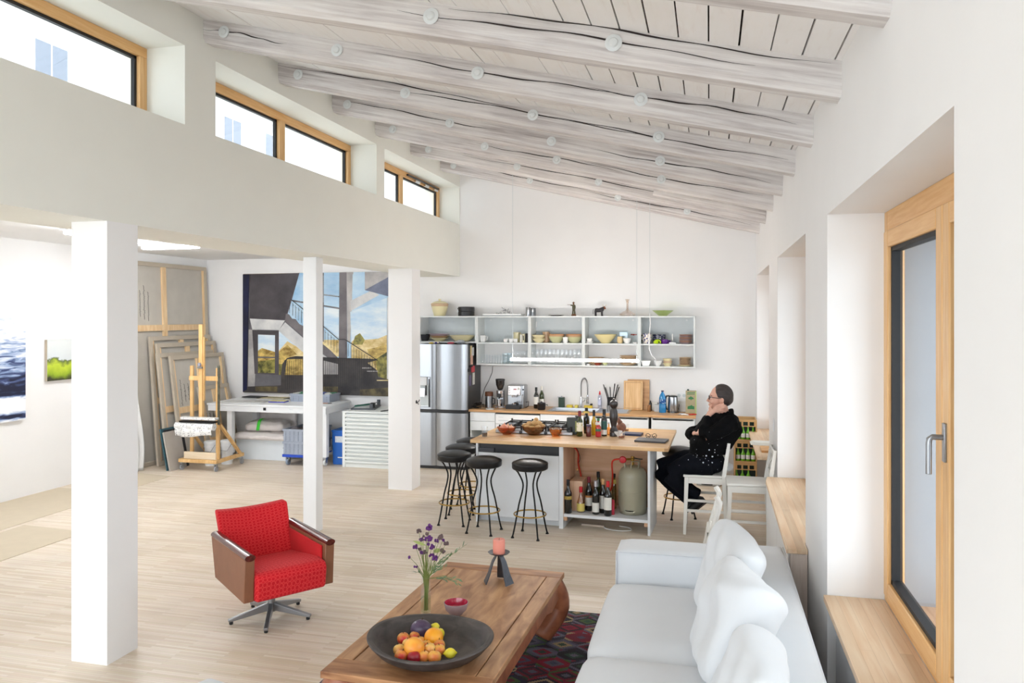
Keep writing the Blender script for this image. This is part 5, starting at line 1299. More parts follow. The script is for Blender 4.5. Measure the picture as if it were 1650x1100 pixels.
for u, lb, w_, c_ in ((918,'yellow sponge box at the back of the sink left of the tap',.07,(214,190,60)),(929,'small yellow cloth pack beside the sponge box',.04,(220,204,90))):
    b = MB(); b.box(-w_/2*1.2,-.04,0,w_/2*1.2,.04,.04,mat('yellow_box_%d'%u,c_,.5,var=.1)); solo('sponge_box', b, lb, 'sponge', K(u,11.18), bev=.004)
b = MB(); b.box(-.06,-.025,0,.06,.025,.04,mat('yellow_brush',(222,190,50),.5)); b.tube([(.03,0,.045),(.06,0,.06)], [.02,.012], BLACK, 8)
solo('scrub_brush', b, 'yellow and black scrubbing brush right of the tap', 'brush', K(948,11.18), bev=.004)
t = thing('soap_bottle', 'clear soap bottle with a red cap right of the tap', 'bottle', K(966.5,11.18)); SOAP = clear('soap_plastic',(.86,.88,.95),.15,.4)
b = MB(); b.lathe([(0,0),(.03,0),(.032,.01),(.03,.17),(.012,.20),(0,.20)], SOAP, n=20); b.obj('body', t); b = MB(); b.lathe([(0,.201),(.016,.201),(.012,.225),(.008,.25),(0,.252)], RED, n=16); b.obj('cap', t); MB().box(-.02,-.0325,.05,.02,-.031,.13,mat('soap_label',(206,208,232),.5,var=.2,scale=40)).obj('label', t)
t = thing('utensil_crock', 'dark pot of black cooking utensils on the counter behind the pepper mill', 'crock', K(985,11.16)); 
b = MB(); b.lathe([(0,0),(.055,0),(.06,.01),(.058,.16),(.06,.165),(.054,.165),(.05,.012),(0,.012)], BLACK, n=26); b.obj('pot', t)
for i, (dx, dy, hh, w_) in enumerate(((-.11,0,.34,.012),(-.085,.02,.30,.01),(-.02,.01,.31,.008),(.05,0,.36,.009),(.09,.01,.34,.014),(.11,-.01,.31,.012))):
    b = MB(); b.tube([(dx*.3,dy*.3,.015),(dx*.55,dy,.17),(dx,dy,hh)], [.005,.006,.007], BLACKMETAL, 8); b.tube([(dx*.86,dy,hh-.05),(dx*1.03,dy,hh+.01)], [w_*.6,w_], BLACKMETAL, 8, ey=.5); b.obj('utensil', t)
b = MB(); b.lathe([(0,0),(.035,0),(.037,.09),(.035,.09),(.033,.008),(0,.008)], STEEL, n=24); solo('steel_mug', b, 'shiny steel mug behind the pepper mill', 'mug', K(982,10.78))
OAKB = wood('oak_board', (212,164,106), (238,202,150), .5, stretch=(9,9,.8), scale=3, bump=.04)
OAKB2 = wood('walnut_board', (184,136,90), (218,174,124), .5, stretch=(.8,9,9), scale=3, bump=.04)
t = thing('cutting_board', 'large oak cutting board with a juice groove leaning on the wall', 'cutting board', K(1020,11.10)); 
b = MB(); wd_, hd_ = .27, .415; b.box(-wd_/2,0,0,wd_/2,.022,hd_,OAKB); bo = b.obj('board', t, bev=.012, seg=3); bo.rotation_euler = (D(-6),0,0)
g = MB(); e = .004
for a0,b0,a1,b1 in ((-.115,.025,-.111,hd_-.025),(.111,.025,.115,hd_-.025),(-.115,.025,.115,.029),(-.115,hd_-.029,.115,hd_-.025)): g.box(a0,-.0006,b0,a1,.001,b1,mat('groove_oak',(140,88,44),.7))
go = g.obj('juice_groove', bo)
b = MB(); b.box(-.155,0,0,.155,.02,.43,OAKB2); bo = solo('cutting_board', b, 'darker striped cutting board behind the large oak one', 'cutting board', K(1028.5,11.175), bev=.004); bo.rotation_euler = (D(-4),0,0)
b = MB(); b.lathe([(0,0),(.02,0),(.022,.1),(.01,.12),(.01,.14),(0,.14)], BLACK, n=16); solo('spice_bottle', b, 'small dark spice bottle right of the cutting boards', 'bottle', K(1048,11.1))
b = MB(); b.lathe([(0,0),(.024,0),(.026,.07),(.02,.09),(0,.09)], mat('amber_spice',(150,100,50),.4), n=16); solo('spice_jar', b, 'small amber spice jar right of the cutting boards', 'jar', K(1046,11.0))
b = MB(); b.box(-.035,-.03,0,.035,.03,.12,mat('white_carton',(226,226,220),.6)); solo('paper_carton', b, 'small white carton right of the spice bottles', 'carton', K(1055.5,11.12), bev=.003)
b = MB(); b.box(-.04,-.03,0,.04,.03,.10,mat('grey_carton',(206,210,212),.6)); b.lathe([(0,.10),(.012,.10),(.012,.125),(0,.125)], STEEL, (.01,0,0), 12); solo('tissue_box', b, 'pale grey box with a metal spout before the carton', 'box', K(1059,11.02), bev=.003)
BLUEG = mat('blue_bottle_plastic', (26,128,190), .15, var=.08, coat=.5)
t = thing('water_bottle', 'bright blue water bottle on the counter', 'bottle', K(1067.5,10.93)); b = MB(); b.lathe([(0,0),(.044,0),(.048,.01),(.047,.10),(.044,.11),(.047,.12),(.047,.20),(.036,.24),(.016,.275),(.015,.285),(0,.285)], BLUEG, n=26); b.obj('body', t, sharp=60); b = MB(); b.lathe([(0,.2855),(.018,.2855),(.018,.305),(0,.306)], mat('navy_cap',(24,44,84),.4), n=16); b.obj('cap', t)
b = MB(); vs = []
for i in range(13):
    a = -PI/2-1.1+2.2*i/12
    for z in (.125,.185): vs.append((.0478*math.cos(a),.0478*math.sin(a),z))
b.add(vs, [(2*i,2*i+2,2*i+3,2*i+1) for i in range(12)], patterned('water_label',(150,190,214),(30,84,150),30,.3)); b.obj('label', t)
t = thing('electric_kettle', 'steel and black electric kettle on the counter', 'kettle', K(1084.5,10.97)); b = MB(); b.lathe([(0,.02),(.07,.02),(.074,.03),(.064,.20),(.06,.215),(0,.215)], STEEL, n=30); b.obj('body', t); b = MB(); b.lathe([(0,0),(.078,0),(.078,.019),(0,.019)], BLACK, n=28); b.obj('base', t)
b = MB(); b.lathe([(.061,.2155),(.055,.23),(.03,.236),(.0,.237)], BLACK, n=28); b.obj('lid', t); b = MB(); b.tube([(-.05,0,.228),(-.09,0,.225),(-.105,0,.18),(-.10,0,.09),(-.085,0,.04),(-.066,0,.045)], [.014,.015,.014,.013,.012,.01], BLACK, 10, ey=.8); b.obj('handle', t)
b = MB(); b.tube([(.07,.0,.03),(.085,0,.10),(.08,.02,.12),(.075,.09,.02)], .004, BLACK, 6); b.obj('cable', t)
item('water_glass', [(a*1.2,b_*.75) for a,b_ in TUMB], GLASS, 'clear glass before the kettle on the counter edge', 'glass', 1083.5, 10.72, ZC, 20)
for i,(u,lb) in enumerate(((1096,'left white double wall socket behind the kettle'),(1102,'right white double wall socket behind the kettle'))):
    b = MB(); b.box(-.036,-.012,-.04,.036,0,.04,WHITE); q = MB(); q.lathe([(0,0),(.024,0),(.022,.002),(0,.002)], PALEGREY, n=20); q.xf(Matrix.Translation((0,-.0122,0)) @ Matrix.Rotation(PI/2,4,'X')); b.merge(q)
    solo('wall_socket', b, lb, 'socket', (xat(u-2,11.24)+.02*i, YB-.0, 1.075), bev=.002)
b = MB(); b.box(-.055,-.04,0,.055,.04,.15,mat('white_canister',(228,228,226),.5)); solo('storage_box', b, 'white storage box between the kettle and the green carton', 'box', K(1098.5,11.1), bev=.006)
KRAFT = mat('kraft_board', (172,160,128), .7, var=.06, scale=30); KGREEN = mat('print_green', (52,124,76), .6, var=.1)
t = thing('oil_carton', 'tall kraft oil canister printed with a green tree at the right end of the counter', 'canister', K(1113.5,10.99)); b = MB(); b.box(-.072,-.05,0,.072,.05,.305,KRAFT); b.obj('body', t, bev=.004)
b = MB(); y_ = -.0506
for pts in ([(-.04,.20),(-.03,.215),(-.012,.222),(-.005,.235),(.01,.224),(.028,.216),(.04,.20),(.02,.19),(.006,.192),(.006,.178),(-.006,.178),(-.006,.192),(-.02,.19)],[(-.045,.055),(.045,.055),(.045,.095),(.02,.10),(.01,.115),(-.01,.102),(-.045,.092)],[(-.055,.255),(.05,.258),(.05,.268),(-.055,.265)],[(-.05,.275),(.055,.279),(.055,.29),(-.05,.285)]):
    b.prism(pts, 'y', y_, y_+.0004, KGREEN)
b.box(.0605,-.0512,.0,.0725,-.05,.304,mat('lime_edge',(170,200,120),.6)); b.obj('print', t)
b = MB(); b.lathe([(0,.3055),(.014,.3055),(.014,.325),(0,.326)], mat('dark_green_cap',(24,54,44),.4), (-.04,0,0), 14); b.obj('cap', t)
for i,(u,y,m_,lb,rz) in enumerate(((1098,10.75,STEEL,'steel bottle opener lying on the counter edge',.5),(1104,10.7,WHITE,'white clip lying on the counter edge',-.4),(1110,10.74,mat('wine_cork_wood',(150,96,60),.6),'wooden corkscrew lying on the counter edge',.3),(1117,10.74,RED,'small red lighter lying at the right end of the counter',.1))):
    b = MB(); b.tube([(-.04,0,.009),(0,.006,.010),(.045,0,.009)], [.006,.009,.006], m_, 8); b.ring((-.045,0,.0065), .013, .004, m_, 14, 6)
    solo(('bottle_opener','clip','corkscrew','lighter')[i], b, lb, ('opener','clip','corkscrew','lighter')[i], K(u,y), rz)
# cable running down the wall from the shelf to the counter
b = MB(); b.tube([ony(794,590,11.235), ony(793,600,11.235), ony(788,612,11.235), ony(781,625,11.22), ony(777,640,11.15), ony(776,650,11.1)], .004, BLACK, 6)
solo('lamp_cable', b, 'thin black cable running down the wall beside the fridge', 'cable', (0,0,0))
# ============================================================ kitchen island
IZ = .90
IFL, IFR, IBR, IBL = onz(757.5,708,IZ), onz(1077,722.5,IZ), onz(1090,692.3,IZ), Vector((-2.40,9.12,IZ))
t = thing('island_worktop', 'thick oak worktop of the kitchen island', 'worktop', (0,0,0))
OAKI = wood('island_oak', (204,156,100), (238,200,148), .4, stretch=(.8,9,9), scale=3, boards=(.7,.055,(0,0,0)), bump=.04, coat=.15)
MB().prism([(p.x,p.y) for p in (IFL,IFR,IBR,IBL)], 'z', IZ-.034, IZ, OAKI).obj('board', t, bev=.003)
ORZ = D(-3.0); O0 = onz(767,840,0)
PLY = wood('birch_plywood', (196,150,112), (222,182,148), .6, stretch=(.7,8,8), scale=2.4, bump=.03)
PLYV = wood('birch_plywood_upright', (206,164,130), (230,194,164), .6, stretch=(8,8,.8), scale=2.4, bump=.03)
ISW = mat('island_white_panel', (226,229,232), .45, var=.02, scale=4)
t = thing('island_cabinet', 'white island cabinet with a plywood-lined open bay for bottles and gas', 'cabinet', (O0.x,O0.y,0), ORZ)
LW, MW, TW_ = .935, 1.85, IZ-.036
b = MB(); b.box(0,0,0,.022,.56,TW_,ISW); b.obj('end_panel', t)
b = MB(); b.box(LW-.02,0,0,LW+.022,.56,TW_,ISW); b.obj('divider', t)
b = MB(); b.box(LW+.0225,.012,.10,LW+.027,.54,TW_-.002,PLYV); b.obj('plywood_lining', t)
b = MB(); b.box(MW-.024,0,0,MW,.56,TW_,ISW); b.obj('end_panel', t)
b = MB(); b.box(LW+.028,.53,.02,MW-.026,.548,TW_-.002,PLY); b.obj('plywood_back', t)
b = MB(); b.box(LW+.0275,.004,.125,MW-.026,.525,.155,ISW); b.obj('shelf_board', t)
b = MB(); b.box(LW+.0275,.01,.085,LW+.06,.05,.124,PLY); b.box(MW-.06,.01,.085,MW-.026,.05,.124,PLY); b.obj('shelf_cleat', t)
b = MB(); b.box(.024,.004,.075,LW-.022,.022,TW_-.118,ISW); b.obj('front_panel', t, bev=.002)
b = MB(); b.box(.024,.10,.0,LW-.022,.115,.072,ISW); b.obj('plinth', t)
b = MB(); b.box(.024,.03,TW_-.13,LW-.022,.05,TW_-.002,BLACK); b.box(.024,.012,TW_-.117,.20,.03,TW_-.07,DARKSTEEL); b.obj('oven_slot', t)
b = MB(); b.box(.024,.53,.02,LW-.022,.548,TW_-.002,ISW); b.obj('back_panel', t)
IM = Matrix.Translation((O0.x,O0.y,0)) @ Matrix.Rotation(ORZ,4,'Z')
def il(x, y, z): return IM @ Vector((x,y,z))
# gas hob
t = thing('gas_hob', 'steel gas hob with black pan supports on the island', 'hob', (0,0,IZ))
hx0, hx1, hy0, hy1 = -2.31, -1.44, 8.335, 8.99
MB().box(hx0,hy0,.0005,hx1,hy1,.035,STEEL).obj('hob_plate', t, bev=.006)
for i in range(3):
    x0 = hx0+.03+i*.277; x1 = x0+.262; b = MB()
    for a in (hy0+.04, hy1-.04): b.box(x0,a-.006,.055,x1,a+.006,.067,BLACKMETAL)
    for a in (x0+.006, x1-.006): b.box(a-.006,hy0+.04,.055,a+.006,hy1-.04,.067,BLACKMETAL)
    for a in (hy0+.18, hy1-.18): b.box(x0,a-.006,.055,x1,a+.006,.070,BLACKMETAL)
    b.box((x0+x1)/2-.006,hy0+.04,.055,(x0+x1)/2+.006,hy1-.04,.070,BLACKMETAL)
    for a in (x0+.006,x1-.006):
        for c in (hy0+.046,hy1-.046): b.box(a-.008,c-.008,.035,a+.008,c+.008,.085,BLACKMETAL)
    b.obj('pan_support', t)
    for a in (hy0+.18, hy1-.18):
        b = MB(); b.lathe([(0,.0355),(.045,.0355),(.045,.044),(.03,.046),(.03,.052),(0,.052)], BLACKMETAL, ((x0+x1)/2,a,0), 20); b.obj('burner', t)
for i in range(5):
    b = MB(); b.lathe([(0,0),(.018,0),(.016,.018),(0,.02)], BLACK, n=16); b.xf(Matrix.Translation((hx0+.15+i*.14,hy0-.0005,.018)) @ Matrix.Rotation(PI/2,4,'X')); b.obj('knob', t)
I = lambda u, v: onz(u, v, IZ)
# things on the island
COFFEE = mat('dark_coffee', (40,22,16), .15, coat=.5)
def drink(name, label, p, r, h, fill, m, cat='glass'):
    t = thing(name, label, cat, p)
    b = MB(); b.lathe([(0,.002),(r*.8,0),(r,h),(r-.002,h),(r*.78,.008),(0,.008)], GLASS, n=22); b.obj('glass', t)
    b = MB(); b.lathe([(0,.009),(r*.765,.009),(r*(.78+.18*fill),h*fill),(0,h*fill)], m, n=20); b.obj('drink', t); return t
drink('coffee_glass','small glass half full of dark coffee at the left end of the island', I(781,704), .036,.115,.42,COFFEE)
AMB = clear('amber_glass', (.80,.40,.20), .10, .35); AMB2 = clear('light_amber_glass', (.90,.56,.24), .10, .35); BRG = clear('brown_glass', (.62,.42,.24), .10, .35)
def open_bowl(label, p, r, h, m, foot=.4):
    b = MB(); b.lathe([(0,0),(r*foot,0),(r*foot*1.05,.006),(r*.8,h*.45),(r*.97,h*.9),(r,h),(r-.005,h),(r*.94,h*.88),(r*.76,h*.45),(r*foot*.8,.012),(0,.010)], m, n=36); return solo('fruit_bowl', b, label, 'bowl', p, sharp=60)
p1 = I(816.5,699.5); open_bowl('reddish glass bowl of onions at the left of the island', p1, .108, .082, AMB)
p2 = I(860,700); open_bowl('brown glass bowl heaped with potatoes on the island', p2, .138, .098, BRG)
p3 = I(895,702.5); b = MB(); n_ = 48
b.lathe([(0,0),(.035,0),(.04,.008),(.058,.04),(.070,.085),(.066,.086),(.054,.042),(.03,.014),(0,.012)], AMB2, n=n_)
b.v = [(x*(1+.10*math.cos(8*math.atan2(y,x))*(z/.086)), y*(1+.10*math.cos(8*math.atan2(y,x))*(z/.086)), z) for x,y,z in b.v]
solo('petal_bowl', b, 'small orange petal-shaped glass bowl on the island', 'bowl', p3, sharp=60)
ONI = fruit_mat('onion_skin', (226,160,130), (206,126,98), .35); ONI2 = fruit_mat('onion_skin_pale', (232,186,150), (222,160,126), .35)
for i,(dx,dy,z,r,m,lb) in enumerate(((-.022,-.02,.068,.046,ONI,'large onion in front in the reddish bowl'),(.052,-.008,.066,.034,ONI2,'smaller pale onion at the right of the reddish bowl'),(-.002,.055,.062,.038,ONI2,'onion at the back of the reddish bowl'),(-.062,.025,.060,.030,ONI,'small onion at the left of the reddish bowl'))):
    t = thing('onion', lb, 'onion', p1+Vector((dx,dy,z))); b = MB(); b.lathe([(0,-r*.85),(r*.5,-r*.75),(r*.95,-r*.25),(r,.1*r),(r*.8,.6*r),(r*.35,.9*r),(.006,1.12*r)], m, n=20); b.obj('bulb', t, sharp=90); b = MB(); b.tube([(0,0,1.1*r),(.006,0,1.45*r)], [.006,.002], m, 6); b.obj('neck', t)
POT = fruit_mat('potato_skin', (214,178,122), (190,148,96), .6)
k = 0
POTN = ['front left','front middle','front right','back left','back middle','back right','right edge','left edge','top left','top middle','top right','topmost']
for dx,dy,z,r in ((-.06,-.055,.085,.034),(.0,-.07,.078,.036),(.06,-.045,.087,.034),(-.06,.05,.085,.034),(.0,.065,.082,.036),(.06,.045,.085,.034),(.103,.0,.096,.028),(-.103,.0,.098,.028),(-.045,-.005,.118,.036),(.008,-.012,.128,.036),(.062,.0,.124,.036),(.02,.03,.158,.032)):
    b = MB(); b.ball((0,0,0), (r*1.15,r*.9,r*.82), POT, 14, Matrix.Rotation(k*1.3,3,'Z') @ Matrix.Rotation(.4*math.sin(k*2),3,'Y')); rr_ = random.Random(k)
    b.v = [(x*(1+.05*math.sin(60*y+k)), y*(1+.05*math.sin(50*z+k)), z) for x,y,z in b.v]
    solo('potato', b, 'potato at the '+POTN[k]+' of the heap in the brown bowl', 'potato', p2+Vector((dx,dy,z)), sharp=180); k += 1
# condiments
t = thing('oil_canister', 'dark green square oil canister beside the hob', 'canister', I(925,699)); b = MB(); b.box(-.075,-.045,0,.075,.045,.185,mat('dark_green_paint',(34,44,38),.35,var=.1)); b.obj('body', t, bev=.008); b = MB(); b.lathe([(0,.1855),(.018,.1855),(.018,.2),(0,.2)], BLACK, (.03,0,0), 14); b.obj('cap', t); b = MB(); b.box(.0755,-.035,.03,.0762,.04,.15,LABELY); b.box(.02,-.0462,.03,.07,-.0455,.15,mat('olive_print',(160,164,96),.6,var=.3,scale=30)); b.obj('label', t)
OILL = patterned('olive_oil_label',(196,190,110),(236,230,206),26,.25)
bottle('oil_bottle','dark olive oil bottle with a pale leafy label beside the green canister', I(934,702.5), .034,.275, BOTTLEG, WINE, OILL, lab=(.2,.55))
bottle('vinegar_bottle','tall dark bottle with a gold neck behind the red sauce jar', I(945,698), .034,.285, BOTTLE, BLACK, labels=[(.8,.88,LABELY)])
t = thing('sauce_jar','squat dark red sauce jar with a violet lid on the island','jar', I(948.5,703)); b = MB(); b.lathe([(0,0),(.026,0),(.028,.006),(.028,.10),(.022,.112),(0,.112)], mat('red_sauce',(96,36,34),.15,coat=.5), n=22); b.obj('glass', t); b = MB(); b.lathe([(0,.1125),(.026,.1125),(.026,.13),(0,.131)], mat('violet_lid',(70,56,84),.4), n=20); b.obj('lid', t)
bottle('lemon_oil_bottle','tall bottle of bright yellow oil with a dark pourer', I(957,700.5), .029,.275, mat('yellow_oil',(206,164,20),.08,coat=.6), BLACK, neck=.012, shoulder=.55, cap_h=.07)
t = bottle('hot_sauce_bottle','small red hot sauce bottle with a green and red label', I(964,703.5), .030,.20, mat('hot_sauce',(190,44,34),.12,coat=.5), mat('green_cap',(40,110,60),.4), neck=.012, shoulder=.55, labels=[(.04,.30,LABELR),(.31,.44,LABELG),(.66,.8,LABELW)], cap_h=.03)
bottle('balsamic_bottle','tall dark bottle with a teal label beside the pepper mill', I(973.5,702), .033,.29, BOTTLE, BLACK, labels=[(.06,.24,LABELW),(.25,.56,mat('teal_label',(44,92,84),.6,var=.2,scale=40))])
t = thing('vinegar_flask', 'small amber flask right of the teal labelled bottle','bottle', I(981,700)); b = MB(); b.lathe([(0,0),(.026,0),(.03,.02),(.026,.06),(.01,.085),(.01,.12),(0,.12)], clear('honey_glass',(.86,.62,.3),.12,.4), n=20); b.obj('glass', t); b = MB(); b.lathe([(0,.1205),(.013,.1205),(.012,.135),(0,.136)], CHROME, n=14); b.obj('stopper', t)
MILL = wood('black_stained_mill', (30,26,26), (56,50,48), .35, coat=.3, bump=.02)
t = thing('pepper_mill', 'very tall dark turned pepper mill on the island', 'pepper mill', I(989,702.5)); b = MB(); b.lathe([(0,0),(.044,0),(.046,.02),(.040,.045),(.046,.055),(.040,.075),(.028,.10),(.033,.13),(.045,.18),(.046,.22),(.040,.27),(.030,.30),(.036,.305),(0,.306)], MILL, n=32); b.obj('body', t); b = MB(); b.lathe([(0,.3065),(.03,.3065),(.042,.33),(.046,.35),(.040,.375),(.022,.388),(.012,.39),(.014,.405),(0,.41)], MILL, n=32); b.obj('head', t)
t = thing('onion_net', 'brown netted bundle lying behind the pepper mill', 'bundle', I(1001,696)); b = MB(); b.ball((0,0,.055), (.055,.05,.055), mat('brown_net',(150,108,92),.8,var=.25,scale=50), 14); b.tube([(-.01,0,.10),(-.03,0,.14),(-.035,0,.165)], [.03,.02,.008], MATS['brown_net'], 8); b.v = [(x,y,max(0,z)) for x,y,z in b.v]; b.obj('net', t, sharp=180)
b = MB(); b.lathe(bowl_prof(.058,.058,.5), PORC, n=30); solo('sugar_bowl', b, 'small white bowl beside the pepper mill on the island', 'bowl', I(994,702.5))
TEA = mat('red_tea', (128,44,24), .12, coat=.5)
drink('tea_glass','short glass of red tea in front of the white bowl', I(1001.5,706), .039,.072,.35,TEA)
drink('juice_glass','glass with a little amber drink behind the navy booklet', I(1009,695), .034,.085,.3,mat('amber_drink',(190,120,60),.15))
b = MB(); b.box(-.10,-.075,0,.10,.075,.022,mat('navy_cover',(34,46,84),.5)); solo('booklet', b, 'navy blue booklet lying on the island', 'booklet', I(1020,700.5), D(-6), bev=.002)
t = thing('laptop', 'closed dark grey laptop near the right end of the island', 'laptop', I(1050,710.5), D(-7)); b = MB(); b.box(-.16,-.11,0,.16,.11,.010,mat('laptop_grey',(92,92,96),.45,.5)); b.obj('base', t, bev=.004); b = MB(); b.box(-.16,-.11,.0105,.16,.11,.018,MATS['laptop_grey']); b.obj('lid', t, bev=.003)
t = thing('reading_glasses', 'folded dark reading glasses on the closed laptop', 'glasses', I(1049,708)+Vector((0,.03,.019)), D(5)); b = MB()
for sx in (-1,1): b.ring((sx*.034,-.012,.019), .022, .0028, BLACK, 20, 6, tilt=Matrix.Rotation(PI/2,3,'X'))
b.tube([(-.012,-.012,.024),(0,-.014,.027),(.012,-.012,.024)], .0025, BLACK, 6); b.obj('frame', t); 
for sx in (-1,1): b = MB(); b.tube([(sx*.056,-.012,.024),(sx*.058,-.002,.022),(sx*.02,.012,.006),(-sx*.045,.018,.003)], .0025, BLACK, 6); b.obj('temple', t)

# under the island: shelf with bottles and the gas cylinder
SZ = .1555
def sh(u, v):                     # a point on the open bay's shelf
    p = onz(u, v, SZ); return p
GASG = mat('grey_green_enamel', (162,158,136), .35, var=.05, coat=.2)
gp = il(1.635,.27,SZ)
t = thing('gas_cylinder', 'grey green gas cylinder in the open bay of the island', 'gas cylinder', gp)
b = MB(); b.lathe([(0,.05),(.142,.05),(.146,.075),(.146,.38),(.140,.42),(.115,.46),(.07,.485),(.03,.495),(0,.497)], GASG, n=44); b.lathe([(.1462,.226),(.148,.23),(.1462,.234)], GASG, n=44); b.obj('tank', t)
b = MB(); n = 44; vs = []; fs = []
for i in range(n):
    a = 2*PI*i/n; notch = .035 if (i % 15) < 5 else 0
    for r, z in ((.130,0),(.142,.075-notch if notch else .078)): vs.append((r*math.cos(a), r*math.sin(a), z))
b.add(vs, [(2*i,2*((i+1)%n),2*((i+1)%n)+1,2*i+1) for i in range(n)], GASG); b.obj('foot_ring', t, solid=.006)
for a0 in (.6, 2.7, 4.6):
    b = MB(); pts = [(.085*math.cos(a0),.085*math.sin(a0),.465),(.09*math.cos(a0+.1),.09*math.sin(a0+.1),.545),(.09*math.cos(a0+.9),.09*math.sin(a0+.9),.545),(.085*math.cos(a0+1),.085*math.sin(a0+1),.465)]
    b.tube(pts, .011, GASG, 8, ey=.6); b.obj('collar_handle', t)
b = MB(); b.lathe([(0,.49),(.016,.49),(.016,.54),(.02,.545),(.02,.56),(.012,.565),(.02,.57),(.02,.585),(0,.586)], BRASS, n=16); b.tube([(0,0,.555),(-.05,-.02,.555),(-.08,-.03,.555)], .012, BRASS, 10); b.tube([(.0,0,.57),(.06,.0,.56),(.10,.02,.555)], .005, BLACK, 6); b.obj('valve', t)
b = MB(); b.lathe([(0,0),(.034,0),(.038,.012),(.03,.03),(0,.034)], RED, n=24); b.xf(Matrix.Translation((-.095,-.05,.555)) @ Matrix.Rotation(PI/2,4,'X')); b.obj('regulator', t)
HOSE = mat('red_rubber_hose', (206,56,34), .5)
hp = [gp+Vector((-.135,-.03,.555)), gp+Vector((-.21,0,.52)), gp+Vector((-.215,.05,.36)), gp+Vector((-.24,.10,.20)), gp+Vector((-.36,.14,.12)), gp+Vector((-.47,.13,.16)), gp+Vector((-.56,.10,.28)), il(LW+.11,.46,.47), il(LW+.085,.44,.60), il(LW+.10,.36,.74), il(LW+.06,.2,.84)]
def smooth_pts(P, k=5):
    P = [Vector(p) for p in P]; out = []
    for i in range(len(P)-1):
        a, b_, c, d_ = P[max(i-1,0)], P[i], P[i+1], P[min(i+2,len(P)-1)]
        for q in range(k):
            s = q/k; out.append(.5*((2*b_)+(c-a)*s+(2*a-5*b_+4*c-d_)*s*s+(3*b_-a-3*c+d_)*s**3))
    out.append(P[-1]); return out
b = MB(); b.tube(smooth_pts(hp), .0095, HOSE, 10); solo('gas_hose', b, 'red rubber gas hose looping through the open bay of the island', 'hose', (0,0,0), sharp=80)
b = MB(); b.tube(smooth_pts([il(LW+.105,.37,.62), il(LW+.125,.35,.68), il(LW+.10,.31,.78), il(LW+.06,.24,.85)]), .004, BLACK, 6); solo('cable', b, 'short black cable beside the red hose under the island', 'cable', (0,0,0))
t = thing('wine_crate', 'narrow upright wooden wine box behind the first bottle in the open bay', 'box', il(LW+.125,.27,SZ), ORZ); b = MB(); b.box(-.068,-.12,0,.068,.12,.315,PLYV); b.obj('box', t, bev=.003)
t = thing('small_flask', 'small clear flask on top of the wooden wine box', 'flask', il(LW+.115,.25,SZ+.3155)); b = MB(); b.lathe([(0,0),(.034,0),(.036,.01),(.032,.05),(.012,.07),(.012,.09),(0,.09)], GLASS, n=20); b.obj('glass', t); b = MB(); b.lathe([(0,.0905),(.012,.0905),(.014,.11),(0,.111)], mat('cork',(196,150,100),.8), n=12); b.obj('cork', t)
WB = [('first dark wine bottle with a small gold mark in the open bay',915.5,826,.040,.345,BOTTLE,BLACK,[(.42,.52,mat('gold_mark',(176,150,70),.4))],.0),
 ('wine bottle with a cream label and burgundy capsule in the open bay',949,822,.040,.355,BOTTLE,WINE,[(.16,.40,LABELW),(.40,.46,mat('orange_label',(204,140,80),.6))],0),
 ('dark wine bottle with a silver capsule and white label in the open bay',960,828,.038,.345,BOTTLE,mat('silver_capsule',(200,200,208),.3,.6),[(.08,.36,LABELW)],0),
 ('wine bottle with an open neck and a white label in the open bay',971.5,826,.038,.355,BOTTLE,mat('cork_tan',(206,160,110),.7),[(.14,.52,LABELW)],0),
 ('wine bottle with a bright red capsule and white label in the open bay',979.5,830.5,.040,.355,BOTTLE,RED,[(.18,.54,LABELW)],0)]
for lb, u, v, r, h, g, c, labs, _ in WB: bottle('wine_bottle', lb, sh(u,v), r, h, g, c, labels=labs)
t = bottle('liqueur_bottle','squat bottle with a yellow label and red cap in the open bay', sh(936,824.5), .043,.265, clear('liqueur_glass',(.80,.62,.44),.14,.5), RED, labels=[(.06,.36,LABELY)], shoulder=.42, neck=.015, cap_h=.06)
b = MB(); b.lathe([(0,.01),(.040,.01),(.040,.085),(0,.085)], mat('liqueur',(96,52,28),.15), n=22); b.obj('drink', t)
bottle('wine_bottle','dark bottle at the back left of the bottle row', sh(964,815), .036,.37, BOTTLEG, BLACK, LABELW, lab=(.3,.4))
bottle('wine_bottle','dark bottle with a black cap at the back right of the bottle row', sh(971,811), .036,.36, BOTTLE, BLACK)
bottle('oil_bottle','slim tall amber oil bottle beside the gas cylinder', sh(989.5,819), .024,.37, clear('olive_amber',(.58,.52,.20),.15,.5), BLACK, labels=[(.72,.84,LABELY)], neck=.013, shoulder=.7, cap_h=.04)
b = MB(); b.lathe([(0,0),(.02,0),(.021,.004),(.021,.14),(.01,.155),(0,.155)], mat('pink_tube',(206,60,80),.4), n=18); solo('lighter_tube', b, 'short pinkish red tube beside the gas cylinder', 'tube', sh(987,828.5))
b = MB(); b.box(-.12,-.02,0,.12,.02,.018,mat('cable_channel',(206,190,176),.6)); solo('power_strip', b, 'pale power strip lying on the floor below the island shelf', 'power strip', il(1.23,.20,0), D(-6), bev=.003)
b = MB(); b.tube(smooth_pts([il(1.34,.2,.008), il(1.40,.10,.008), il(1.55,.07,.008), il(1.64,.13,.008), il(1.60,.22,.008), il(1.5,.25,.008)]), .005, HANG, 6); solo('white_cable', b, 'white cable loop on the floor below the island shelf', 'cable', (0,0,0))

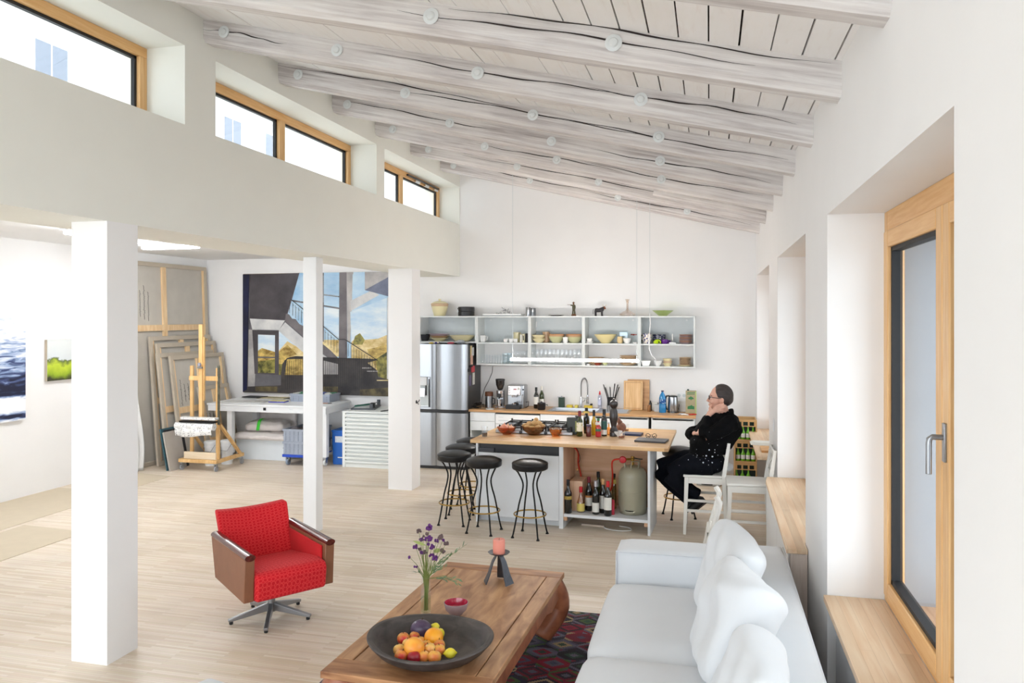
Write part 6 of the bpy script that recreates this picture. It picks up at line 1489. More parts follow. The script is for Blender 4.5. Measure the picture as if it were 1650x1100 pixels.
# ---------------------------------------------------------------- bar stools
SEATL = mat('black_vinyl', (17,17,19), .36, var=.05, spec=.4)
def bar_stool():
    t = thing('bar_stool', '', 'stool', (0,0,0), 0, 'round black bar stools around the island')
    hs = .668
    b = MB(); b.lathe([(0,hs),(.165,hs),(.178,hs+.008),(.182,hs+.02),(.182,hs+.052),(.184,hs+.058),(.178,hs+.068),(.13,hs+.088),(.06,hs+.098),(0,hs+.100)], SEATL, n=44); b.obj('seat', t, sharp=70)
    for k in range(4):
        a = PI/4+k*PI/2; d = Vector((math.cos(a), math.sin(a), 0)); b = MB()
        pts = smooth_pts([d*.150+Vector((0,0,hs-.001)), d*.125+Vector((0,0,hs-.03)), d*.078+Vector((0,0,hs-.13)), d*.085+Vector((0,0,hs-.22)), d*.12+Vector((0,0,hs-.34)), d*.168+Vector((0,0,.10)), d*.19+Vector((0,0,.012))], 4)
        b.tube(pts, .0085, BLACKMETAL, 8); b.lathe([(0,0),(.018,0),(.014,.010),(.009,.02),(0,.02)], BLACKMETAL, (d.x*.19,d.y*.19,0), 12); b.obj('leg', t, sharp=80)
    b = MB(); b.ring((0,0,.22), .160, .0075, BRASS, 44, 8); b.obj('foot_ring', t)
    return t
st0 = bar_stool()
SP = [(854,863,-.14,'black round bar stool nearest the camera, in the middle of the island front'),(780,856,-.14,'second black round bar stool from the right before the island front'),(732,842,.05,'front black bar stool at the left end of the island'),(744,825,.25,'black bar stool partly hidden behind the front one at the left end of the island'),(760,810,.0,'farthest black bar stool at the left end of the island beside the fridge'),(1094,832,.4,'black bar stool at the right end of the island in front of the seated man')]
for i,(u,v,rz,lb) in enumerate(SP):
    p = onz(u,v,0)
    if i == 0: st0.location = p; st0.rotation_euler = (0,0,rz); st0['label'] = lb
    else: dup(st0, p, rz, lb)

# ---------------------------------------------------------------- white bar chairs
CHW = mat('white_painted_wood', (236,234,228), .45, var=.015)
SEATZ = .60
def bar_chair():
    t = thing('bar_chair', '', 'chair', (0,0,0))
    w, d = .195, .175
    b = MB(); b.prism([(-d-.035,-w-.015),(d+.03,-w+.005),(d+.03,w-.005),(-d-.035,w+.015)], 'z', SEATZ-.024, SEATZ, CHW); b.obj('seat', t, bev=.006, seg=3)
    b = MB()
    b.box(-d-.01,-w+.0,SEATZ-.085,-d+.012,w,SEATZ-.025,CHW); b.box(d-.012,-w+.02,SEATZ-.085,d+.008,w-.02,SEATZ-.025,CHW)
    for s in (-1,1): b.box(-d,s*(w-.004)-.010,SEATZ-.085,d,s*(w-.004)+.010,SEATZ-.025,CHW)
    b.obj('apron', t, bev=.002)
    for s in (-1,1):
        b = MB(); b.bar((-d-.002,s*w,SEATZ-.025),(-d-.022,s*(w+.012),0),.036,.042,CHW,up=(1,0,0),w1=.028,h1=.03); b.obj('leg', t, bev=.003)
        b = MB(); b.bar((d+.01,s*(w-.006),SEATZ-.01),(d+.035,s*(w+.008),0),.03,.04,CHW,up=(1,0,0),w1=.026,h1=.03); b.bar((d+.008,s*(w-.006),SEATZ-.015),(d+.06,s*(w-.008),SEATZ+.33),.028,.042,CHW,up=(1,0,0),w1=.026,h1=.03); b.obj('back_leg', t, bev=.003)
    b = MB()
    for z in (.20,.30): 
        for s in (-1,1): b.box(-d-.01,s*(w+.006)-.009,z-.012+.04,d+.02,s*(w+.006)+.009,z+.014+.04,CHW) if z == .20 else b.box(-d-.005,s*(w+.003)-.009,z+.03,d+.015,s*(w+.003)+.009,z+.055,CHW)
    b.box(-d-.022,-w,.18,-d-.002,w,.215,CHW); b.box(d+.012,-w,.27,d+.03,w,.30,CHW); b.obj('stretcher', t, bev=.002)
    b = MB(); b.bar((d+.053,-w+.012,SEATZ+.295),(d+.053,w-.012,SEATZ+.295),.02,.075,CHW,up=(-.28,0,1)); b.bar((d+.035,-w+.012,SEATZ+.09),(d+.035,w-.012,SEATZ+.09),.018,.035,CHW,up=(-.28,0,1)); b.obj('back_rail', t, bev=.004)
    b = MB()
    for s in (-1,1): b.bar((d+.038,s*(w-.02),SEATZ+.105),(d+.048,-s*(w-.02),SEATZ+.265),.014,.03,CHW,up=(1,0,.0))
    b.obj('back_cross', t, bev=.002)
    return t
c0 = bar_chair(); c0.location = (-.045,8.22,0); c0['label'] = 'white wooden bar chair the man is sitting on'
dup(c0, (.365,7.90,0), D(1), 'empty white wooden bar chair with its back to the window bench')
# folded chair behind the sofa
t = thing('folding_chair', 'white folding chair seen edge-on behind the sofa arm', 'chair', (0,6.2,0))
for y in (0,.36):
    b = MB(); b.tube(smooth_pts([(-.105,y,0),(-.05,y,.25),(.0,y,.46),(.045,y,.62),(.072,y,.72),(.075,y,.76),(.05,y,.805)]), [.016]*31, CHW, 8, ey=1.3); b.obj('post', t)
for z, x in ((.74,.075),(.62,.045),(.50,.012)):
    b = MB(); b.box(x-.008,.01,z-.028,x+.008,.35,z+.028,CHW); b.obj('back_slat', t, bev=.003)
b = MB(); b.box(-.02,.02,.20,.005,.34,.52,CHW); b.v = [(x-.05+(z-.2)*.16,y,z) for x,y,z in b.v]; b.obj('seat', t, bev=.003)
b = MB()
for y in (.03,.33): b.bar((-.005,y,.52),(.06,y,.005),.02,.03,CHW,up=(1,0,0))
b.bar((.045,.03,.12),(.045,.33,.12),.018,.018,CHW); b.obj('front_leg', t, bev=.002)

# ---------------------------------------------------------------- the man
SKIN = mat('skin', (222,172,150), .5, var=.06, scale=14, sss=.15)
CLOTH = mat('black_work_jacket', (11,11,13), .95, var=.12, scale=9, bump=.25, bscale=26, spec=.12)
DENIM = mat('dark_navy_trousers', (16,18,25), .95, var=.14, scale=9, bump=.25, bscale=22, spec=.12)
HAIRM = mat('dark_hair', (58,50,48), .5, var=.35, scale=40, bump=.6, bscale=120, stretch=(.25,1,1))
SHOE = mat('black_shoe', (24,24,26), .6); SOLE = mat('dark_sole', (74,66,60), .8)
SPAT = mat('paint_spatter', (214,220,226), .7)
PY_ = 8.20
J = lambda u, v, y: ony(u, v, y)
pt = thing('person', 'man in black work clothes sitting on a white bar chair, chin resting on his hand', 'person', (0,0,0))
# head frame: facing -x
HC = J(1160.5,642.5,PY_)
body = MB()
def hd(x, y, z):
    a = D(4); s = 1.06
    return HC+Vector(((x*math.cos(a)+z*math.sin(a))*s, y*s, (-x*math.sin(a)+z*math.cos(a))*s))
def hball(c, r): body.ball(hd(*c), tuple(q*1.06 for q in r), SKIN, 20)
hball((.005,0,.035), (.098,.077,.100)); hball((-.035,0,-.01), (.062,.066,.085)); hball((-.045,0,-.065), (.050,.052,.055)); hball((-.073,0,-.105), (.026,.03,.022))
hball((-.010,0,-.07), (.058,.056,.05)); hball((-.085,0,.035), (.016,.055,.016)); hball((-.075,.038,-.025), (.025,.024,.025)); hball((-.075,-.038,-.025), (.025,.024,.025))
body.tube([hd(-.088,0,.022), hd(-.108,0,-.01), hd(-.117,0,-.026), hd(-.098,0,-.036)], [.010,.012,.015,.011], SKIN, 10)
hball((-.103,.012,-.033), (.011,.008,.008)); hball((-.103,-.012,-.033), (.011,.008,.008))
hball((-.096,0,-.058), (.012,.024,.006)); hball((-.094,0,-.070), (.012,.022,.007))
for s in (-1,1):
    hball((.012,s*.078,-.008), (.022,.010,.032)); hball((.018,s*.084,-.004), (.016,.010,.024))
body.tube([hd(.015,0,-.06), hd(.035,0,-.13), hd(.06,0,-.20)], [.058,.060,.068], SKIN, 16)
# near (left) arm: forearm end and hand against the jaw
def hand(mb, wrist, palm_c, tips, thumb, palm_r, normal):
    """palm as a flat block between wrist and knuckles, four jointed fingers and a thumb"""
    wrist = Vector(wrist); kn = [Vector(k[0]) for k in tips]
    mb.tube([wrist, wrist.lerp(palm_c,.5), palm_c], [.027,.032,.034], SKIN, 12, ey=.62, up=normal)
    for k in kn: mb.tube([wrist.lerp(palm_c,.35), palm_c.lerp(k,.4), k], [.016,.014,.0105], SKIN, 8)
    for a, b_ in zip(kn, kn[1:]): mb.tube([a.lerp(wrist,.15), b_.lerp(wrist,.15)], .011, SKIN, 8)
    for tp in tips: mb.tube([Vector(q) for q in tp], [.0105,.0098,.0088,.0072][:len(tp)], SKIN, 8)
    mb.tube([Vector(q) for q in thumb], [.016,.013,.0105,.0085][:len(thumb)], SKIN, 8)
hy = PY_-.115
wr = J(1141.5,668,hy+.0); pc = J(1149.5,660.5,hy)
tips = []
for i,(k0,k1,k2,k3) in enumerate((((1153.0,654.5),(1158.5,651.8),(1163.5,650.0),(1166.5,649.6)),((1155.0,657.5),(1161.0,654.6),(1166.5,652.8),(1170.3,652.6)),((1155.8,660.6),(1161.8,658.0),(1167.0,656.3),(1170.5,656.3)),((1155.6,663.6),(1160.6,661.8),(1164.8,660.8),(1167.6,661.0)))):
    yy = hy+.002*i
    tips.append([J(*k0,yy), J(*k1,yy-.012), J(*k2,yy-.001), J(*k3,yy+.018)])
hand(body, wr, pc, tips, [J(1144.5,662.5,hy+.004), J(1143.6,657.5,hy+.015), J(1145.0,653.6,hy+.022), J(1147.0,651.2,hy+.028)], .03, (0,1,0))
body.tube([J(1138.5,681,hy-.01), wr], [.033,.027], SKIN, 12)
# far (right) hand tucked under the near elbow
w2 = J(1121,698.5,PY_-.07); p2_ = J(1130,697.5,PY_-.20)
body.tube([J(1117,698,PY_+.04), w2], [.032,.028], SKIN, 12)
t2 = []
for i in range(4):
    dz = (i-1.5)*.021
    k0 = J(1131+i*.5,696,PY_-.225)+Vector((0,0,dz)); t2.append([k0, k0+Vector((.03,-.03,.002)), k0+Vector((.062,-.022,.004)), k0+Vector((.082,.0,.004))])
hand(body, w2, p2_, t2, [J(1126,694,PY_-.13), J(1129,690.5,PY_-.17), J(1132.5,688.5,PY_-.20), J(1136,688,PY_-.21)], .03, (0,0,1))
# the hidden trunk joins head, arms and hands into one figure
body.tube([J(1140,735,PY_), J(1145,715,PY_), J(1156,697,PY_), J(1168,680,PY_), hd(.06,0,-.20)], [.10,.115,.12,.085,.060], SKIN, 16)
body.tube([J(1177,682,PY_-.16), J(1138,704,PY_-.25), J(1138.5,681,hy-.01)], [.034,.034,.032], SKIN, 12); body.tube([J(1168,684,PY_), J(1177,682,PY_-.16)], [.06,.034], SKIN, 12)
body.tube([J(1166,684,PY_), J(1172,682,PY_+.17), J(1114,699,PY_+.14), J(1117,698,PY_+.04)], [.06,.034,.036,.032], SKIN, 12)
body.obj('body', pt, remesh=.0052, smooth=3)
# hair: a close cap combed back from a high hairline, longer at the nape
hm = MB(); n = 64
def hair_pt(la, lo, lift):
    k = lift
    x = .014+(.099+k)*math.cos(la)*math.cos(lo); y = (.078+k)*math.cos(la)*math.sin(lo); z = .036+(.1015+k)*math.sin(la)
    if x > .03 and z < .03: x += .012*min(1,(x-.03)/.04)*min(1,(.03-z)/.05)
    return x, y, z
def hair_on(x, y, z):
    if z > .06: f = -.062+.10*(.14-z)*.0+.35*abs(y)**1.0*.25
    elif z > .012: f = -.052+(.06-z)*.50
    else: f = .004
    if z < -.004: f = .028
    if z < -.078+.2*max(0,.07-x): return -1
    return x-f
vs = []; fs = []; idx = {}
def hv(i, j, lift):
    j %= 2*n; key = (i,j,lift)
    if key not in idx:
        la = -PI/2+PI*i/n; lo = 2*PI*j/(2*n); x, y, z = hair_pt(la, lo, 0)
        a = max(0,min(1,hair_on(x,y,z)/.03)); x, y, z = hair_pt(la, lo, (-.004+.012*a**.6+.0012*math.sin(26*math.atan2(y,z+.02))*a) if lift else -.008)
        idx[key] = len(vs); vs.append(hd(x,y,z))
    return idx[key]
cells = {(i,j) for i in range(n) for j in range(2*n) if all(hair_on(*hair_pt(-PI/2+PI*a/n, PI*b_/n, 0)) > 0 for a in (i,i+1) for b_ in (j,j+1))}
for i, j in cells:
    q = [(i,j),(i,j+1),(i+1,j+1),(i+1,j)]
    fs.append(tuple(hv(a,b_,1) for a,b_ in q)); fs.append(tuple(hv(a,b_,0) for a,b_ in reversed(q)))
    for (a,b_),(c,d_),nb_ in ((q[0],q[1],(i-1,j)),(q[1],q[2],(i,(j+1)%(2*n))),(q[2],q[3],(i+1,j)),(q[3],q[0],(i,(j-1)%(2*n)))):
        if nb_ not in cells: fs.append((hv(a,b_,1),hv(c,d_,1),hv(c,d_,0),hv(a,b_,0)))
hm.add(vs, fs, HAIRM); hm.obj('hair', pt, sharp=180, smooth=6)
for s in (-1,1):
    b = MB(); b.ball(hd(-.079,s*.031,.010), .0125, PORC, 12); e = b.obj('eye', pt, sharp=180)
    b = MB(); b.ball(hd(-.0885,s*.031,.009), .0055, BLACK, 10); b.obj('pupil', e, sharp=180)
    b = MB(); b.tube([hd(-.092,s*.014,.030), hd(-.094,s*.03,.035), hd(-.082,s*.052,.030)], [.003,.004,.002], HAIRM, 6); b.obj('eyebrow', pt)
b = MB()
for s in (-1,1):
    c = [hd(-.106,s*.012,.022), hd(-.102,s*.055,.022), hd(-.100,s*.055,-.008), hd(-.105,s*.018,-.010), hd(-.106,s*.012,.022)]
    b.tube(c, .0030, BLACK, 6); b.tube([hd(-.102,s*.055,.016), hd(-.06,s*.083,.014), hd(.02,s*.086,.012), hd(.03,s*.084,-.0)], .0030, BLACK, 6)
b.tube([hd(-.106,-.012,.014), hd(-.110,0,.017), hd(-.106,.012,.014)], .0028, BLACK, 6); b.obj('spectacles', pt)
# jacket
jk = MB()
jk.tube([J(1146,745,PY_), J(1138,733,PY_), J(1141,720,PY_), J(1149,705,PY_), J(1160,690,PY_), J(1170,678,PY_), J(1172,668,PY_)], [.15,.195,.215,.22,.225,.20,.115], CLOTH, 22, ey=.92)
jk.ball(J(1176,678,PY_), (.09,.235,.075), CLOTH, 18)
jk.tube([J(1181,679,PY_-.17), J(1165,690,PY_-.24), J(1137,704,PY_-.262)], [.088,.082,.070], CLOTH, 16); jk.tube([J(1136,705,PY_-.262), J(1136,692,PY_-.22), J(1140.5,672.5,hy-.002)], [.068,.062,.043], CLOTH, 16)
jk.tube([J(1174,679,PY_+.18), J(1145,688,PY_+.20), J(1114,698,PY_+.13)], [.085,.078,.068], CLOTH, 16); jk.tube([J(1113.5,698.5,PY_+.13), J(1114.5,699.5,PY_+.04), J(1118,699.5,PY_-.03)], [.066,.058,.046], CLOTH, 16)
jk.tube([J(1147,700,PY_+.05), J(1128,704,PY_-.02)], [.10,.07], CLOTH, 14)
# collar
for i in range(12):
    a = -PI*.8+1.6*PI*i/11
    p = hd(.050+.070*math.cos(a), .076*math.sin(a), -.140+.030*math.cos(a)); jk.ball(p, (.018,.018,.034), CLOTH, 10)
jko = jk.obj('jacket', pt, remesh=.011, smooth=4)
jd = jko.modifiers.new('creases', 'DISPLACE'); tx_ = bpy.data.textures.new('cloth_creases', 'CLOUDS'); tx_.noise_scale = .09; jd.texture = tx_; jd.strength = .022; jd.mid_level = .5
# trousers
tr = MB()
tr.ball(J(1147,744,PY_), (.135,.20,.115), DENIM, 18)
tr.tube([J(1147,746,PY_-.10), J(1115,748,PY_-.085), J(1080,763,PY_-.075)], [.128,.116,.090], DENIM, 18); tr.tube([J(1079,764,PY_-.075), J(1100,784,PY_-.07), J(1124,799,PY_-.05)], [.090,.084,.074], DENIM, 18)
tr.tube([J(1147,744,PY_+.10), J(1105,742,PY_+.13), J(1062,754,PY_+.13)], [.126,.116,.090], DENIM, 18); tr.tube([J(1061,755,PY_+.13), J(1086,782,PY_+.12), J(1110,803,PY_+.08)], [.088,.080,.070], DENIM, 18)
tro = tr.obj('trousers', pt, remesh=.011, smooth=4)
td = tro.modifiers.new('creases', 'DISPLACE'); td.texture = tx_; td.strength = .02; td.mid_level = .5
for nm,(toe, heel, ank) in (('shoe',(J(1110,822,PY_-.06), J(1135,803,PY_-.03), J(1127,800,PY_-.045))),('shoe',(J(1103,818,PY_+.07), J(1124,812,PY_+.09), J(1113,806,PY_+.08)))):
    b = MB(); b.tube([toe, toe.lerp(heel,.12), toe.lerp(heel,.4), toe.lerp(heel,.8), heel], [.028,.042,.046,.040,.032], SHOE, 14, ey=.85); b.tube([ank, toe.lerp(heel,.62), toe.lerp(heel,.45)], [.044,.045,.042], SHOE, 14)
    so2 = b.obj(nm, pt, remesh=.008, smooth=3)
    dn = (heel-toe).normalized(); up = Vector((0,1,0)).cross(dn).normalized(); up = -up if up.z > 0 else up
    b = MB(); b.bar(toe+up*.040, heel+up*.036, .078, .014, SOLE, up=up); b.obj('sole', so2, bev=.006)
# white paint specks on jacket and trousers belong to the cloth
def specks(m, c, rad):
    nt = m.node_tree; N = nt.nodes; L = nt.links; b = N['Principled BSDF']
    src = b.inputs['Base Color'].links[0].from_socket
    tc = N.new('ShaderNodeTexCoord'); vo = N.new('ShaderNodeTexVoronoi'); vo.inputs['Scale'].default_value = 34; L.new(tc.outputs['Object'], vo.inputs['Vector'])
    ds = N.new('ShaderNodeVectorMath'); ds.operation = 'DISTANCE'; ds.inputs[1].default_value = c; L.new(tc.outputs['Object'], ds.inputs[0])
    r1 = N.new('ShaderNodeMapRange'); r1.inputs['From Min'].default_value = 0; r1.inputs['From Max'].default_value = rad; r1.inputs['To Min'].default_value = .34; r1.inputs['To Max'].default_value = .04; L.new(ds.outputs['Value'], r1.inputs['Value'])
    sp = N.new('ShaderNodeSeparateColor'); L.new(vo.outputs['Color'], sp.inputs[0])
    pw = N.new('ShaderNodeMath'); pw.operation = 'POWER'; pw.inputs[1].default_value = 2.2; L.new(sp.outputs[0], pw.inputs[0])
    mu = N.new('ShaderNodeMath'); mu.operation = 'MULTIPLY'; L.new(pw.outputs[0], mu.inputs[0]); L.new(r1.outputs['Result'], mu.inputs[1])
    lt = N.new('ShaderNodeMath'); lt.operation = 'LESS_THAN'; L.new(vo.outputs['Distance'], lt.inputs[0]); L.new(mu.outputs[0], lt.inputs[1])
    mx = N.new('ShaderNodeMix'); mx.data_type = 'RGBA'; L.new(lt.outputs[0], mx.inputs['Factor']); L.new(src, mx.inputs['A']); mx.inputs['B'].default_value = lin((206,214,224))
    L.new(mx.outputs['Result'], b.inputs['Base Color'])
specks(CLOTH, J(1146,732,8.02), .30); specks(DENIM, J(1142,736,8.02), .36)
# ============================================================ bottle crates and the corner by the far niche
TANP = mat('tan_crate_plastic', (196,156,104), .5, var=.04); DGRN = mat('crate_dark_green', (22,52,44), .5)
GRB = mat('bright_green_glass', (116,190,50), .12, var=.08, coat=.5); BLAB = patterned('bottle_label', (176,60,50), (228,230,226), 30, .2)
CRX0, CRX1, CRY0, CRY1, CRH = .318, .600, 10.56, 10.92, .283
def crate(z, label, group=None):
    t = thing('bottle_crate', label, 'crate', (CRX0,CRY0,z)); w_, d_, h_ = CRX1-CRX0, CRY1-CRY0, CRH-.003
    b = MB(); e = .014
    b.box(0,0,0,w_,d_,.016,TANP); b.box(0,d_-e,.016,w_,d_,h_,TANP)
    b.box(0,0,.016,e,d_,h_,TANP); b.box(w_-e,0,.016,w_,d_,h_,TANP)
    b.box(e,0,.016,w_-e,e,.022,TANP); b.box(e,0,h_-.028,w_-e,e,h_,TANP); b.box(e,0,.19,w_-e,e,h_-.078,TANP)
    for x in (e, .088, .168, w_-e-.022): b.box(x,0,h_-.078,x+.022,e,h_-.028,TANP)
    b.obj('box', t, bev=.002)
    b = MB(); b.box(e,.02,.016,w_-e,.028,h_-.09,DGRN) if False else b.box(e,.105,.016,w_-e,.112,h_-.02,DGRN)
    b.obj('divider', t)
    return t
CN = ['bottom bottle crate of the stack in the back corner','middle bottle crate of the stack in the back corner','top bottle crate of the stack in the back corner']
first_b = None
for i in range(3):
    crate(.001+i*CRH, CN[i])
    if i == 0: continue
    for k in range(4):
        p = (CRX0+.047+k*.0635, CRY0+.058, .001+i*CRH+.0165)
        lb = ('green beer bottle in the front row of the middle crate','green beer bottle in the front row of the top crate')[i-1]
        gr = ('bottles in the middle crate','bottles in the top crate')[i-1]
        if first_b is None:
            first_b = bottle('beer_bottle', lb, p, .0275, .176, GRB, mat('crown_cap',(206,206,200),.4,.5), labels=[(.16,.46,BLAB)], neck=.011, shoulder=.55, cap_h=.012, group=gr)
        else: dup(first_b, p, 0, lb, gr)
for k in range(3):
    p = (.345+k*.075, 10.615, .0185)
    dup(first_b, p, 0, 'green beer bottle low in the bottom crate', 'bottles in the bottom crate')
for k,(u,v) in enumerate(((1208,766),(1214,770))):
    bottle('glass_bottle', ('small dark bottle on the floor left of its twin beside the crates','small dark bottle on the floor nearest the wall beside the crates')[k], onz(u,v,0)+Vector((0,-.12,0)), .03,.18, BOTTLE, LABELW, LABELW)
t = thing('floor_heater', 'low grey appliance with a black front on the floor below the counter end', 'appliance', (-.02,10.45,0))
b = MB(); b.box(-.14,-.10,.0,.16,.12,.10,mat('appliance_grey',(190,192,194),.5)); b.obj('housing', t, bev=.012); b = MB(); b.box(-.08,-.106,.015,.06,-.1005,.085,BLACK); b.box(-.04,-.112,.06,.02,-.1065,.07,PALEGREY); b.obj('front_panel', t)
tw = MB(); tw.ball((0,0,.035), (.075,.12,.04), SOFA, 16); tw.v = [(x*(1+.1*math.sin(30*y)), y, max(0,z)+.008*math.sin(40*x)*(z > .02)) for x,y,z in tw.v]
solo('folded_towel', tw, 'crumpled white towel on the seat behind the sitting man', 'towel', (.165,8.33,SEATZ+.001), sharp=180)
# on the far sill
p = onz(1233,697,ZS); b = MB(); b.box(-.09,-.16,0,.09,.16,.025,wood('tray_wood',(196,140,84),(222,176,120),.5)); solo('wooden_tray', b, 'small wooden tray on the far window sill', 'tray', (XR+.03,9.15,ZS), bev=.004)
b = MB()
for i in range(4): b.box(-.12+.01*i,-.14+.02*i,.0005+i*.006,.10+.01*i,.12-.01*i,.0055+i*.006,LABELW)
b.v = [(x,y,z+.02*max(0,-x-.05)) for x,y,z in b.v]
solo('paper_stack', b, 'small stack of white papers lying over the edge of the far window sill', 'paper', (XR-.03,9.62,ZS+.001))

# ============================================================ painting studio behind the columns
LINEN = mat('raw_linen', (196,190,180), .9, var=.06, scale=5, bump=.2, bscale=140)
LINENE = mat('linen_fold', (190,178,160), .9, var=.04, scale=9, bump=.2, bscale=140)
BARW = wood('stretcher_pine', (222,184,136), (240,212,170), .6, stretch=(6,6,1), scale=3, bump=.03)
INK = mat('pencil_ink', (70,66,64), .9)
def canvas(y0, y1, h, xb, xt, label, cross=True, mids=1, scrib=None, xrail=None, front=None):
    """a stretched canvas leaning on the left wall, its back towards the room"""
    lean = math.asin((xb-xt)/h); w_ = y1-y0
    t = thing('stretched_canvas', label, 'canvas', (xb, y0, 0.004)); t.rotation_euler = (0,-lean,0)
    e = .045; th = .036
    b = MB(); b.box(-th,0,0,-th+.003,w_,h,LINEN)
    b.obj('linen', t)
    b = MB(); f = .062
    b.box(-th+.003,0,0,0,f,h,LINENE); b.box(-th+.003,w_-f,0,0,w_,h,LINENE); b.box(-th+.003,f,h-f,0,w_-f,h,LINENE); b.box(-th+.003,f,0,0,w_-f,f,LINENE)
    b.obj('folded_edge', t, bev=.003)
    b = MB(); g = .045; zz = xrail if xrail else h*.5
    for k in range(mids):
        y = w_*(k+1)/(mids+1); b.box(-th+.004,y-g,f,-.004,y+g,h-f,BARW)
    if cross: b.box(-th+.005,f,zz-g,-.0045,w_-f,zz+g,BARW)
    b.box(-th+.004,f,f,-.008,f+.03,h-f,BARW); b.box(-th+.004,w_-f-.03,f,-.008,w_-f,h-f,BARW)
    b.obj('stretcher_bar', t)
    if scrib:
        sy, sz, n, hh = scrib; r = random.Random(int(y0*100)); 
        for q in range(n):
            y = sy+q*.085; z = sz+r.uniform(0,.08); L_ = hh*r.uniform(.5,1.0); pts = []
            m = 46
            for i in range(m+1): pts.append((-th+.0045, y+.026*math.sin(i*2.3+r.uniform(-.5,.5))*r.uniform(.1,1)*(1 if (i//5)%4 else .05), z+L_*i/m))
            b = MB(); b.tube(pts, .0028, INK, 5); b.obj('pencil_note', t)
    return t
canvas(8.55, 11.1, 3.0, -7.93, -8.035, 'tallest raw linen canvas back, almost reaching the ceiling at the left wall', True, 1, (.98,1.98,4,.62), 2.06) if False else canvas(9.10, 11.15, 3.0, -7.93, -8.035, 'tallest raw linen canvas back, almost reaching the ceiling at the left wall', True, 1, (.44,2.12,4,.62), 2.02)
canvas(9.70, 11.12, 1.90, -7.79, -7.94, 'second tallest canvas back of the leaning stack', True, 1)
canvas(9.76, 11.16, 1.80, -7.69, -7.87, 'third canvas back of the leaning stack with a centre bar', True, 1)
canvas(9.68, 11.00, 1.66, -7.61, -7.80, 'fourth canvas of the leaning stack, its left edge pushed forward', True, 1)
canvas(9.86, 11.16, 1.62, -7.51, -7.72, 'front large canvas of the leaning stack with pencil writing behind the easel', True, 1, (.2,.85,4,.42), .80)
canvas(10.28, 11.05, 1.14, -7.32, -7.55, 'smaller canvas leaning in front of the stack with a note on it', True, 1, (.12,.5,3,.3), .3)
canvas(10.42, 11.15, 1.22, -7.24, -7.46, 'narrow grey canvas edge at the right of the leaning stack', False, 1) if False else None
# small panels at the foot of the stack
for nm, y0, y1, h, xb, xt, m_, lb in (('primed_canvas',9.47,9.86,.60,-7.455,-7.575,mat('teal_panel',(52,92,104),.6,var=.15),'teal edged small panel at the foot of the canvas stack'),('primed_canvas',9.50,9.90,.58,-7.42,-7.535,mat('black_panel',(32,32,36),.6),'black small panel between the teal one and the grey one'),('primed_canvas',9.44,9.80,.56,-7.385,-7.50,mat('primed_grey',(178,172,164),.8,var=.05),'small grey primed panel leaning before the dark panels')):
    b = MB(); b.box(-.022,0,0,0,y1-y0,h,m_); o = solo(nm, b, lb, 'panel', (xb,y0,.002), bev=.002); o.rotation_euler = (0,-math.asin((xb-xt)/h),0)
b = MB(); b.grid(lambda u, v: (-7.86+.02*math.sin(v*9)+.02*math.sin(u*14+v*3)+.03*v*0-.09*v, 9.14+.26*u+.02*math.sin(v*7), .01+1.96*v), 14, 40, mat('milky_sheet',(232,232,230),.5,var=.02)); solo('plastic_sheet', b, 'milky plastic sheet hanging over the left end of the canvases', 'sheet', (0.04,0,0), solid=.004)

# easel
EW = wood('studio_easel_beech', (212,166,106), (234,196,138), .5, stretch=(6,6,1), scale=3, bump=.03)
EX, EY = -7.35, 9.56
t = thing('easel', 'wooden studio easel on castors with a paint-splashed tray', 'easel', (EX,EY,0))
b = MB(); b.box(.0,.0,.115,.62,.05,.165,EW); b.obj('base_rail', t, bev=.004)
for x in (0.0,.57): b = MB(); b.box(x,.051,.115,x+.05,.68,.165,EW); b.obj('base_runner', t, bev=.004)
b = MB(); b.box(.051,.055,.12,.569,.085,.26,wood('pale_board',(236,214,180),(246,230,204),.6)); b.obj('base_board', t, bev=.002)
for x in (.03,.59):
    for y in (.03,.65):
        b = MB(); b.lathe([(0,.1),(.02,.1),(.02,.113),(0,.114)], STEEL, (x,y,0), 12); b.box(x-.018,y-.01,.05,x-.012,y+.02,.10,STEEL); b.box(x+.012,y-.01,.05,x+.018,y+.02,.10,STEEL)
        b.cyl((x-.011,y+.012,.0385),(x+.011,y+.012,.0385),.038,mat('castor_grey',(150,152,156),.5),n=20); b.obj('castor', t)
for x in (.15,.575): b = MB(); b.box(x-.024,.086,.16,x+.024,.122,1.49 if x < .3 else 1.46,EW); b.obj('upright', t, bev=.003)
b = MB(); b.box(.13,.06,1.28,.60,.0855,1.345,EW); b.obj('crossbar', t, bev=.003)
b = MB(); b.box(.335,.0,.62,.39,.055,2.08,EW); b.box(.392,.02,1.0,.41,.05,1.9,EW); b.obj('mast', t, bev=.003)
b = MB(); b.lathe([(0,0),(.024,0),(.026,.03),(.015,.05),(0,.052)], mat('spattered_clamp',(150,150,160),.5,var=.3,scale=60), (.363,-.022,1.49), 14); b.tube([(.325,-.012,1.47),(.405,-.012,1.47)], .012, STEEL, 8); b.obj('clamp', t)
SPL = patterned('paint_splashed', (110,104,116), (234,234,232), 48, .24)
b = MB(); b.box(.10,-.09,.74,.66,-.001,.775,SPL); b.box(.10,-.12,.705,.66,-.02,.725,BLACKMETAL); to = b.obj('tray', t, bev=.003)
b = MB(); b.cyl((.03,-.085,.65),(.65,-.085,.65),.05,SPL,n=22); b.obj('paper_roll', t)
b = MB(); b.grid(lambda u, v: (.05+.58*u, -.136+.01*math.sin(u*21)+.006*math.sin(v*9), .65-.13*v-.02*math.sin(u*5)*v), 24, 6, SPL); b.obj('paper_flap', t, solid=.003)
b = MB(); b.bar((.60,.11,.66),(.60,.60,.17),.03,.05,EW,up=(1,0,0)); b.obj('brace', t, bev=.003)
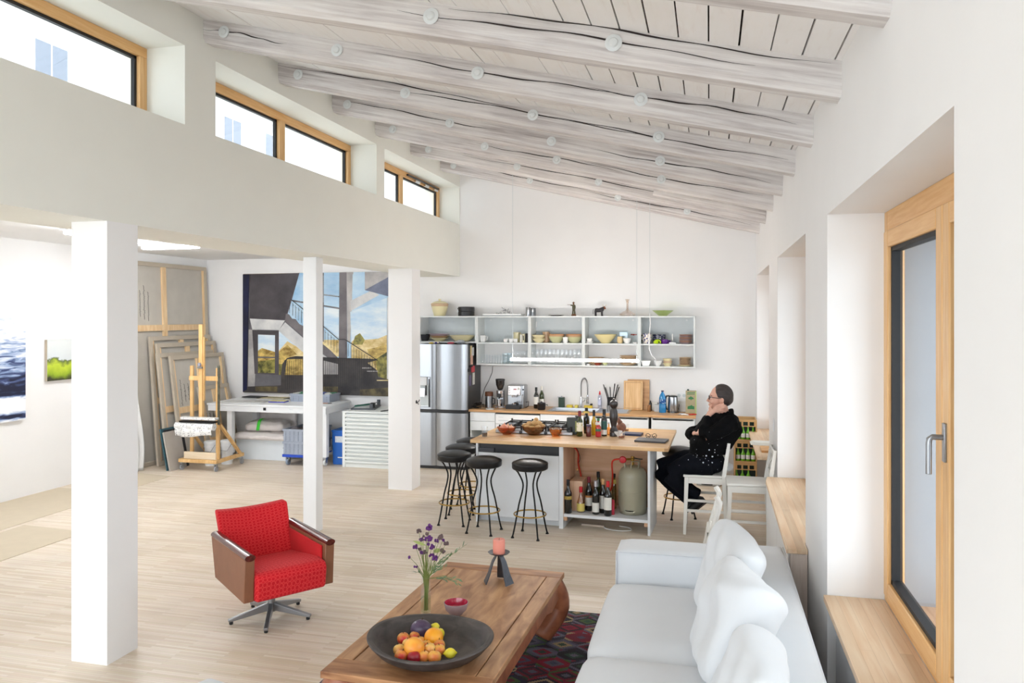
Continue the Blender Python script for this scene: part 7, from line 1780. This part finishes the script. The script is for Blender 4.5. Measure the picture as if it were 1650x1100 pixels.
b = MB(); b.bar((.03,.11,.66),(.03,.60,.17),.03,.05,EW,up=(1,0,0)); b.obj('brace', t, bev=.003)
b = MB(); b.bar((.61,.07,.66),(.61,.07,1.5),.035,.012,mat('painty_strip',(84,84,70),.7,var=.4,scale=25),up=(0,1,0)); b.obj('side_strip', t, bev=.002)
BUCK = mat('white_bucket_plastic', (234,236,238), .4, var=.02)
for i,(x,y,lb) in enumerate(((-7.15,10.02,'white bucket on the left behind the easel'),(-6.97,10.16,'white bucket on the right behind the easel'))):
    t = thing('bucket', lb, 'bucket', (x,y,0)); b = MB(); b.lathe([(0,0),(.075,0),(.088,.32),(.094,.322),(.094,.335),(.09,.355),(0,.355)], BUCK, n=32); b.obj('pail', t); b = MB(); b.ring((0,0,.27), .087, .005, BUCK, 32, 6); b.tube([(-.09,-.02,.30),(-.07,-.10,.21),(.07,-.10,.21),(.09,-.02,.30)], .004, STEEL, 6); b.obj('handle', t)

# work table
TG = mat('white_table_paint', (232,234,236), .45, var=.02)
TX0, TX1, TY0, TY1, TZ = -7.40, -5.41, 10.28, 11.10, .88
t = thing('work_table', 'large white work table on castors under the big painting', 'table', (TX0,TY0,0)); w_, d_ = TX1-TX0, TY1-TY0
b = MB(); b.box(0,0,TZ-.03,w_,d_,TZ,TG); b.obj('tabletop', t, bev=.003)
b = MB(); b.box(.012,.012,TZ-.115,w_-.012,.03,TZ-.031,TG); b.box(.012,d_-.03,TZ-.115,w_-.012,d_-.012,TZ-.031,TG); b.box(w_-.03,.03,TZ-.115,w_-.012,d_-.03,TZ-.031,TG); b.box(.012,.03,TZ-.115,.03,d_-.03,TZ-.031,TG); b.obj('apron', t)
for x in (.98,1.86): b = MB(); b.box(x-.022,.006,TZ-.085,x+.022,.0115,TZ-.045,DARKSTEEL); b.obj('label_holder', t)
for x in (.30,1.42): b = MB(); b.box(x-.03,.006,TZ-.064,x+.03,.0115,TZ-.058,PALEGREY); b.obj('drawer_pull', t)
for x in (.32,w_-.10):
    for y in (.04,d_-.11):
        b = MB(); b.box(x-.0,y,.13,x+.085,y+.08,TZ-.116,TG); lo_ = b.obj('leg', t, bev=.003)
        b = MB(); b.box(x+.015,y+.01,.105,x+.07,y+.07,.129,STEEL); b.cyl((x+.03,y+.05,.0505),(x+.055,y+.05,.0505),.05,mat('castor_white',(226,228,228),.5),n=20); b.box(x+.022,y+.03,.04,x+.028,y+.07,.105,STEEL); b.box(x+.057,y+.03,.04,x+.063,y+.07,.105,STEEL); b.obj('castor', lo_)
b = MB(); b.box(w_-.08,.122,.20,w_-.045,d_-.112,.25,mat('grey_stretcher',(176,172,166),.6)); b.obj('stretcher', t)
def T_(u, v): return onz(u, v, TZ)
b = MB(); b.box(-.32,-.16,0,.32,.16,.010,mat('grey_palette',(206,206,204),.5,var=.04)); solo('drawing_board', b, 'pale grey drawing board at the left end of the work table', 'board', T_(388,647)+Vector((.1,.0,0)), D(3))
b = MB(); b.box(-.17,-.11,0,.17,.11,.012,mat('black_folder',(46,46,50),.5)); solo('black_folder', b, 'black folder at the back left of the work table', 'folder', T_(408,641)+Vector((0,.05,.0105)), D(-5))
b = MB(); b.box(-.24,-.12,0,.24,.12,.014,mat('ochre_print',(176,166,132),.6,var=.25,scale=12)); solo('print_sheet', b, 'ochre coloured print lying at the back of the work table', 'print', T_(436,642)+Vector((0,.1,.0)), D(2))
b = MB(); b.box(-.13,-.075,0,.13,.075,.016,mat('blue_box_edge',(58,60,160),.5)); b.box(-.125,-.07,.016,.125,.07,.026,mat('yellow_lid',(214,206,150),.6,var=.2,scale=20)); solo('paint_box', b, 'flat blue and yellow paint box at the front of the work table', 'paint box', T_(449,647.5)+Vector((0,-.0,0)), D(4))
b = MB(); b.box(-.10,-.03,0,.10,.03,.012,mat('grey_tube',(150,150,146),.4,.3)); solo('paint_tube', b, 'grey paint tube left of the blue paint box', 'paint tube', T_(421,647)+Vector((0,-.0,0)), D(10))
EUR = mat('euro_crate_grey', (160,168,182), .5, var=.03)
def eurobox(w_, d_, h_, name='plastic_crate', m=None, th=.012):
    m = m or EUR; b = MB(); b.box(0,0,0,w_,d_,th,m); b.box(0,0,th,w_,th,h_,m); b.box(0,d_-th,th,w_,d_,h_,m); b.box(0,th,th,th,d_-th,h_,m); b.box(w_-th,th,th,w_,d_-th,h_,m)
    b.box(-.012,-.012,h_-.03,w_+.012,0,h_,m); b.box(-.012,d_,h_-.03,w_+.012,d_+.012,h_,m); b.box(-.012,0,h_-.03,0,d_,h_,m); b.box(w_,0,h_-.03,w_+.012,d_,h_,m)
    for i in range(7): x = w_*(i+.5)/7; b.box(x-.006,-.010,th,x+.006,0,h_-.03,m)
    b.box(-.008,-.008,h_*.45,w_+.008,0,h_*.45+.012,m)
    return b
p0 = T_(468,646.5)
t = thing('paint_crate', 'low grey plastic crate of paint tubes on the work table', 'crate', (p0.x,p0.y,TZ)); eurobox(.66,.34,.12).obj('crate', t)
r_ = random.Random(6)
TUBC = [(206,206,200),(64,120,90),(190,190,196),(120,60,60),(220,220,214),(80,90,140)]
for i in range(14):
    x, y = p0.x+.06+.55*(i%7)/6.2, p0.y+.08+.18*(i//7); b = MB(); b.tube([(-.05,0,.0),(.02,.01,.01),(.06,.012,.015)], [.022,.018,.008], mat('tube_%d'%(i%6), TUBC[i%6], .4), 8, ey=.7)
    solo('oil_paint_tube', b, 'oil paint tube lying in the grey crate on the work table', 'paint tube', (x,y,TZ+.10+r_.uniform(0,.015)), r_.uniform(-1,1), 'oil paint tubes in the table crate', sharp=80)
b = MB(); b.tube([(0,0,.006),(.14,.03,.006)], .006, mat('brush_wood',(150,96,60),.5), 8); b.tube([(.14,.03,.006),(.20,.043,.006)], [.007,.004], BLACK, 8); solo('paint_brush', b, 'long paint brush at the front right of the work table', 'brush', T_(528,650.5)+Vector((-.15,-.0,0)))
b = MB(); b.lathe([(0,0),(.04,0),(.04,.05),(.03,.07),(0,.07)], BLACK, n=18); solo('ink_jar', b, 'small black jar before the crate on the work table', 'jar', T_(514,650)+Vector((0,-.02,0)))
# under the table
WBX = mat('white_carton_box', (226,232,236), .6, var=.02)
t = thing('storage_box', 'long white storage box under the work table', 'box', (-7.08,10.56,0)); b = MB(); b.box(0,0,0,.86,.50,.30,WBX); b.obj('box', t, bev=.004); b = MB(); b.box(.8605,.20,.17,.862,.28,.205,BLACK); b.obj('hand_hole', t); b = MB(); b.box(-.005,-.005,.27,.865,.505,.305,WBX); b.obj('lid', t, bev=.003)
FILM = mat('bubble_wrap', (232,224,220), .35, var=.05, scale=14, bump=.5, bscale=40)
def package(name, label, p, dims, seed, rz=0):
    t = thing(name, label, 'package', p, rz); x, y, z = dims
    o = soft('wrap', -x/2,-y/2,0,x/2,y/2,z, t, .03, 14, FILM, bev=min(.05,z*.45)); me = o.data; r = random.Random(seed); ph = [r.uniform(0,6) for _ in range(4)]
    for v in me.vertices:
        c = v.co; k = .012*math.sin(17*c.x+ph[0])*math.sin(13*c.y+ph[1])+.006*math.sin(40*c.x+23*c.y+ph[2]); c.z = max(.0, c.z+k*(1 if c.z > z*.4 else 0)); c.y += .5*k; c.x += .4*k*math.sin(9*c.y)
    return t
package('wrapped_package','flat bubble-wrapped package on the white box under the table',(-6.62,10.78,.306),(1.06,.58,.085),1)
t = package('wrapped_package','plump bubble-wrapped package with a green tape strip under the table',(-6.66,10.78,.424),(.62,.34,.13),2,.06)
b = MB(); b.grid(lambda u, v: (-.10+.05*u+.05*v, -.195+.012*math.sin(v*3)+.19*max(0,v-.4), .02+.17*math.sin(min(1,v*1.45)*PI/2)), 3, 10, mat('green_tape',(70,222,60),.4)); b.obj('tape', t, solid=.002)
t = thing('wrapped_package','upright bubble-wrapped package leaning behind the others under the table','package',(-6.68,11.13,.43)); t['category'] = 'package'; soft('wrap',-.40,-.045,0,.30,.045,.30,t,.02,12,FILM)
t = thing('crate_dolly', 'blue dolly with castors carrying grey crates under the table', 'dolly', (-6.10,10.24,0))
DBL = mat('dolly_blue', (30,74,190), .45)
b = MB(); b.box(0,0,.125,.50,.04,.165,DBL); b.box(0,.56,.125,.50,.60,.165,DBL); b.box(0,.04,.125,.04,.56,.165,DBL); b.box(.46,.04,.125,.50,.56,.165,DBL); b.box(.04,.27,.13,.46,.33,.16,DBL); b.obj('frame', t, bev=.004)
for x in (.06,.44):
    for y in (.07,.53):
        b = MB(); b.cyl((x-.014,y,.0505),(x+.014,y,.0505),.05,mat('castor_bluegrey',(146,160,180),.5),n=20); b.box(x-.03,y-.02,.05,x-.016,y+.02,.124,STEEL); b.box(x+.016,y-.02,.05,x+.03,y+.02,.124,STEEL); b.box(x-.03,y-.02,.112,x+.03,y+.02,.1245,STEEL); b.obj('castor', t)
for i in range(2):
    b = eurobox(.47,.57,.185); solo('plastic_crate', b, ('lower grey plastic crate on the blue dolly','upper grey plastic crate on the blue dolly')[i], 'crate', (-6.085,10.255,.1655+i*.186))
b = MB(); b.grid(lambda u, v: (-6.05+.4*u, 10.30+.4*v, .49+.06*math.sin(u*9)*math.sin(v*7)+.03*math.sin(u*3)), 16, 16, mat('dark_cloth',(96,92,96),.9,var=.1)); solo('rag', b, 'crumpled dark cloth in the upper grey crate on the dolly', 'cloth', (0,0,0), solid=.006)
BLC = mat('blue_crate', (20,98,190), .45, var=.03)
t = thing('blue_bin', 'tall bright blue plastic bin under the right end of the work table', 'bin', (-5.435,10.50,0)); b = MB(); b.prism([(.02,0),(.20,0),(.215,.50),(.005,.50)], 'y', 0, .50, BLC); b.box(.0,-.012,.48,.22,.512,.51,BLC); b.obj('body', t, bev=.008); b = MB(); b.box(.06,-.006,.33,.19,-.001,.42,mat('white_sticker',(220,226,232),.5,var=.15,scale=60)); b.box(.10,-.004,.10,.18,.0,.115,LABELW); b.obj('sticker', t)
# flat file cabinet
FFX0, FFX1, FFY = -5.19, -4.30, 10.35
FFM = mat('flat_file_white', (232,236,234), .45, var=.015)
t = thing('flat_file_cabinet', 'white flat file cabinet with a column of shallow drawers beside the far column', 'cabinet', (FFX0,FFY,0)); w_ = FFX1-FFX0
b = MB(); b.box(0,.008,0,.045,.72,.79,FFM); b.box(w_-.045,.008,0,w_,.72,.79,FFM); b.box(.045,.012,.045,w_-.045,.72,.06,FFM); b.box(0,.008,.79,w_,.72,.815,FFM); b.box(.045,.70,.06,w_-.045,.72,.79,FFM); b.box(.045,.02,.0,w_-.045,.035,.044,FFM); b.box(.046,.045,.0605,w_-.046,.05,.789,mat('drawer_gap',(96,100,102),.6)); b.obj('carcass', t, bev=.003)
for i in range(13):
    z = .066+i*.0555; b = MB(); b.box(.05,.0,z,w_-.05,.040,z+.032,FFM); b.box(.05,.026,z+.032,w_-.05,.040,z+.049,FFM); b.obj('drawer', t, bev=.002)
FZ = .8155
t = thing('paper_trimmer', 'dark rotary paper trimmer on the flat file cabinet', 'trimmer', (FFX0+.06,FFY+.16,FZ), D(14)); TRM = mat('trimmer_grey', (72,76,82), .45)
b = MB(); b.box(0,0,0,.36,.5,.022,TRM); b.box(.03,.03,.0225,.27,.47,.025,mat('trimmer_bed',(206,212,214),.4)); b.obj('base', t, bev=.003); b = MB(); b.cyl((.31,-.02,.065),(.31,.60,.065),.008,STEEL); b.box(.285,-.04,.022,.335,-.012,.09,TRM); b.box(.285,.57,.0,.335,.60,.09,TRM); b.obj('rail', t, bev=.003); b = MB(); b.box(.275,.04,.030,.345,.13,.095,BLACK); b.obj('cutter_head', t, bev=.008)
b = MB(); b.box(0,0,0,.012,.36,.05,mat('green_cutting_edge',(70,124,108),.5)); solo('green_ruler', b, 'green edged ruler standing behind the paper trimmer', 'ruler', (FFX0+.04,FFY+.33,FZ), D(-20))
b = MB(); b.box(0,0,0,.03,.42,.010,DARKSTEEL); b.box(-.01,.42,0,.05,.50,.05,mat('brown_block',(110,92,86),.6)); solo('steel_ruler', b, 'steel ruler with a brown block at the right of the flat file cabinet', 'ruler', (FFX0+.56,FFY+.1,FZ), D(-22))

# ---------------------------------------------------------------- paintings
def pmat(name, col, var=.16, scale=7, stretch=(1,1,1)): return mat('paint_'+name, col, .55, var=var, scale=scale, stretch=stretch)
def painting_polys(b, polys, conv, dirv):
    """brushed areas laid over each other on the canvas, each a hair above the one before"""
    for i, (pts, m) in enumerate(polys):
        P = [conv(*p)+dirv*(.00035*(i+1)) for p in pts]
        b.add(P, [tuple(range(len(P)))], m)
py = YB-.045
def conv(a, c): return ony(385+a/5.118, 430+c/5.118, py)
C = lambda *v: v
def pm2(name, c1, c2, scale, stretch=(1,1,1), lo=.36, hi=.64):
    m = bpy.data.materials.new('paint_'+name); m.use_nodes = True; nt = m.node_tree; N = nt.nodes; L = nt.links; b = N['Principled BSDF']; b.inputs['Roughness'].default_value = .55
    tc = N.new('ShaderNodeTexCoord'); mp = N.new('ShaderNodeMapping'); mp.inputs['Scale'].default_value = stretch; L.new(tc.outputs['Object'], mp.inputs['Vector'])
    nz = N.new('ShaderNodeTexNoise'); nz.inputs['Scale'].default_value = scale; nz.inputs['Detail'].default_value = 7; nz.inputs['Roughness'].default_value = .62; L.new(mp.outputs['Vector'], nz.inputs['Vector'])
    rp = N.new('ShaderNodeValToRGB'); e = rp.color_ramp.elements; e[0].position = lo; e[1].position = hi; e[0].color = lin(c1); e[1].color = lin(c2); L.new(nz.outputs['Fac'], rp.inputs['Fac']); L.new(rp.outputs['Color'], b.inputs['Base Color']); return m
dk = pm2('umber_dark',(56,51,56),(84,79,83),1.6); mid_ = pm2('slate',(88,86,92),(112,110,114),2); lg_ = pm2('warm_grey',(150,146,146),(194,190,186),2.5); pale = pm2('pale_concrete',(182,184,186),(222,221,218),2.2); navy = pm2('navy',(10,12,44),(20,26,76),2)
sky1 = pm2('sky_blue',(146,188,220),(196,220,236),1.6,(1,1,2)); sky2 = pm2('pale_sky',(182,210,232),(228,236,240),1.8,(1,1,3)); gold = pm2('dune_gold',(132,104,44),(226,196,112),7,(1,1,1.6)); gold2 = pm2('dune_pale',(190,158,84),(240,222,170),5,(1,1,1.6)); olive = pm2('olive_bush',(58,62,28),(168,158,78),11); black = pm2('rail_black',(30,28,32),(44,42,46),5); shad = pm2('lower_shadow',(38,35,38),(76,70,68),2.4); brown = pm2('brown_floor',(46,38,30),(112,100,62),6); bluegrey = pm2('blue_grey_soffit',(84,90,112),(122,128,150),3); stair = pm2('stair_grey',(92,87,90),(118,112,114),3)
polys = [
 ([(20,60),(1290,35),(1290,1075),(20,1030)], mid_),
 ([(85,60),(500,50),(380,440),(90,425)], dk),
 ([(90,425),(380,440),(330,520),(110,515)], pale),
 ([(80,515),(150,520),(130,1000),(75,990)], lg_),
 ([(110,520),(330,528),(330,890),(130,880)], dk),
 ([(158,557),(298,562),(296,875),(158,873)], sky2), ([(158,690),(190,668),(298,700),(296,875),(158,873)], gold), ([(158,780),(298,760),(296,875),(158,873)], olive), ([(158,738),(298,740),(298,752),(158,750)], stair),
 ([(330,530),(640,700),(640,890),(330,890)], sky2), ([(330,690),(400,612),(450,640),(560,700),(640,760),(640,890),(330,890)], gold2), ([(330,700),(400,640),(480,720),(400,745),(640,790),(640,890),(330,890)], gold), ([(330,800),(640,800),(640,890),(330,890)], olive),
 ([(330,520),(382,455),(640,680),(820,810),(640,800),(330,528)], pale),
 ([(500,50),(1290,35),(1290,900),(820,800),(640,640),(400,400),(440,265)], sky1),
 ([(640,330),(825,345),(825,600),(640,450)], sky2),
 ([(650,600),(825,600),(825,740),(760,730),(650,650)], gold2),
 ([(690,48),(702,48),(702,620),(690,610)], mid_), ([(640,215),(830,240),(830,250),(640,226)], mid_), ([(440,270),(830,335),(830,348),(440,283)], mid_),
 ([(390,385),(415,390),(440,425),(470,430),(500,470),(560,500),(640,600),(700,640),(760,690),(830,760),(820,810),(640,680),(520,560),(380,445)], stair),
 ([(830,42),(890,42),(895,820),(825,800)], stair), ([(890,42),(945,42),(920,620),(895,610)], lg_),
 ([(1040,42),(1280,38),(1280,60),(1040,190)], lg_), ([(920,280),(1090,195),(1160,230),(930,360)], pale), ([(940,60),(1040,50),(1040,185),(935,245)], sky1),
 ([(1040,190),(1280,58),(1280,255)], bluegrey), ([(1225,250),(1280,255),(1270,930),(1222,930)], pale),
 ([(920,370),(1222,255),(1222,600),(930,620)], sky2), ([(930,620),(990,560),(1040,600),(1150,590),(1222,560),(1222,900),(930,780)], gold2), ([(940,640),(960,570),(1000,545),(1040,600),(1020,640)], olive), ([(1060,680),(1222,640),(1222,920),(1140,850)], gold), ([(1130,760),(1222,700),(1222,930),(1150,900)], olive),
 ([(700,780),(840,790),(830,900),(650,890),(650,750)], pale),
 ([(350,890),(360,800),(400,750),(480,735),(1150,765),(1060,790),(1140,850),(1150,910),(1262,930),(1265,975),(350,1000)], shad),
 ([(400,760),(640,755),(640,890),(380,890)], gold), ([(640,760),(690,800),(690,890),(640,890)], olive), ([(700,770),(820,800),(820,885),(700,885)], lg_),
 ([(75,985),(1265,940),(1280,1070),(20,1030)], shad), ([(140,985),(320,985),(320,1028),(140,1022)], brown), ([(680,985),(820,985),(820,1045),(680,1040)], brown), ([(1000,1010),(1275,990),(1272,1065),(1000,1060)], brown),
 ([(36,62),(88,60),(70,1010),(22,1028)], navy),
 ([(1020,828),(1095,828),(1095,836),(1020,836)], lg_), ([(1060,855),(1150,855),(1150,862),(1060,862)], lg_), ([(1140,930),(1262,930),(1262,938),(1140,938)], gold2)]
lines = []
def line(a, c, w_, m=None):
    (x0,y0),(x1,y1) = a, c; d = math.hypot(x1-x0,y1-y0); nx_, ny_ = -(y1-y0)/d*w_/2, (x1-x0)/d*w_/2
    polys.append(([(x0+nx_,y0+ny_),(x1+nx_,y1+ny_),(x1-nx_,y1-ny_),(x0-nx_,y0-ny_)], m or black))
for k in range(26): line((510,70+k*8.5),(825,78+k*8.5),1.6,sky2)
line((435,268),(520,335),6); line((520,335),(830,598),6); line((830,598),(880,595),6); line((880,597),(1150,770),6)
for k in range(17):
    x = 425+k*24.5; y = 268+(x-435)*.836; line((x,y+14),(x,y+120),3.2); line((x,y+30),(x+12,y+38),2.5)
for k in range(12): x = 890+k*22; y = 600+(x-880)*.64; line((x,y+10),(x,y+115),3.2)
line((480,737),(1150,762),7); line((385,775),(430,745),6); line((430,745),(480,737),6)
for k in range(42): x = 395+k*17.5; line((x,748 if x > 470 else 770),(x,1005),3.4)
t = thing('painting', 'large painting of a dark stairwell with railings and sunny dunes outside', 'painting', (0,0,0))
b = MB(); a0, a1 = ony(392,441,py), ony(641,437.5,py); zb_ = ony(392,632,py).z
b.box(a0.x,py,zb_,a1.x,YB-.003,a0.z,LINENE); b.obj('canvas', t)
b = MB()
# keep the brushwork inside the canvas edges
x0_, x1_, z0_, z1_ = a0.x, a1.x, zb_, a0.z
def conv2(a, c):
    p = conv(a, c); return Vector((min(x1_,max(x0_,p.x)), p.y, min(z1_,max(z0_,p.z))))
painting_polys(b, polys, conv2, Vector((0,-1,0))); o = b.obj('picture', t); o['kind'] = 'stuff'
# sea painting and green hill painting on the left wall
def wall_pic(name, label, y0, y1, z0, z1, m):
    t = thing(name, label, 'painting', (XL,y0,z0)); b = MB(); b.box(.002,0,0,.04,y1-y0,z1-z0,LINENE); b.obj('canvas', t); b = MB(); b.box(.0405,0,0,.0415,y1-y0,z1-z0,m); b.obj('picture', t); return t
def sea_mat():
    m = bpy.data.materials.new('paint_sea'); m.use_nodes = True; nt = m.node_tree; N = nt.nodes; L = nt.links; b = N['Principled BSDF']; b.inputs['Roughness'].default_value = .5
    tc = N.new('ShaderNodeTexCoord'); mp = N.new('ShaderNodeMapping'); mp.inputs['Scale'].default_value = (1,1.6,9); mp.inputs['Rotation'].default_value = (.12,0,0); L.new(tc.outputs['Object'], mp.inputs['Vector'])
    nz = N.new('ShaderNodeTexNoise'); nz.inputs['Scale'].default_value = 2.4; nz.inputs['Detail'].default_value = 8; nz.inputs['Distortion'].default_value = .8; L.new(mp.outputs['Vector'], nz.inputs['Vector'])
    sp = N.new('ShaderNodeSeparateXYZ'); L.new(tc.outputs['Object'], sp.inputs[0])
    g = N.new('ShaderNodeValToRGB'); e = g.color_ramp.elements; e[0].position = 0; e[0].color = (.30,.30,.30,1); e[1].position = 1; e[1].color = (.08,.08,.08,1)
    for p, v in ((.05,.38),(.10,-.25),(.20,-.15),(.24,.55),(.30,.42),(.45,.22),(.6,.08),(.8,-.05)): k = e.new(p); k.color = (max(0,v+.3),)*3+(1,)
    dv = N.new('ShaderNodeMath'); dv.operation = 'DIVIDE'; dv.inputs[1].default_value = 1.35; L.new(sp.outputs['Z'], dv.inputs[0]); L.new(dv.outputs[0], g.inputs['Fac'])
    ad = N.new('ShaderNodeMath'); ad.operation = 'ADD'; L.new(nz.outputs['Fac'], ad.inputs[0]); L.new(g.outputs['Color'], ad.inputs[1])
    rp = N.new('ShaderNodeValToRGB'); q = rp.color_ramp.elements; q[0].position = .62; q[0].color = lin((244,247,252)); q[1].position = 1.0; q[1].color = lin((20,26,54)); k = q.new(.78); k.color = lin((150,172,208)); k = q.new(.88); k.color = lin((62,76,120))
    sb_ = N.new('ShaderNodeMath'); sb_.operation = 'MULTIPLY'; sb_.inputs[1].default_value = .82; L.new(ad.outputs[0], sb_.inputs[0]); L.new(sb_.outputs[0], rp.inputs['Fac']); L.new(rp.outputs['Color'], b.inputs['Base Color']); return m
wall_pic('painting', 'tall painting of a dark blue foaming sea at the left edge of the picture', 6.65, 7.685, .945, 2.268, sea_mat())
gm = bpy.data.materials.new('paint_hill'); gm.use_nodes = True; nt = gm.node_tree; N = nt.nodes; L = nt.links
tc = N.new('ShaderNodeTexCoord'); sp = N.new('ShaderNodeSeparateXYZ'); L.new(tc.outputs['Object'], sp.inputs[0]); nz = N.new('ShaderNodeTexNoise'); nz.inputs['Scale'].default_value = 5; nz.inputs['Detail'].default_value = 6; L.new(tc.outputs['Object'], nz.inputs['Vector'])
m1 = N.new('ShaderNodeMath'); m1.operation = 'MULTIPLY_ADD'; m1.inputs[1].default_value = .28; L.new(nz.outputs['Fac'], m1.inputs[0]); L.new(sp.outputs['Z'], m1.inputs[2])
rp = N.new('ShaderNodeValToRGB'); e = rp.color_ramp.elements; e[0].position = .16; e[0].color = lin((60,62,40)); e[1].position = .95; e[1].color = lin((206,214,218))
for p, c_ in ((.24,(150,176,44)),(.34,(196,214,64)),(.385,(96,112,60)),(.40,(214,220,222)),(.6,(226,230,228))): k = e.new(p); k.color = lin(c_)
L.new(m1.outputs[0], rp.inputs['Fac']); L.new(rp.outputs['Color'], N['Principled BSDF'].inputs['Base Color'])
wall_pic('painting', 'small landscape painting of a bright green hill on the left wall', 8.004, 8.50, 1.38, 1.90, gm)
# floor protection boards
FPB = mat('hardboard_sheet', (206,192,168), .8, var=.03)
for pts, lb in (([(-6.95,5.2),(-6.98,6.64),(-6.35,6.60),(-6.15,6.42),(-6.17,5.2)],'tan hardboard sheet on the floor before the sea painting'),([(-8.08,5.25),(-8.08,8.2),(-7.11,8.2),(-7.02,5.25)],'long tan hardboard strip on the floor along the left wall'),([(-8.05,8.55),(-8.05,9.28),(-7.17,9.17),(-7.14,8.46)],'tan hardboard sheet on the floor before the tall canvas')):
    b = MB(); b.prism(pts, 'z', 0.0005, .0045, FPB); solo('floor_sheet', b, lb, 'floor sheet', (0,0,0))
# aerial chair-level extras: small switch on the pier by the middle niche
b = MB(); b.box(-.008,-.04,-.06,0,.04,.06,WHITE); b.box(-.011,-.03,-.05,-.008,.03,.05,HANG); solo('light_switch', b, 'white double light switch on the pier beyond the middle niche', 'switch', (XR-.0005,8.1,1.12), bev=.002)
